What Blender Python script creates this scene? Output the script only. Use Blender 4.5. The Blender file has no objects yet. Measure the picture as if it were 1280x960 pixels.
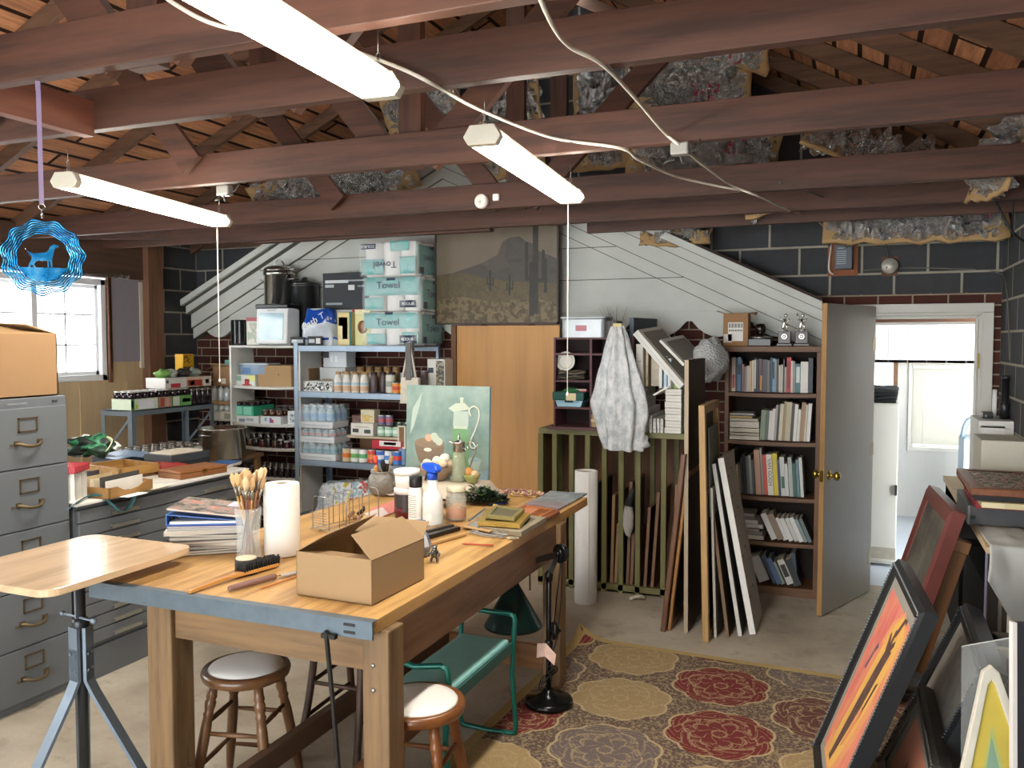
import bpy, bmesh, math, random
from mathutils import Vector, Matrix, Euler, noise
R = random.Random(7)
PI = math.pi
SC = bpy.context.scene
COL = SC.collection
# ---------------------------------------------------------------- viewpoint and point finding
FPX, YAW, PITCH, EYE = 1060.0, math.radians(22.3), math.radians(3.0), 1.75
_fw = Vector((-math.sin(YAW)*math.cos(PITCH), math.cos(YAW)*math.cos(PITCH), -math.sin(PITCH)))
_rt = Vector((math.cos(YAW), math.sin(YAW), 0))
_up = _rt.cross(_fw)
def _ray(px, py): return _fw + _rt*((px-640)/FPX) + _up*((480-py)/FPX)
def G(px, py, z=0.0):            # point of the level plane z
    d = _ray(px, py); t = (z-EYE)/d.z; return Vector((d.x*t, d.y*t, z))
def OY(px, py, Y):               # point of the plane y = Y
    d = _ray(px, py); t = Y/d.y; return Vector((d.x*t, Y, EYE+d.z*t))
def OX(px, py, X):
    d = _ray(px, py); t = X/d.x; return Vector((X, d.y*t, EYE+d.z*t))
# ---------------------------------------------------------------- materials
def lin(h):
    if isinstance(h, (tuple, list)): return tuple(h)+(1,) if len(h) == 3 else tuple(h)
    h = h.lstrip('#'); c = [int(h[i:i+2], 16)/255 for i in (0, 2, 4)]
    return tuple(x/12.92 if x <= .04045 else ((x+.055)/1.055)**2.4 for x in c)+(1,)
def mul(c, k): return (min(c[0]*k, 1), min(c[1]*k, 1), min(c[2]*k, 1), 1)
_mc = {}
class NT:
    def __init__(s, name):
        s.m = bpy.data.materials.new(name); s.m.use_nodes = True
        s.t = s.m.node_tree; s.n = s.t.nodes; s.b = s.n['Principled BSDF']
    def new(s, typ, **k):
        x = s.n.new(typ)
        for a, v in k.items(): setattr(x, a, v)
        return x
    def link(s, a, b): s.t.links.new(a, b)
    def val(s, sock, v):
        if hasattr(v, 'is_output') or isinstance(v, bpy.types.NodeSocket): s.link(v, sock)
        else: sock.default_value = v
    def math(s, op, a, b=0.0, c=0.0):
        x = s.new('ShaderNodeMath', operation=op)
        s.val(x.inputs[0], a); s.val(x.inputs[1], b); s.val(x.inputs[2], c)
        return x.outputs[0]
    def coord(s, kind='Object', scale=(1, 1, 1), rot=(0, 0, 0), loc=(0, 0, 0)):
        tc = s.new('ShaderNodeTexCoord'); mp = s.new('ShaderNodeMapping')
        mp.inputs['Scale'].default_value = scale; mp.inputs['Rotation'].default_value = rot; mp.inputs['Location'].default_value = loc
        s.link(tc.outputs[kind], mp.inputs['Vector']); return mp.outputs[0]
    def noise(s, vec, scale=5., detail=4., rough=.6):
        x = s.new('ShaderNodeTexNoise'); s.link(vec, x.inputs['Vector'])
        x.inputs['Scale'].default_value = scale; x.inputs['Detail'].default_value = detail; x.inputs['Roughness'].default_value = rough
        return x
    def ramp(s, fac, stops, interp='LINEAR'):
        x = s.new('ShaderNodeValToRGB'); x.color_ramp.interpolation = interp
        e = x.color_ramp.elements
        while len(e) < len(stops): e.new(.5)
        for el, (p, c) in zip(e, stops): el.position = p; el.color = lin(c)
        s.link(fac, x.inputs[0]); return x.outputs[0]
    def mix(s, fac, a, b, mode='MIX'):
        x = s.new('ShaderNodeMixRGB', blend_type=mode)
        s.val(x.inputs[0], fac)
        for i, v in ((1, a), (2, b)):
            if isinstance(v, str): v = lin(v)
            s.val(x.inputs[i], v)
        return x.outputs[0]
    def bump(s, h, strength=.3, dist=.01):
        x = s.new('ShaderNodeBump'); x.inputs['Strength'].default_value = strength; x.inputs['Distance'].default_value = dist
        s.link(h, x.inputs['Height']); s.link(x.outputs[0], s.b.inputs['Normal'])
    def fin(s, col=None, rough=.6, metal=0., spec=.5, trans=0., ior=1.45, alpha=1., coat=0., sheen=0.):
        b = s.b
        if col is not None:
            if isinstance(col, str): col = lin(col)
            s.val(b.inputs['Base Color'], col)
        s.val(b.inputs['Roughness'], rough); b.inputs['Metallic'].default_value = metal
        b.inputs['Specular IOR Level'].default_value = spec
        b.inputs['Transmission Weight'].default_value = trans; b.inputs['IOR'].default_value = ior
        b.inputs['Alpha'].default_value = alpha; b.inputs['Coat Weight'].default_value = coat
        return s.m
def P(col, rough=.6, metal=0., var=.12, scale=9., bump=0., spec=.5, coat=0., stretch=(1, 1, 1)):
    """plain surface with a little uneven colour"""
    key = ('P', col, rough, metal, var, scale, bump, spec, coat, stretch)
    if key in _mc: return _mc[key]
    s = NT('surface'); c = lin(col)
    v = s.coord(scale=stretch); n = s.noise(v, scale)
    k = s.mix(n.outputs['Fac'], mul(c, 1-var), mul(c, 1+var))
    if bump: s.bump(n.outputs['Fac'], bump, .01)
    _mc[key] = s.fin(k, rough, metal, spec, coat=coat); return _mc[key]
def WOOD(col, axis=0, rough=.55, contrast=.35, scale=1., coat=0., col2=None):
    key = ('W', col, axis, rough, contrast, scale, coat, col2)
    if key in _mc: return _mc[key]
    s = NT('wood'); c = lin(col); st = [14*scale]*3; st[axis] = 1.1*scale
    v = s.coord(scale=tuple(st)); n = s.noise(v, 1.6, 6, .65)
    n2 = s.noise(s.coord(), 2.2*scale, 3)
    dark = lin(col2) if col2 else mul(c, 1-contrast)
    k = s.ramp(n.outputs['Fac'], [(.36, dark), (.5, c), (.64, mul(c, 1+contrast*.6))])
    k = s.mix(s.math('MULTIPLY', n2.outputs['Fac'], .35), k, mul(c, .62), 'MIX')
    s.bump(n.outputs['Fac'], .12, .004)
    _mc[key] = s.fin(k, rough, coat=coat); return _mc[key]
def GLASS(col='#ffffff', rough=.03, alpha=None, ior=1.45):
    key = ('G', col, rough, alpha, ior)
    if key in _mc: return _mc[key]
    s = NT('glass')
    if alpha is None: m = s.fin(col, rough, trans=1., ior=ior)
    else: m = s.fin(col, rough, alpha=alpha)
    _mc[key] = m; return m
def EMIT(col, strength):
    key = ('E', col, strength)
    if key in _mc: return _mc[key]
    s = NT('light'); m = s.fin(col, .5)
    s.b.inputs['Emission Color'].default_value = lin(col); s.b.inputs['Emission Strength'].default_value = strength
    _mc[key] = m; return m
# ---------------------------------------------------------------- mesh building
def TR(loc=(0, 0, 0), rot=(0, 0, 0)): return Matrix.Translation(Vector(loc)) @ Euler(rot).to_matrix().to_4x4()
def FR(o, x, y, z=None):          # frame from origin and axis vectors
    x = Vector(x).normalized(); y = Vector(y).normalized(); z = x.cross(y).normalized() if z is None else Vector(z).normalized()
    m = Matrix((x, y, z)).transposed().to_4x4(); m.translation = Vector(o); return m
class MB:
    def __init__(s): s.v = []; s.f = []; s.sm = []; s.mi = []; s.M = Matrix(); s.k = 0
    def at(s, M): s.M = M; return s
    def mat(s, k): s.k = k; return s
    def add(s, vs, fs, smooth=False):
        o = len(s.v); s.v += [tuple(s.M @ Vector(v)) for v in vs]
        for f in fs: s.f.append([i+o for i in f]); s.sm.append(smooth); s.mi.append(s.k)
        return s
    def box(s, x0, x1, y0, y1, z0, z1):
        return s.add([(x0,y0,z0),(x1,y0,z0),(x1,y1,z0),(x0,y1,z0),(x0,y0,z1),(x1,y0,z1),(x1,y1,z1),(x0,y1,z1)],
                     [(0,3,2,1),(4,5,6,7),(0,1,5,4),(1,2,6,5),(2,3,7,6),(3,0,4,7)])
    def bar(s, p, q, w, h, up=(0, 0, 1)):     # rectangular bar from p to q, w across, h along up
        p, q = Vector(p), Vector(q); d = (q-p).normalized(); u = Vector(up); u = (u-d*u.dot(d)).normalized(); r = d.cross(u)
        vs = []
        for e in (p, q):
            for a, b in ((-1,-1),(1,-1),(1,1),(-1,1)): vs.append(e+r*(a*w/2)+u*(b*h/2))
        return s.add(vs, [(0,1,2,3),(7,6,5,4),(0,4,5,1),(1,5,6,2),(2,6,7,3),(3,7,4,0)])
    def cyl(s, p, q, r0, r1=None, n=16, caps=True):
        p, q = Vector(p), Vector(q); r1 = r0 if r1 is None else r1
        d = (q-p).normalized(); a = d.orthogonal().normalized(); b = d.cross(a); vs = []
        for e, r in ((p, r0), (q, r1)):
            for i in range(n): t = 2*PI*i/n; vs.append(e+a*(r*math.cos(t))+b*(r*math.sin(t)))
        s.add(vs, [(i, (i+1) % n, n+(i+1) % n, n+i) for i in range(n)], True)
        if caps:
            s.add(vs[:n], [tuple(range(n))[::-1]]); s.add(vs[n:], [tuple(range(n))])
        return s
    def lathe(s, prof, n=24, c=(0, 0, 0), caps=True, sx=1., sy=1.):
        c = Vector(c); vs = []; fs = []
        for r, z in prof:
            for i in range(n): t = 2*PI*i/n; vs.append(c+Vector((r*sx*math.cos(t), r*sy*math.sin(t), z)))
        for k in range(len(prof)-1):
            for i in range(n): fs.append((k*n+i, k*n+(i+1) % n, (k+1)*n+(i+1) % n, (k+1)*n+i))
        s.add(vs, fs, True)
        if caps:
            if prof[0][0] > 1e-5: s.add(vs[:n], [tuple(range(n))[::-1]])
            if prof[-1][0] > 1e-5: s.add(vs[-n:], [tuple(range(n))])
        return s
    def tube(s, pts, r, n=8, closed=False, caps=True, flat=1.):
        pts = [Vector(p) for p in pts]; m = len(pts); rs = r if isinstance(r, (list, tuple)) else [r]*m
        vs = []; prev = None
        for i, p in enumerate(pts):
            if closed: d = pts[(i+1) % m]-pts[i-1]
            else: d = pts[min(i+1, m-1)]-pts[max(i-1, 0)]
            d = d.normalized() if d.length > 1e-9 else Vector((0, 0, 1))
            a = d.orthogonal().normalized() if prev is None else (prev-d*prev.dot(d))
            a = a.normalized() if a.length > 1e-6 else d.orthogonal().normalized()
            prev = a; b = d.cross(a)
            for j in range(n): t = 2*PI*j/n; vs.append(p+a*(rs[i]*math.cos(t))+b*(rs[i]*flat*math.sin(t)))
        fs = []
        for i in range(m if closed else m-1):
            for j in range(n): fs.append((i*n+j, i*n+(j+1) % n, ((i+1) % m)*n+(j+1) % n, ((i+1) % m)*n+j))
        s.add(vs, fs, True)
        if caps and not closed: s.add(vs[:n], [tuple(range(n))[::-1]]); s.add(vs[-n:], [tuple(range(n))])
        return s
    def prism(s, poly, h0, h1, ax='z'):       # polygon in the plane normal to ax, from h0 to h1
        f = {'z': lambda a, b, h: (a, b, h), 'y': lambda a, b, h: (a, h, b), 'x': lambda a, b, h: (h, a, b)}[ax]
        n = len(poly); vs = [f(a, b, h0) for a, b in poly]+[f(a, b, h1) for a, b in poly]
        return s.add(vs, [tuple(range(n))[::-1], tuple(range(n, 2*n))]+[(i, (i+1) % n, n+(i+1) % n, n+i) for i in range(n)])
    def grid(s, fn, nu, nv, smooth=True, wrap=False):
        vs = [fn(i/(nu-1), j/(nv-1)) for j in range(nv) for i in range(nu)]
        return s.add(vs, [(j*nu+i, j*nu+i+1, (j+1)*nu+i+1, (j+1)*nu+i) for j in range(nv-1) for i in range(nu-1)], smooth)
    def ball(s, c, r, n=14, m=9, sx=1., sy=1., sz=1., wob=0., seed=0):
        c = Vector(c); vs = []; fs = []
        for j in range(m+1):
            p = PI*j/m-PI/2
            for i in range(n):
                t = 2*PI*i/n; d = Vector((math.cos(p)*math.cos(t), math.cos(p)*math.sin(t), math.sin(p)))
                k = r*(1+(wob*noise.noise(d*2.2+Vector((seed, 0, 0))) if wob else 0)); vs.append(c+Vector((d.x*sx, d.y*sy, d.z*sz))*k)
        for j in range(m):
            for i in range(n): fs.append((j*n+i, j*n+(i+1) % n, (j+1)*n+(i+1) % n, (j+1)*n+i))
        return s.add(vs, fs, True)
    def ob(s, name, mats, parent=None, bev=0., solid=0., sub=0, keep=False):
        me = bpy.data.meshes.new(name); me.from_pydata(s.v, [], s.f); 
        for m in (mats if isinstance(mats, (list, tuple)) else [mats]): me.materials.append(m)
        me.polygons.foreach_set('use_smooth', s.sm); me.polygons.foreach_set('material_index', s.mi)
        me.update()
        if not keep:
            bm = bmesh.new(); bm.from_mesh(me); bmesh.ops.remove_doubles(bm, verts=bm.verts, dist=1e-5)
            bmesh.ops.recalc_face_normals(bm, faces=bm.faces); bm.to_mesh(me); bm.free()
        o = bpy.data.objects.new(name, me); COL.objects.link(o)
        if parent: o.parent = parent
        if solid: md = o.modifiers.new('s', 'SOLIDIFY'); md.thickness = solid; md.offset = 0
        if bev: md = o.modifiers.new('b', 'BEVEL'); md.width = bev; md.segments = 2; md.limit_method = 'ANGLE'; md.angle_limit = .6
        if sub: md = o.modifiers.new('u', 'SUBSURF'); md.levels = sub; md.render_levels = sub
        return o
def tag(o, label, cat, group=None, kind=None):
    o['label'] = label; o['category'] = cat
    if group: o['group'] = group
    if kind: o['kind'] = kind
    return o
def T(name, label, cat, loc=(0, 0, 0), rot=(0, 0, 0), group=None):
    o = bpy.data.objects.new(name, None); COL.objects.link(o); o.empty_display_size = .05
    o.location = loc; o.rotation_euler = rot if isinstance(rot, (tuple, list, Euler)) else (0, 0, rot)
    return tag(o, label, cat, group)
def TM(name, M, label, cat, group=None):
    o = T(name, label, cat, group=group); o.matrix_world = M; return o
def ST(o, kind='structure'): o['kind'] = kind; return o
def put(o, loc=(0, 0, 0), rz=0.):
    o.location = loc; o.rotation_euler = (0, 0, rz) if not isinstance(rz, (tuple, list)) else rz; return o
def dup(root, loc, rz=0., label=None, group=None, scale=None):
    r = root.copy(); COL.objects.link(r); r.location = loc; r.rotation_euler = (0, 0, rz) if not isinstance(rz, (tuple, list)) else rz
    if label: r['label'] = label
    if group: r['group'] = group
    if scale: r.scale = scale
    for ch in list(root.children):
        c = ch.copy(); COL.objects.link(c); c.parent = r
        for gch in list(ch.children):
            d = gch.copy(); COL.objects.link(d); d.parent = c
    return r
def text(s, size, mat, parent, M, name='lettering', ext=.0004, align='CENTER', sx=1.):
    cu = bpy.data.curves.new(name, 'FONT'); cu.body = s; cu.size = size; cu.extrude = ext
    cu.align_x = align; cu.align_y = 'CENTER'; cu.materials.append(mat)
    o = bpy.data.objects.new(name, cu); COL.objects.link(o); dg = bpy.context.evaluated_depsgraph_get()
    me = bpy.data.meshes.new_from_object(o.evaluated_get(dg)); bpy.data.objects.remove(o); bpy.data.curves.remove(cu)
    o = bpy.data.objects.new(name, me); COL.objects.link(o); o.parent = parent; o.matrix_local = M @ Matrix.Diagonal((sx, 1, 1, 1)); return o
TFRONT = TR((0, 0, 0), (PI/2, 0, 0))        # text facing -y
def smoothpath(pts, n=6):
    pts = [Vector(p) for p in pts]; out = []
    for i in range(len(pts)-1):
        p0 = pts[max(i-1, 0)]; p1 = pts[i]; p2 = pts[i+1]; p3 = pts[min(i+2, len(pts)-1)]
        for k in range(n):
            t = k/n
            out.append(.5*((2*p1)+(p2-p0)*t+(2*p0-5*p1+4*p2-p3)*t*t+(3*p1-p0-3*p2+p3)*t**3))
    out.append(pts[-1]); return out
ORD = ['first','second','third','fourth','fifth','sixth','seventh','eighth','ninth','tenth','eleventh','twelfth','thirteenth','fourteenth','fifteenth','sixteenth','seventeenth','eighteenth','nineteenth','twentieth','twenty-first','twenty-second','twenty-third','twenty-fourth','twenty-fifth','twenty-sixth','twenty-seventh','twenty-eighth','twenty-ninth','thirtieth']
# ================================================================= SETTING
XL, XR, YB = -5.85, .85, 6.36
RX, RZL, RZR = -2.05, 2.55, 2.70          # ridge x, eave heights left and right
ML, MR = .46, .55
def roofz(x): return RZL+ML*(x-XL) if x < RX else RZR+MR*(XR-x)
def m_concrete():
    s = NT('concrete'); v = s.coord()
    n1 = s.noise(v, 1.1, 6, .65); n2 = s.noise(v, 5.5, 5, .7); n3 = s.noise(v, 40, 3)
    k = s.ramp(n1.outputs['Fac'], [(.3, '#8c8273'), (.48, '#b0a694'), (.7, '#cac2b2')])
    k = s.mix(s.ramp(n2.outputs['Fac'], [(.55, (0, 0, 0)), (.72, (.6, .6, .6))]), k, '#7d6a50')
    k = s.mix(s.math('MULTIPLY', n3.outputs['Fac'], .3), k, '#877c6b')
    s.bump(n2.outputs['Fac'], .15, .01)
    return s.fin(k, s.ramp(n1.outputs['Fac'], [(.3, (.45,)*3), (.7, (.75,)*3)]), spec=.35)
def m_brick(c1, c2, mortar, w, h, mw, axis, off=.5, rough=.85, var=.25):
    s = NT('masonry'); tc = s.new('ShaderNodeTexCoord'); sp = s.new('ShaderNodeSeparateXYZ'); cb = s.new('ShaderNodeCombineXYZ')
    s.link(tc.outputs['Object'], sp.inputs[0]); s.link(sp.outputs[axis], cb.inputs[0]); s.link(sp.outputs[2], cb.inputs[1])
    br = s.new('ShaderNodeTexBrick'); s.link(cb.outputs[0], br.inputs['Vector'])
    br.inputs['Color1'].default_value = lin(c1); br.inputs['Color2'].default_value = lin(c2); br.inputs['Mortar'].default_value = lin(mortar)
    br.inputs['Scale'].default_value = 1; br.inputs['Brick Width'].default_value = w; br.inputs['Row Height'].default_value = h
    br.inputs['Mortar Size'].default_value = mw; br.inputs['Mortar Smooth'].default_value = .3; br.offset = off
    n = s.noise(tc.outputs['Object'], 9, 6, .7)
    k = s.mix(s.math('MULTIPLY', n.outputs['Fac'], var*2), br.outputs['Color'], '#241d1a')
    h_ = s.math('ADD', s.math('MULTIPLY', br.outputs['Fac'], -1.), s.math('MULTIPLY', n.outputs['Fac'], .5))
    s.bump(h_, .5, .012); return s.fin(k, rough, spec=.25)
M_CONC = m_concrete()
M_BLOCKX = m_brick('#494b4e', '#3f4245', '#aaa595', .41, .2, .009, 0)
M_BLOCKY = m_brick('#55585b', '#484b4f', '#b3ad9c', .41, .2, .009, 1)
M_BRICKX = m_brick('#5d332b', '#4b2a25', '#a89c88', .215, .076, .006, 0)
M_JOIST = WOOD('#4a2d20', 0, .6, .5, .8)
M_RAFT = WOOD('#6b4f3c', 0, .65, .4)
M_WEBZ = WOOD('#4a2d20', 2, .6, .5, .8)
M_DARKW = WOOD('#5c4334', 1, .7, .3)
M_WHITE = P('#d9d9d2', .6, var=.06)
M_SIDING = P('#bfc2bb', .7, var=.14, scale=3.5, bump=.1)
def m_deck():
    s = NT('roof_boards'); tc = s.new('ShaderNodeTexCoord'); sp = s.new('ShaderNodeSeparateXYZ'); cb = s.new('ShaderNodeCombineXYZ')
    s.link(tc.outputs['Object'], sp.inputs[0]); s.link(sp.outputs[1], cb.inputs[0]); s.link(sp.outputs[0], cb.inputs[1])
    br = s.new('ShaderNodeTexBrick'); s.link(cb.outputs[0], br.inputs['Vector'])
    br.inputs['Color1'].default_value = lin('#c9a282'); br.inputs['Color2'].default_value = lin('#9c7860'); br.inputs['Mortar'].default_value = lin('#2a1c14')
    br.inputs['Scale'].default_value = 1; br.inputs['Brick Width'].default_value = 1.7; br.inputs['Row Height'].default_value = .15
    br.inputs['Mortar Size'].default_value = .014; br.inputs['Mortar Smooth'].default_value = .1; br.inputs['Bias'].default_value = 0
    mp = s.coord(scale=(16, 1.2, 5)); n = s.noise(mp, 2.2, 6, .7)
    k = s.mix(.65, br.outputs['Color'], s.ramp(n.outputs['Fac'], [(.3, '#4d382c'), (.5, '#a58468'), (.7, '#d8b898')]), 'OVERLAY')
    s.bump(s.math('MULTIPLY', br.outputs['Fac'], -1), .6, .02); return s.fin(k, .75, spec=.2)
M_DECK = m_deck()
# floor
b = MB(); b.box(XL-.15, XR+.15, -3.0, 6.5, -.1, 0); ST(b.ob('floor', M_CONC))
# walls
WY0, WY1, WZ0, WZ1 = 3.98, 5.31, 1.41, 2.25      # window hole in the left wall
M_PANEL = WOOD('#c4ab86', 2, .6, .12, .5)
b = MB(); b.box(XL-.14, XL, -3, .3, 0, 2.6); b.box(XL-.14, XL, 2.7, WY0, 0, 2.6); b.box(XL-.14, XL, .3, 2.7, 0, 1.0); b.box(XL-.14, XL, .3, 2.7, 2.25, 2.6); b.box(XL-.14, XL, WY1, 5.70, 0, 2.25); b.box(XL-.14, XL, WY0, WY1, 0, WZ0)
for y in (4.06, 4.55, 5.02, 5.5): b.box(XL, XL+.006, y, y+.02, 0, WZ0-.02)
ST(b.ob('wall_left', M_PANEL))
b = MB(); b.box(XL-.14, XL+.03, -3, 5.70, 2.27, 2.62); ST(b.ob('trim_header', M_DARKW))
b = MB(); b.box(XL-.14, XL, 5.70, YB+.2, 0, 2.72); ST(b.ob('wall_left_corner', M_BLOCKY))
b = MB(); b.box(XL-.02, XL+.09, 5.68, 5.85, 0, 2.62); ST(b.ob('trim_post', WOOD('#7a5640', 2, .7, .3)))
b = MB(); b.box(XL, XL+.012, 5.34, 5.645, 1.56, 2.265); ST(b.ob('trim_panel', P('#8d8790', .8, var=.05)))
b = MB(); b.box(XL, XL+.02, 5.645, 5.68, 1.5, 2.25); b.box(XL, XL+.02, 5.325, 5.34, 1.5, 2.265); ST(b.ob('trim_panel_edge', P('#c9c3b4', .7)))
DX0, DX1, DZ = -.03, .741, 1.93                  # doorway
b = MB(); b.box(XL-.15, DX0, YB, YB+.14, 2.06, 4.4); b.box(DX0, DX1, YB, YB+.14, 2.06, 4.4); b.box(DX1, XR+.15, YB, YB+.14, 2.06, 4.4)
ST(b.ob('wall_back', M_BLOCKX))
b = MB(); b.box(XL-.15, DX0, YB, YB+.14, 0, 2.06); b.box(DX1, XR+.15, YB, YB+.14, 0, 2.06); b.box(DX0, DX1, YB, YB+.14, DZ, 2.06)
ST(b.ob('wall_back_brick', M_BRICKX))
b = MB(); b.box(XR, XR+.15, -3, YB+.14, 0, 2.75); ST(b.ob('wall_right', M_BLOCKY))
# front wall behind the camera with its wide open vehicle doorway
b = MB(); b.box(XL-.15, -4.9, -3.15, -3, 0, 2.6); b.box(.2, XR+.15, -3.15, -3, 0, 2.6)
b.prism([(XL-.15, 2.35), (XR+.15, 2.35), (XR+.15, 2.7), (RX, 4.4), (XL-.15, 2.55)], -3.15, -3, 'y')
ST(b.ob('wall_front', M_BLOCKX))
# roof decks, laid along y
for nm, x0, z0, x1, z1 in (('ceiling', XL-.4, RZL-.4*ML, RX, roofz(RX)), ('ceiling_right', RX, roofz(RX), XR+.4, RZR-.4*MR)):
    d = math.hypot(x1-x0, z1-z0); o = MB().box(0, d, -3.2, 6.55, .095, .125).ob(nm, M_DECK)
    o.location = (x0, 0, z0); o.rotation_euler = (0, -math.atan2(z1-z0, x1-x0), 0); ST(o)
# rafters
yr = 6.3; k = 0
while yr > -2.9:
    for x0, x1 in ((XL-.1, RX), (XR+.1, RX)):
        b = MB(); z0 = roofz(x0); z1 = roofz(RX); b.bar((x0, yr, z0+.05), (x1, yr, z1+.05), .042, .09)
        ST(b.ob('ceiling_rafter', M_RAFT))
    yr -= .6
# joists with their posts and braces
JO = [(1.77, 2.5, .14), (2.28, 2.5, .145), (3.27, 2.5, .145), (4.5, 2.5, .145), (5.25, 2.5, .15)]
JO += [(.6, 2.5, .14), (-.6, 2.5, .14), (-1.8, 2.5, .14)]
for i, (y, z, h) in enumerate(JO):
    b = MB(); b.box(XL-.05, XR+.05, y, y+.045, z, z+h); ST(b.ob('ceiling_joist', M_JOIST, bev=.003))
    b = MB(); b.box(-1.90, -1.79, y+.046, y+.09, z, roofz(-1.85)+.02); ST(b.ob('ceiling_post', M_WEBZ))
    if i < 4:
        b = MB(); b.bar((-1.76, y+.06, z+.03), (-.75, y+.06, roofz(-.75)-.05), .12, .04, (0, 1, 0)); 
        b2 = MB(); b2.bar((-1.93, y+.06, z+.03), (-3.0, y+.06, roofz(-3.0)-.05), .12, .04, (0, 1, 0))
        for q in (b, b2):
            ST(q.ob('ceiling_brace', M_JOIST))
        b = MB(); b.bar((-2.98, y-.04, z+.085), (-3.75, y-.04, roofz(-3.75)-.02), .12, .03, (0, 1, 0)); ST(b.ob('ceiling_brace', M_JOIST))
# second, offset beams near the back wall
b = MB(); b.box(-1.75, XR+.05, 5.62, 5.66, 2.48, 2.6); ST(b.ob('ceiling_joist', M_JOIST))
b = MB(); b.box(-4.35, -2.35, 5.33, 5.40, 2.49, 2.62); ST(b.ob('ceiling_joist', M_JOIST))
b = MB(); b.box(-2.60, -2.55, .7, 2.28, 2.475, 2.60); ST(b.ob('ceiling_joist', WOOD('#7a4a38', 1, .6, .3)))
b = MB(); b.bar((XL+.05, 4.9, 2.6), (XL+1.9, 5.9, 2.62), .05, .12); ST(b.ob('ceiling_joist', M_JOIST))
b = MB(); b.box(XL, XR, 6.3, YB, 2.60, 2.66); ST(b.ob('trim_plate', M_DARKW))
# left window
M_VINYL = P('#e6e8ea', .4, var=.03)
w = MB(); t = .05
for y0, y1 in ((WY0, WY0+t), (WY1-t, WY1), (4.62, 4.67)): w.box(XL-.10, XL-.01, y0, y1, WZ0, WZ1)
w.box(XL-.10, XL-.01, WY0, WY1, WZ0, WZ0+t); w.box(XL-.10, XL-.01, WY0, WY1, WZ1-t, WZ1)
win = ST(w.ob('window_1', M_VINYL, bev=.004))
for (y0, y1, x) in ((WY0+t, 4.65, -.08), (4.64, WY1-t, -.05)):
    f = MB(); s_ = .028
    f.box(XL+x-.02, XL+x, y0, y0+s_, WZ0+t, WZ1-t); f.box(XL+x-.02, XL+x, y1-s_, y1, WZ0+t, WZ1-t)
    f.box(XL+x-.02, XL+x, y0, y1, WZ0+t, WZ0+t+s_); f.box(XL+x-.02, XL+x, y0, y1, WZ1-t-s_, WZ1-t)
    ym = (y0+y1)/2; f.box(XL+x-.012, XL+x-.004, ym-.007, ym+.007, WZ0+t, WZ1-t)
    for kz in (1, 2): zz = WZ0+t+(WZ1-WZ0-2*t)*kz/3; f.box(XL+x-.012, XL+x-.004, y0, y1, zz-.007, zz+.007)
    so = f.ob('sash', M_VINYL, win)
    MB().box(XL+x-.011, XL+x-.007, y0+s_, y1-s_, WZ0+t+s_, WZ1-t-s_).ob('pane', GLASS('#f4fbff', .0, .12), so)
b = MB(); b.box(XL-.01, XL+.02, WY0-.07, WY0, WZ0-.02, WZ1+.04); b.box(XL-.01, XL+.02, WY1, WY1+.035, WZ0-.02, WZ1+.03)
ST(b.ob('trim_window', WOOD('#6f4a35', 2, .7, .3)))
b = MB(); b.cyl((XL+.05, 3.2, 2.285), (XL+.05, 5.50, 2.285), .007, n=8)
for y in (5.42, 5.50): b.box(XL, XL+.06, y-.008, y+.008, 2.27, 2.30)
tag(b.ob('curtain_rod', P('#8d867c', .4, .7)), 'thin bare metal curtain rod above the white window', 'curtain rod')
w = MB()
for q in ((.3, .35, 1.0, 2.25), (2.65, 2.7, 1.0, 2.25), (1.47, 1.53, 1.0, 2.25), (.3, 2.7, 1.0, 1.05), (.3, 2.7, 2.2, 2.25)): w.box(XL-.10, XL-.01, *q)
w4 = ST(w.ob('added_window', M_VINYL, bev=.004)); MB().box(XL-.06, XL-.056, .35, 2.65, 1.05, 2.2).ob('pane', GLASS('#f4fbff', .0, .12), w4)  # unseen window, added to give the stools and table legs side light
# neighbouring house outside the left window
b = MB(); b.box(-19, -18, 8, 13, -1, 2.2); b.prism([(7.6, 2.2), (13.4, 2.2), (10.5, 3.4)], -19.2, -17.8, 'x')
tag(b.ob('house', P('#c3ccd0', .8)), 'pale neighbouring house seen through the left window', 'house')
# white gable front standing against the back wall
GX, GZ, GY = -3.178, 3.42, 6.15
TLx, TLz, TRx, TRz = -5.80, 2.116, -.243, 2.006
sl = (GZ-TLz)/(GX-TLx); sr = (GZ-TRz)/(TRx-GX)
bz = 1.80
poly = [(TLx+.07, TLz-.08), (TLx+.07, 1.87)]
x = TLx+.07; sc_w = .415
def scal(x0, x1):
    out = []
    for i in range(9):
        t = i/8; out.append((x0+(x1-x0)*t, 1.885-.115*math.sin(PI*t)**.8 if 0 < t < 1 else 1.885))
    return out
nsc = int((TRx-.05-x)/sc_w)
for i in range(nsc):
    xa = x+i*sc_w; poly += [(xa, 1.885)]+scal(xa+.02, xa+sc_w-.02)
poly += [(TRx-.06, 1.885), (TRx-.06, TRz-.06), (GX, GZ-.05)]
gab = T('gable_pediment', 'white painted gable front with scalloped lower edge across the back wall', 'gable', (GX, GY, 1.8))
gab['kind'] = 'structure'
b = MB(); b.prism([(a-GX, c-1.8) for a, c in poly], .12, .16, 'y')
b.ob('siding', M_SIDING, gab)
b = MB()       # overlapping board edges on the siding
for k in range(5):
    z = 1.96+.245*k
    xl = TLx+.2+max(0, (z+.16-TLz)/sl); xr = TRx-.2-max(0, (z+.14-TRz)/sr)
    b.at(TR((0, 0, 0))).add([(xl-GX, .119, z-1.8), (xr-GX, .119, z-1.8), (xr-GX, .104, z-1.8), (xl-GX, .104, z-1.8), (xl-GX, .119, z-1.8+.20), (xr-GX, .119, z-1.8+.20)],
        [(0, 1, 2, 3), (3, 2, 5, 4), (0, 3, 4), (1, 5, 2)])
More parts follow.
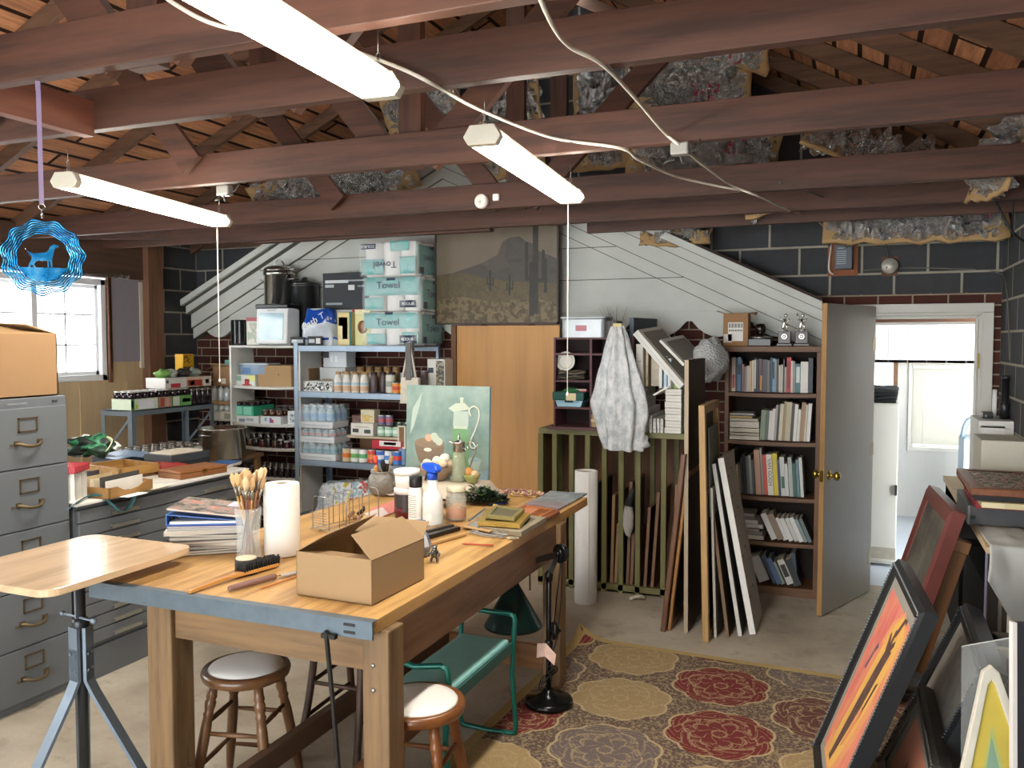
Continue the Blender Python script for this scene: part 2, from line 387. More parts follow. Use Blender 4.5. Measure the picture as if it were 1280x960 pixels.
b.ob('clapboard', M_SIDING, gab, keep=False)
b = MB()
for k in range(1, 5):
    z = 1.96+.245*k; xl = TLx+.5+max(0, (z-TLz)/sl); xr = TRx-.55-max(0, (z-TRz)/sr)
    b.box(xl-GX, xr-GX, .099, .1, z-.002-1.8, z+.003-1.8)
b.ob('seam_shadow', P('#4a4640', .9, var=.3), gab)  # dark strips painted in as shadow lines along the siding boards
def rake(off, thick, y0, y1, name, mat):
    b = MB()
    for (xa, za, m) in ((TLx, TLz, sl), (TRx, TRz, -sr)):
        L = [(xa-GX, za-off-1.8), (0, GZ-off-1.8), (0, GZ-off-thick-1.8), (xa-GX, za-off-thick-1.8)]
        b.prism(L, y0, y1, 'y')
    return b.ob(name, mat, gab)
rake(.0, .055, -.06, .2, 'crown_moulding', M_SIDING); rake(.055, .075, .01, .2, 'fascia', M_SIDING)
rake(.13, .13, .075, .2, 'frieze_board', M_SIDING); rake(.26, .10, .10, .2, 'frieze_board', M_SIDING)
for q_, y_ in ((.053, -.032), (.128, .008), (.258, .073), (.358, .098)): rake(q_, .006, y_, .2, 'seam_shadow', P('#6a665e', .9, var=.3))  # same painted shadow lines between the rake boards
rake(-.02, .02, -.02, .2, 'drip_edge', P('#4a3a30', .8))
# right-hand doorway: casing, open slab door
b = MB()
for x0, x1 in ((DX0-.01, DX0+.02), (DX1-.02, DX1+.0)): b.box(x0, x1, YB-.03, YB+.16, 0, DZ)
b.box(DX0-.01, DX1, YB-.03, YB+.16, DZ-.02, DZ)
b.box(DX1+.0005, DX1+.065, YB-.034, YB+.01, 0, DZ); b.box(DX0-.05, DX0-.0105, YB-.034, YB+.01, 0, DZ); b.box(DX0-.05, DX1+.065, YB-.035, YB+.01, DZ, DZ+.06)
b.box(DX1-.035, DX1-.02, YB+.02, YB+.05, 0, DZ-.02); b.box(DX0, DX1, YB+.02, YB+.05, DZ-.04, DZ-.02)
ST(b.ob('trim_door', P('#cfcdc4', .5, var=.08, scale=4), bev=.004))
b = MB(); b.box(DX1-.024, DX1-.012, YB-.04, YB-.02, 1.56, 1.66); b.box(DX1-.024, DX1-.012, YB-.04, YB-.02, .95, 1.0); ST(b.ob('trim_strike', P('#a08a52', .4, .7)))
dv = Vector((-.226-.064, 5.643-6.36, 0)); ang = math.atan2(dv.y, dv.x)
dr = bpy.data.objects.new('door_1', None); COL.objects.link(dr); dr.location = (.064, 6.335, 0); dr.rotation_euler = (0, 0, ang); ST(dr)
M_DOOR = P('#a59e90', .45, var=.1, scale=3)
MB().box(0, .765, .003, .035, .008, 1.975).ob('slab', M_DOOR, dr, bev=.002)
b = MB(); b.box(.765, .7695, .003, .035, .008, 1.975); b.ob('edge_strip', WOOD('#a8814f', 2, .6, .25), dr)
M_BRASS = P('#b89a4a', .25, .95, var=.1)
b = MB()
for sgn, y in ((1, .035), (-1, .003)):
    prof = [(.032, 0), (.032, .006), (.014, .010), (.011, .028), (.015, .034), (.026, .043), (.029, .056), (.024, .068), (.008, .074), (.0, .0745)]
    b.at(TR((.700, y, .895), (-sgn*PI/2, 0, 0))).lathe(prof, 18)
b.at(Matrix()); b.box(.768, .772, .008, .03, .86, .93)
b.ob('door_knob', M_BRASS, dr)
b = MB()
for z in (.25, 1.0, 1.72): b.cyl((.0, .0, z-.045), (.0, .0, z+.045), .008, n=8); b.box(.0, .05, .0345, .037, z-.045, z+.045)
b.ob('hinge', P('#9a8c6a', .4, .7), dr)
# room beyond the doorway
b = MB(); b.box(-2.5, 2.6, 6.5, 9.6, -.1, -.001); ST(b.ob('floor_annex', P('#bfc8d2', .5, var=.12, scale=2.5)))
AY = 9.2; M_ANX = P('#dedcd6', .6, var=.06, scale=3)
AWx0, AWx1, AWz0, AWz1 = .50, 1.16, .70, 1.50
b = MB(); b.box(-2.5, -.02, AY, AY+.1, 0, 2.6); b.box(.31, AWx0, AY, AY+.1, 0, 2.6); b.box(AWx1, 2.6, AY, AY+.1, 0, 2.6)
b.box(AWx0, AWx1, AY, AY+.1, 0, AWz0); b.box(AWx0, AWx1, AY, AY+.1, AWz1, 2.6); b.box(-.02, .31, AY, AY+.1, 0, 1.16); b.box(-.02, .31, AY, AY+.1, 1.52, 2.6)
for i in range(16): x = -.5+.16*i; b.box(x, x+.006, AY-.004, AY, 0, .66)
ST(b.ob('wall_annex', M_ANX))
b = MB(); b.box(-2.5, 2.6, AY-.32, AY-.0, 1.53, 1.555)
for i in range(24): x = -1.4+.165*i; b.box(x, x+.006, AY-.325, AY-.32, 1.535, 1.89)
b.box(-2.5, 2.6, AY-.32, AY-.30, 1.53, 1.89); ST(b.ob('wall_annex_soffit', M_ANX))
b = MB(); b.box(-2.5, 2.6, 7.0, 7.05, 1.88, 2.15); ST(b.ob('trim_annex_beam', WOOD('#6b4632', 0, .7, .3)))
b = MB(); b.box(-2.6, -2.5, 6.5, 9.3, 0, 2.6); ST(b.ob('wall_annex_left', M_ANX))
b = MB(); b.box(2.6, 2.7, 6.5, 9.6, 1.9, 2.6); b.box(2.6, 2.7, 6.5, 7.7, 0, 1.9); b.box(2.6, 2.7, 8.2, 9.6, 0, 1.9); b.box(2.6, 2.7, 7.7, 8.2, 0, 1.35); ST(b.ob('wall_annex_right', M_ANX))
b = MB(); b.box(-2.6, 2.7, 6.5, 9.6, 2.6, 2.7); ST(b.ob('ceiling_annex', M_ANX))
b = MB(); t = .035
for z0, z1 in ((AWz0-.04, AWz0), (AWz1, AWz1+.04)): b.box(AWx0-.05, AWx1+.05, AY-.03, AY+.06, z0, z1)
for x0, x1 in ((AWx0-.05, AWx0), (AWx1, AWx1+.05)): b.box(x0, x1, AY-.03, AY+.06, AWz0, AWz1)
w2 = ST(b.ob('window_2', P('#e9e6dd', .5, var=.05)))
MB().box(AWx0, AWx1, AY+.03, AY+.034, AWz0, AWz1).ob('pane', GLASS('#ffffff', 0, .1), w2)
b = MB()
for x0, x1, z0, z1 in ((-.06, -.02, 1.12, 1.56), (.31, .35, 1.12, 1.56), (-.06, .35, 1.12, 1.16), (-.06, .35, 1.52, 1.56)): b.box(x0, x1, AY-.03, AY+.05, z0, z1)
w3 = ST(b.ob('window_3', WOOD('#8a6548', 0, .6, .2)))
MB().box(-.02, .31, AY+.03, AY+.034, 1.16, 1.52).ob('pane', GLASS('#ffffff', 0, .1), w3)
sb = NT('blind'); sb.fin('#d3d1c6', .5, trans=0); 
sb.b.inputs['Subsurface Weight'].default_value = 0
tr_ = sb.new('ShaderNodeBsdfTranslucent'); tr_.inputs[0].default_value = lin('#f5f4ee'); mx = sb.new('ShaderNodeMixShader'); mx.inputs[0].default_value = .1
sb.link(sb.b.outputs[0], mx.inputs[1]); sb.link(tr_.outputs[0], mx.inputs[2]); sb.link(mx.outputs[0], sb.n['Material Output'].inputs[0])
bl = T('venetian_blind', 'white venetian blind lowered over the window of the far room', 'blind', (.83, AY-.04, 1.47))
MB().box(-.35, .35, -.02, .02, 0, .035).ob('headrail', M_WHITE, bl)
nsl = 30
for i in range(nsl):
    z = -.012-.72*i/(nsl-1); o = MB().box(-.345, .345, -.014, .014, -.0007, .0007).ob('slat', sb.m, bl); o.location = (0, 0, z); o.rotation_euler = (1.22, 0, 0)
MB().box(-.345, .345, -.012, .012, -.765, -.75).ob('bottom_rail', M_WHITE, bl)
b = MB()
for x in (-.25, .05, .27): b.cyl((x, -.014, 0), (x, -.014, -.75), .0012, n=5)
b.ob('ladder_cord', M_WHITE, bl)
# ================================================================= LIGHTS AND CABLES
M_TUBE = EMIT('#fff8ec', 22.0); M_LHOUS = P('#d9d4c4', .4, .2, var=.04)
def led(px0, px1, z, label, ln=1.22):
    a, c = G(*px0, z), G(*px1, z); d = (c-a).normalized(); a = c-d*ln
    t = TM('ceiling_light', FR(a, d, Vector((-d.y, d.x, 0))), label, 'light')
    b = MB(); b.prism([(-.045, .008), (.045, .008), (.035, .035), (-.035, .035)], .04, ln-.04, 'x'); b.ob('housing', M_LHOUS, t)
    b = MB(); b.prism([(-.058, .007), (-.06, -.006), (-.045, -.024), (.045, -.024), (.06, -.006), (.058, .007)], .035, ln-.035, 'x'); b.ob('diffuser', M_TUBE, t)
    for x0, x1 in ((0, .036), (ln-.036, ln)):
        b = MB(); b.prism([(-.062, .0), (-.046, -.026), (.046, -.026), (.062, .0), (.04, .036), (-.04, .036)], x0, x1, 'x')
        b.box(x0+.02, x0+.03, -.012, .012, .036, .042); b.ob('end_cap', P('#c9c3b2', .35, .1), t, bev=.006)
    for x in (.03, ln-.03):
        b = MB(); 
        for k in range(3): b.tube([(x+.006*math.cos(q)*(k % 2), .006*math.cos(q)*((k+1) % 2), .05+.013*k+.008*math.sin(q)) for q in [2*PI*i/8 for i in range(8)]], .0012, 5, True)
        b.cyl((x, 0, .085), (x, 0, 2.5-z+.02), .0015, n=5); b.ob('hanging_chain', P('#8d8a84', .3, .9), t)
    return t
led((290, 0), (480, 113), 2.38, 'long lit strip light nearest the top edge of the picture')
led((605, 172), (715, 248), 2.38, 'lit strip light hanging before the smoke alarm in the middle')
led((68, 223), (278, 278), 2.38, 'lit strip light on the left above the window')
for (px, py0, py1, Y), lab in (((271.5, 290, 475, 3.66), 'white pull cord hanging from the left strip light'), ((710, 262, 492, 3.64), 'white pull cord hanging from the middle strip light')):
    p0 = OY(px, py0, Y); p1 = OY(px, py1, Y); b = MB(); b.cyl((p0.x, Y, 2.37), (p0.x, Y, p1.z), .0022, n=6); b.lathe([(0, -.012), (.005, -.008), (.006, 0), (.003, .006), (0, .008)], 8, (p0.x, Y, p1.z))
    tag(b.ob('pull_cord', P('#e8e3d6', .6)), lab, 'cord')
M_CAB = P('#c9c3b5', .55, var=.08)
def cable(pts, r, label, mat=M_CAB, name='electric_cable'):
    b = MB(); b.tube(smoothpath(pts, 7), r, 7); return tag(b.ob(name, mat), label, 'cable')
cable([OY(175, -25, 1.75), OY(240, 18, 1.74), OY(290, 36, 1.74), OY(345, 42, 1.74), OY(415, 55, 1.9), OY(440, 63, 2.2), OY(500, 85, 2.24), OY(545, 107, 2.26), OY(600, 137, 2.7), OY(690, 172, 3.24), OY(775, 185, 3.25), OY(800, 200, 3.5), OY(850, 222, 4.2), OY(925, 238, 4.47)], .006, 'grey cable looping from light to light under the joists')
cable([OY(668, -20, 1.75), OY(690, 30, 1.9), OY(712, 58, 2.1), OY(752, 80, 2.24), OY(790, 118, 2.6), OY(830, 165, 3.2), OY(850, 182, 3.24), OY(880, 207, 3.7), OY(915, 232, 4.3), OY(950, 246, 4.47), OY(985, 262, 5.2), OY(1015, 272, 6.0), OY(1038, 295, 6.3), OY(1036, 335, 6.3), OY(1042, 343, 6.3)], .006, 'grey cable running across the beams to the wall box')
cable([OY(975, 228, 4.48), OY(1025, 245, 5.2), OY(1080, 270, 6.0), OY(1105, 300, 6.33), OY(1111, 325, 6.33)], .005, 'thin dark cable dropping to the round junction box', P('#4a4642', .6))
cable([OY(1078, 338, 6.345), OY(1130, 335, 6.345), OY(1190, 336, 6.345), OY(1245, 340, 6.345), OX(1258, 360, .83), OX(1262, 450, .83)], .004, 'thin grey cable along the block wall to the corner', P('#6b6862', .6))
cable([OY(1228, 218, 5.2), OY(1250, 262, 5.3), OY(1266, 290, 5.3), OX(1284, 305, .8)], .007, 'black cable hanging down at the right wall', P('#191919', .5))
cable([OY(1262, 215, 5.2), OY(1264, 240, 5.3), OY(1266, 268, 5.3)], .005, 'short black cable hanging from the last joist', P('#191919', .5))
# boxes on the back wall
o = T('control_box', 'grey plastic control box on a brown board by the doorway', 'box', OY(1055, 324, 6.36))
MB().box(-.105, .09, -.018, -.001, -.115, .115).ob('backboard', WOOD('#8a5230', 2, .7, .2), o)
MB().box(-.06, .055, -.085, -.018, -.075, .09).ob('cover', P('#4b545c', .4, var=.05), o, bev=.006)
b = MB()
for k in range(7): b.box(-.045, .015, -.0875, -.085, -.04+.014*k, -.034+.014*k)
b.box(-.04, .0, -.088, -.085, .065, .072); b.ob('vents', P('#8b949b', .4), o)
b = MB(); b.cyl((-.012, -.03, .09), (-.012, -.02, .19), .012); b.ob('conduit', P('#5b5b58', .5), o)
o = T('junction_box', 'round pale junction box on the block wall by the doorway', 'box', OY(1112, 333, 6.36))
MB().box(-.05, .05, -.012, -.001, -.065, .065).ob('backboard', WOOD('#6b4a38', 2, .8, .2), o)
b = MB(); b.at(TR((0, -.012, 0), (PI/2, 0, 0))).lathe([(.052, 0), (.053, .03), (.05, .036), (.0, .038)], 24); b.ob('cover', P('#a9a59b', .4, .3), o)
b = MB(); b.at(TR((0, -.012, 0), (PI/2, 0, 0))).lathe([(.006, .036), (.005, .042), (0, .043)], 8, (.02, .01, 0)); b.lathe([(.006, .036), (.005, .042), (0, .043)], 8, (-.02, -.01, 0)); b.ob('screw', P('#6a6862', .3, .9), o)
o = T('smoke_alarm', 'round white smoke alarm on the joist behind the middle light', 'alarm', OY(603, 252, 4.5))
b = MB(); b.at(TR((0, 0, 0), (PI/2, 0, 0))).lathe([(.042, 0), (.042, .018), (.036, .03), (.02, .034), (.019, .031), (.0, .033)], 28); b.ob('cover', P('#e2e0d8', .5), o)
b = MB(); b.at(TR((.0, -.034, -.004), (PI/2, 0, 0))).lathe([(.006, 0), (.005, .003), (0, .003)], 10); b.ob('test_button', P('#b8b5ad', .4), o)
o = MB().box(-.02, .02, -.02, 0, -.02, .02).ob('wall_sensor', P('#efeee8', .4), bev=.007); o.location = OY(621, 247, 4.5)
tag(o, 'small square white sensor beside the smoke alarm', 'sensor')
for (q, Y, lab) in (((285, 238), 3.27, 'grey junction box clamped to the joist above the left light'), ((852, 186), 3.27, 'grey junction box clamped to the joist right of the middle light')):
    c = OY(*q, Y); o = T('junction_box', lab, 'box', c)
    MB().box(-.035, .035, -.045, .0, -.03, .02).ob('cover', P('#8f8e88', .4, .5), o, bev=.008)
    b = MB(); b.tube([(-.03, -.02, -.03), (-.05, -.03, -.05), (-.02, -.03, -.045)], .004, 6); b.tube([(.03, -.02, -.02), (.06, -.02, -.01), (.07, .0, .03)], .004, 6); b.tube([(0, -.03, -.03), (.01, -.03, -.06)], .004, 6); b.ob('wire', P('#44423e', .5), o)
# foil-faced insulation
def m_foil():
    s = NT('foil'); v = s.coord(); n = s.noise(v, 26, 5, .7)
    vo = s.new('ShaderNodeTexVoronoi', feature='DISTANCE_TO_EDGE'); s.link(v, vo.inputs['Vector']); vo.inputs['Scale'].default_value = 13
    h = s.math('ADD', n.outputs['Fac'], s.math('MULTIPLY', vo.outputs['Distance'], 1.3)); s.bump(h, 1., .09)
    return s.fin('#dcdbd9', .12, 1.)
M_FOIL = m_foil(); M_FOILRED = P('#9c2438', .35, .3); M_KRAFT = P('#a98a5e', .8, var=.2)
def batt(c, ux, uy, w, h, bulge, label, seed, red=None):
    M = FR(c, ux, uy); t = TM('insulation_batt', M, label, 'insulation')
    def f(u, v):
        e = (math.sin(PI*u)*math.sin(PI*v))**.5; p = Vector((u*5*w, v*5*h, seed))
        return ((u-.5)*w+.02*noise.noise(p*2+Vector((9, 0, 0))), (v-.5)*h+.03*noise.noise(p*2), bulge*e*(1+.35*noise.noise(p))+.03*noise.noise(p*2.2)+.07*noise.noise(p*1.5, noise_basis='VORONOI_F2F1')+.05*noise.noise(p*3.5, noise_basis='VORONOI_F2F1'))
    b = MB(); b.grid(f, 80, 44, False); b.ob('foil_face', M_FOIL, t, solid=.004)
    b = MB(); b.grid(lambda u, v: (f(u, v)[0]*1.03, f(u, v)[1]*1.03-.01, -.05-.02*math.sin(3*u)), 14, 10); b.ob('padding', M_KRAFT, t, solid=.02)
    if red:
        b = MB()
        for (u0, v0, n, m) in red:
            for i in range(n):
                for j in range(m):
                    u = u0+i*.035/w*1.2; v = v0+j*.05/h
                    if R.random() < .18: continue
                    q = [Vector(f(u+a, v+d))+Vector((0, 0, .008)) for a, d in ((0, 0), (.025/w, 0), (.025/w, .032/h), (0, .032/h))]
                    mid = [q[0].lerp(q[3], .4), q[1].lerp(q[2], .4), q[1].lerp(q[2], .62), q[0].lerp(q[3], .62)]
                    b.add(q[:2]+[q[1].lerp(q[2], .22), q[0].lerp(q[3], .22)], [(0, 1, 2, 3)]); b.add(mid, [(0, 1, 2, 3)])
                    b.add([q[0], q[0].lerp(q[1], .3), q[3].lerp(q[2], .3), q[3]], [(0, 1, 2, 3)])
                    if R.random() < .6: b.add([q[0].lerp(q[1], .7), q[1], q[2], q[3].lerp(q[2], .7)], [(0, 1, 2, 3)])
        b.ob('red_print', M_FOILRED, t, solid=.0008)
    return t
slopeR = Vector((1, 0, -MR)).normalized(); dn = Vector((-MR, 0, -1)).normalized(); slopeL = Vector((1, 0, ML)).normalized(); dnl = Vector((ML, 0, -1)).normalized()
batt(Vector((.30, 6.02, 2.56)), (1, 0, -.02), (0, .5, .85), 1.05, .34, .14, 'silver foil insulation bulging out above the block wall at right', 3, [(.42, .35, 4, 3), (.62, .3, 2, 3), (.82, .3, 3, 2)])
batt(Vector((.1, 5.4, 2.86)), (1, 0, -.42), (.1, .8, .5), .85, .3, .10, 'silver foil insulation sagging behind the last joists at right', 11)
batt(Vector((.60, 5.0, 2.70)), (.3, -1, 0), (.4, 0, 1), .5, .4, .07, 'silver foil insulation in the upper right corner', 15)
batt(Vector((-1.1, 5.75, 3.42)), (1, 0, -.3), (0, -.5, .8), .8, .55, .12, 'silver foil insulation with red print right of the roof posts', 21, [(.6, .3, 4, 4)])
batt(Vector((-.95, 5.6, 3.0)), (1, 0, -.35), (0, .3, .9), .9, .5, .12, 'creased silver foil insulation low behind the third joist', 27, [(.15, .5, 4, 2), (.65, .4, 3, 4)])
batt(Vector((-1.75, 5.95, 3.4)), (1, 0, .05), (0, .1, 1), .45, .8, .10, 'silver foil insulation hanging between the upright posts', 31)
batt(Vector((-2.35, 5.6, 3.3)), (.9, 0, .3), (0, .2, 1), .5, .75, .10, 'silver foil insulation left of the upright posts', 37)
batt(Vector((-.75, 4.9, 3.42)), (1, 0, -.5), (0, -.8, .5), .5, .4, .08, 'silver foil insulation with red print under the roof boards', 41, [(.3, .25, 6, 5)])
batt(Vector((-.3, 5.5, 2.72)), (1, 0, .25), (0, .5, .8), .8, .25, .10, 'grey foil insulation draped behind the fourth joist at right', 47)
batt(Vector((-3.9, 5.75, 2.95)), (1, 0, .45), (0, -.5, .85), 1.3, .45, .12, 'dull foil insulation above the left slope of the white gable', 53, [(.1, .4, 2, 2)])
batt(Vector((-3.05, 5.6, 3.5)), (1, 0, .2), (0, -.5, .85), .6, .5, .10, 'silver foil insulation high above the gable left of centre', 57, [(.5, .1, 2, 2)])
batt(Vector((-1.25, 6.1, 2.52)), (1, 0, -.02), (0, .4, .9), .5, .12, .05, 'scrap of foil insulation at the top of the block wall', 61)
# ================================================================= FILING CABINET
M_GREY = P('#6b7074', .42, .15, var=.05, scale=4); M_GREYD = P('#6f7376', .5, .15, var=.05)
M_OLDBR = P('#6f6046', .4, .7, var=.25, scale=20)
fc = T('filing_cabinet', 'tall grey steel filing cabinet with five drawers at the left', 'cabinet', (-3.615, 2.81, 0))
MB().box(-.68, -.02, -.23, .23, .03, 1.475).box(-.66, -.03, -.22, .22, 0, .03).ob('body', M_GREY, fc, bev=.004)
for z0, z1 in ((1.147, 1.43), (.857, 1.142), (.575, .852), (.302, .57), (.045, .297)):
    d = MB().box(-.02, 0, -.215, .215, z0, z1).ob('drawer', M_GREY, fc, bev=.004)
    zc = z0+(z1-z0)*.72; zh = z0+(z1-z0)*.40
    b = MB(); 
    for q in ((-.05, .05, .028, .034), (-.05, .05, -.034, -.028)): b.box(0, .006, q[0], q[1], zc+q[2], zc+q[3])
    for q in ((-.05, -.044), (.044, .05)): b.box(0, .006, q[0], q[1], zc-.034, zc+.034)
    b.ob('label_holder', M_OLDBR, d)
    b = MB(); pts = [(.002, -.062, zh+.006), (.016, -.055, zh+.005), (.03, -.035, zh-.004), (.035, 0, zh-.009), (.03, .035, zh-.004), (.016, .055, zh+.005), (.002, .062, zh+.006)]
    b.tube(smoothpath(pts, 4), .0075, 8, flat=1.3); 
    for y in (-.06, .06): b.box(0, .008, y-.012, y+.012, zh-.006, zh+.018)
    b.ob('handle', M_OLDBR, d); b = MB(); b.cyl((0, -.088, zh), (.006, -.088, zh), .006); b.ob('latch', M_OLDBR, d)
b = MB(); b.box(-.001, .006, .135, .16, 1.445, 1.458); b.ob('lock', P('#3a3a3a', .4), fc); MB().box(-.001, .003, -.10, .0, 1.447, 1.456).ob('name_plate', P('#a9adb0', .3, .6), fc)
# cardboard box on the filing cabinet
M_CARD = P('#937350', .8, var=.10, scale=6); M_CARDL = P('#a98a62', .8, var=.08, scale=5)
cb = T('cardboard_box', 'brown cardboard box with raised flap on top of the filing cabinet', 'box', (-3.65, 2.77, 1.477))
b = MB()
for q in ((-.5, 0, -.24, -.234), (-.5, 0, .234, .24), (-.5, -.494, -.24, .24), (-.006, 0, -.24, .24)): b.box(*q, 0, .30)
b.box(-.5, 0, -.24, .24, 0, .006); b.ob('body', M_CARD, cb)
b = MB(); b.add([(0, -.24, .30), (0, .235, .30), (-.20, .18, .335), (-.2, -.24, .335)], [(0, 1, 2, 3)]); b.ob('flap', M_CARDL, cb, solid=.005)
b = MB(); b.add([(0, .24, .30), (-.5, .24, .30), (-.45, .08, .36), (-.03, .10, .345)], [(0, 1, 2, 3)]); b.ob('flap', M_CARDL, cb, solid=.005)
b = MB(); b.add([(-.5, .24, .30), (-.5, -.24, .30), (-.35, -.2, .36), (-.35, .2, .36)], [(0, 1, 2, 3)]); b.ob('flap', M_CARDL, cb, solid=.005)
# ================================================================= FLAT FILE
ff = T('flat_file', 'low wide dark grey steel plan chest beside the filing cabinet', 'cabinet', (-3.6, 3.05, 0))
FFL = 1.28
MB().box(-1.05, -.02, 0, FFL, .17, .905).box(-1.05, -.012, -.005, FFL+.005, 0, .165).ob('body', P('#63676a', .45, .2, var=.08), ff, bev=.003)
MB().box(-1.07, .012, -.004, FFL+.01, .905, .915).ob('top_edge', P('#4b4e50', .4, .3), ff)
MB().box(-1.07, .008, -.004, FFL+.008, .915, .932).ob('top', P('#e4e2da', .4, var=.06, scale=5), ff, bev=.004)
nd = 10; zb = .19
for i in range(nd):
    z0 = zb+i*.0705; d = MB().box(-.02, -.002, .02, FFL-.02, z0+.003, z0+.067).ob('drawer', P('#6b6f72', .42, .2, var=.06), ff, bev=.002)
    for y in (.30, .98):
        b = MB(); b.box(-.002, .012, y-.09, y+.09, z0+.025, z0+.030); b.box(.009, .013, y-.09, y+.09, z0+.012, z0+.030); b.ob('handle', P('#a9a89c', .35, .7), d)
# ================================================================= WORK TABLE
M_TTOP = WOOD('#c2995f', 1, .38, .35, .8, col2='#966d3e'); M_TLEG = WOOD('#765d3f', 2, .55, .4); M_TAPR = WOOD('#7c6141', 0, .5, .4); M_TAPY = WOOD('#6e5138', 1, .5, .4)
M_ZINC = P('#5f6d77', .42, .5, var=.3, scale=14)
wt = T('work_table', 'large heavy wooden work table with a steel strip along its front edge', 'table', (-1.95, 3.2, 0))
ox_, oy_ = 1.95, -3.2
def tb(x0, x1, y0, y1, z0, z1): return MB().box(x0+ox_, x1+ox_, y0+oy_, y1+oy_, z0, z1)
tb(-2.545, -1.375, 2.215, 4.45, .835, .88).ob('top', M_TTOP, wt, bev=.003)
b = tb(-2.55, -1.368, 2.205, 2.215, .825, .883); b.box(-2.55+ox_, -1.368+ox_, 2.205+oy_, 2.24+oy_, .88, .8825); b.ob('steel_strip', M_ZINC, wt, bev=.001)
b = MB()
for z in (.862, .838): b.box(-1.47+ox_, -1.43+ox_, 2.202+oy_, 2.206+oy_, z, z+.008)
b.ob('slot', P('#1c1c1c', .6), wt)
for x0, x1, y0, y1 in ((-2.347, -2.235, 2.27, 2.38), (-1.447, -1.350, 2.27, 2.37), (-1.447, -1.352, 3.93, 4.02), (-2.347, -2.25, 3.93, 4.02)):
    tb(x0, x1, y0, y1, 0, .835).ob('leg', M_TLEG, wt, bev=.006)
for x0, x1, y0, y1, z0, m in ((-2.235, -1.447, 2.29, 2.315, .69, M_TAPR), (-2.235, -1.447, 3.97, 3.995, .69, M_TAPR), (-1.40, -1.375, 2.37, 3.93, .675, M_TAPY), (-2.32, -2.295, 2.38, 3.93, .69, M_TAPY)):
    tb(x0, x1, y0, y1, z0, .835).ob('apron', m, wt, bev=.003)
tb(-2.25, -1.447, 3.955, 3.99, .08, .20).ob('stretcher', WOOD('#9a6d44', 0, .6, .3), wt, bev=.003)
tb(-2.235, -1.447, 2.30, 2.34, .08, .20).ob('stretcher', WOOD('#5b4434', 0, .6, .3), wt, bev=.003)
tb(-2.02, -1.98, 2.34, 3.955, .15, .235).ob('stretcher', WOOD('#5b4434', 1, .6, .3), wt, bev=.004)
tb(-1.66, -1.62, 2.34, 3.955, .16, .215).ob('stretcher', WOOD('#7d5636', 1, .6, .3), wt, bev=.004)
b = MB()
for x, y, z in ((-1.435, 2.268, .74), (-1.435, 2.268, .66)): b.at(TR((x+ox_+.03, y+oy_, z-.02), (PI/2, 0, 0))).lathe([(.007, 0), (.006, .004), (0, .005)], 10)
b.ob('bolt', P('#b8bdbf', .3, .9), wt)
b = MB(); a = OY(410, 790, 2.195); c = OY(425, 965, 2.195); b.tube([(a.x-.01, 2.2, .835), (a.x, 2.185, .825), (a.x, 2.19, .80), (a.x+.02, 2.19, .6), (a.x+.045, 2.19, .3), (a.x+.05, 2.2, .06)], .0075, 8); b.box(a.x-.02, a.x+.03, 2.185, 2.204, .818, .832)
tag(b.ob('iron_bar', P('#2a2826', .5, .6)), 'thin black iron bar hanging from the front edge of the work table', 'bar')
# ================================================================= PEDESTAL WORK STAND
ws = T('work_stand', 'tripod work stand with a pale rounded wooden top in the left foreground', 'stand', (-2.63, 2.235, 0))
def rrect(x0, x1, y0, y1, r, n=6):
    out = []
    for cx, cy, a0 in ((x1-r, y1-r, 0), (x0+r, y1-r, PI/2), (x0+r, y0+r, PI), (x1-r, y0+r, 1.5*PI)):
        out += [(cx+r*math.cos(a0+PI/2*i/n), cy+r*math.sin(a0+PI/2*i/n)) for i in range(n+1)]
    return out
MB().prism(rrect(-.29, .258, -.34, .315, .06), .925, .95).ob('top', WOOD('#d2b592', 1, .2, .25, .7, coat=.4), ws, bev=.002)
MST = P('#6f7e8c', .4, .35, var=.2, scale=15)
b = MB(); b.cyl((0, 0, .01), (0, 0, .925), .019); b.lathe([(.03, .66), (.03, .72), (.024, .73)], 18); b.lathe([(.06, .915), (.06, .925)], 18); b.ob('pole', P('#3a3d40', .4, .6), ws)
b = MB()
for k in range(3):
    a = 2*PI*k/3-1.745; c, s_ = math.cos(a), math.sin(a); b.at(Matrix.Rotation(a, 4, 'Z')); b.box(.02, .032, -.027, .027, .50, .70)
    for z in (.54, .60):
        for y in (-.014, .014): b.cyl((.03, y, z), (.037, y, z), .006, n=8)
b.at(Matrix()); b.cyl((-.09, 0, .735), (.09, -.02, .735), .005, n=8); b.ball((.09, -.02, .735), .012); b.ball((-.09, 0, .735), .01); b.ob('clamp', MST, ws)
for k in range(3):
    a = 2*PI*k/3-1.745; b = MB().at(Matrix.Rotation(a, 4, 'Z'))
    pts = [(.026, 0, .62), (.026, 0, .50), (.05, 0, .45), (.30, 0, .015), (.34, 0, .006)]
    for p, q in zip(pts, pts[1:]): b.bar(p, q, .05, .012, (1, 0, .2))
    b.ob('leg', MST, ws)
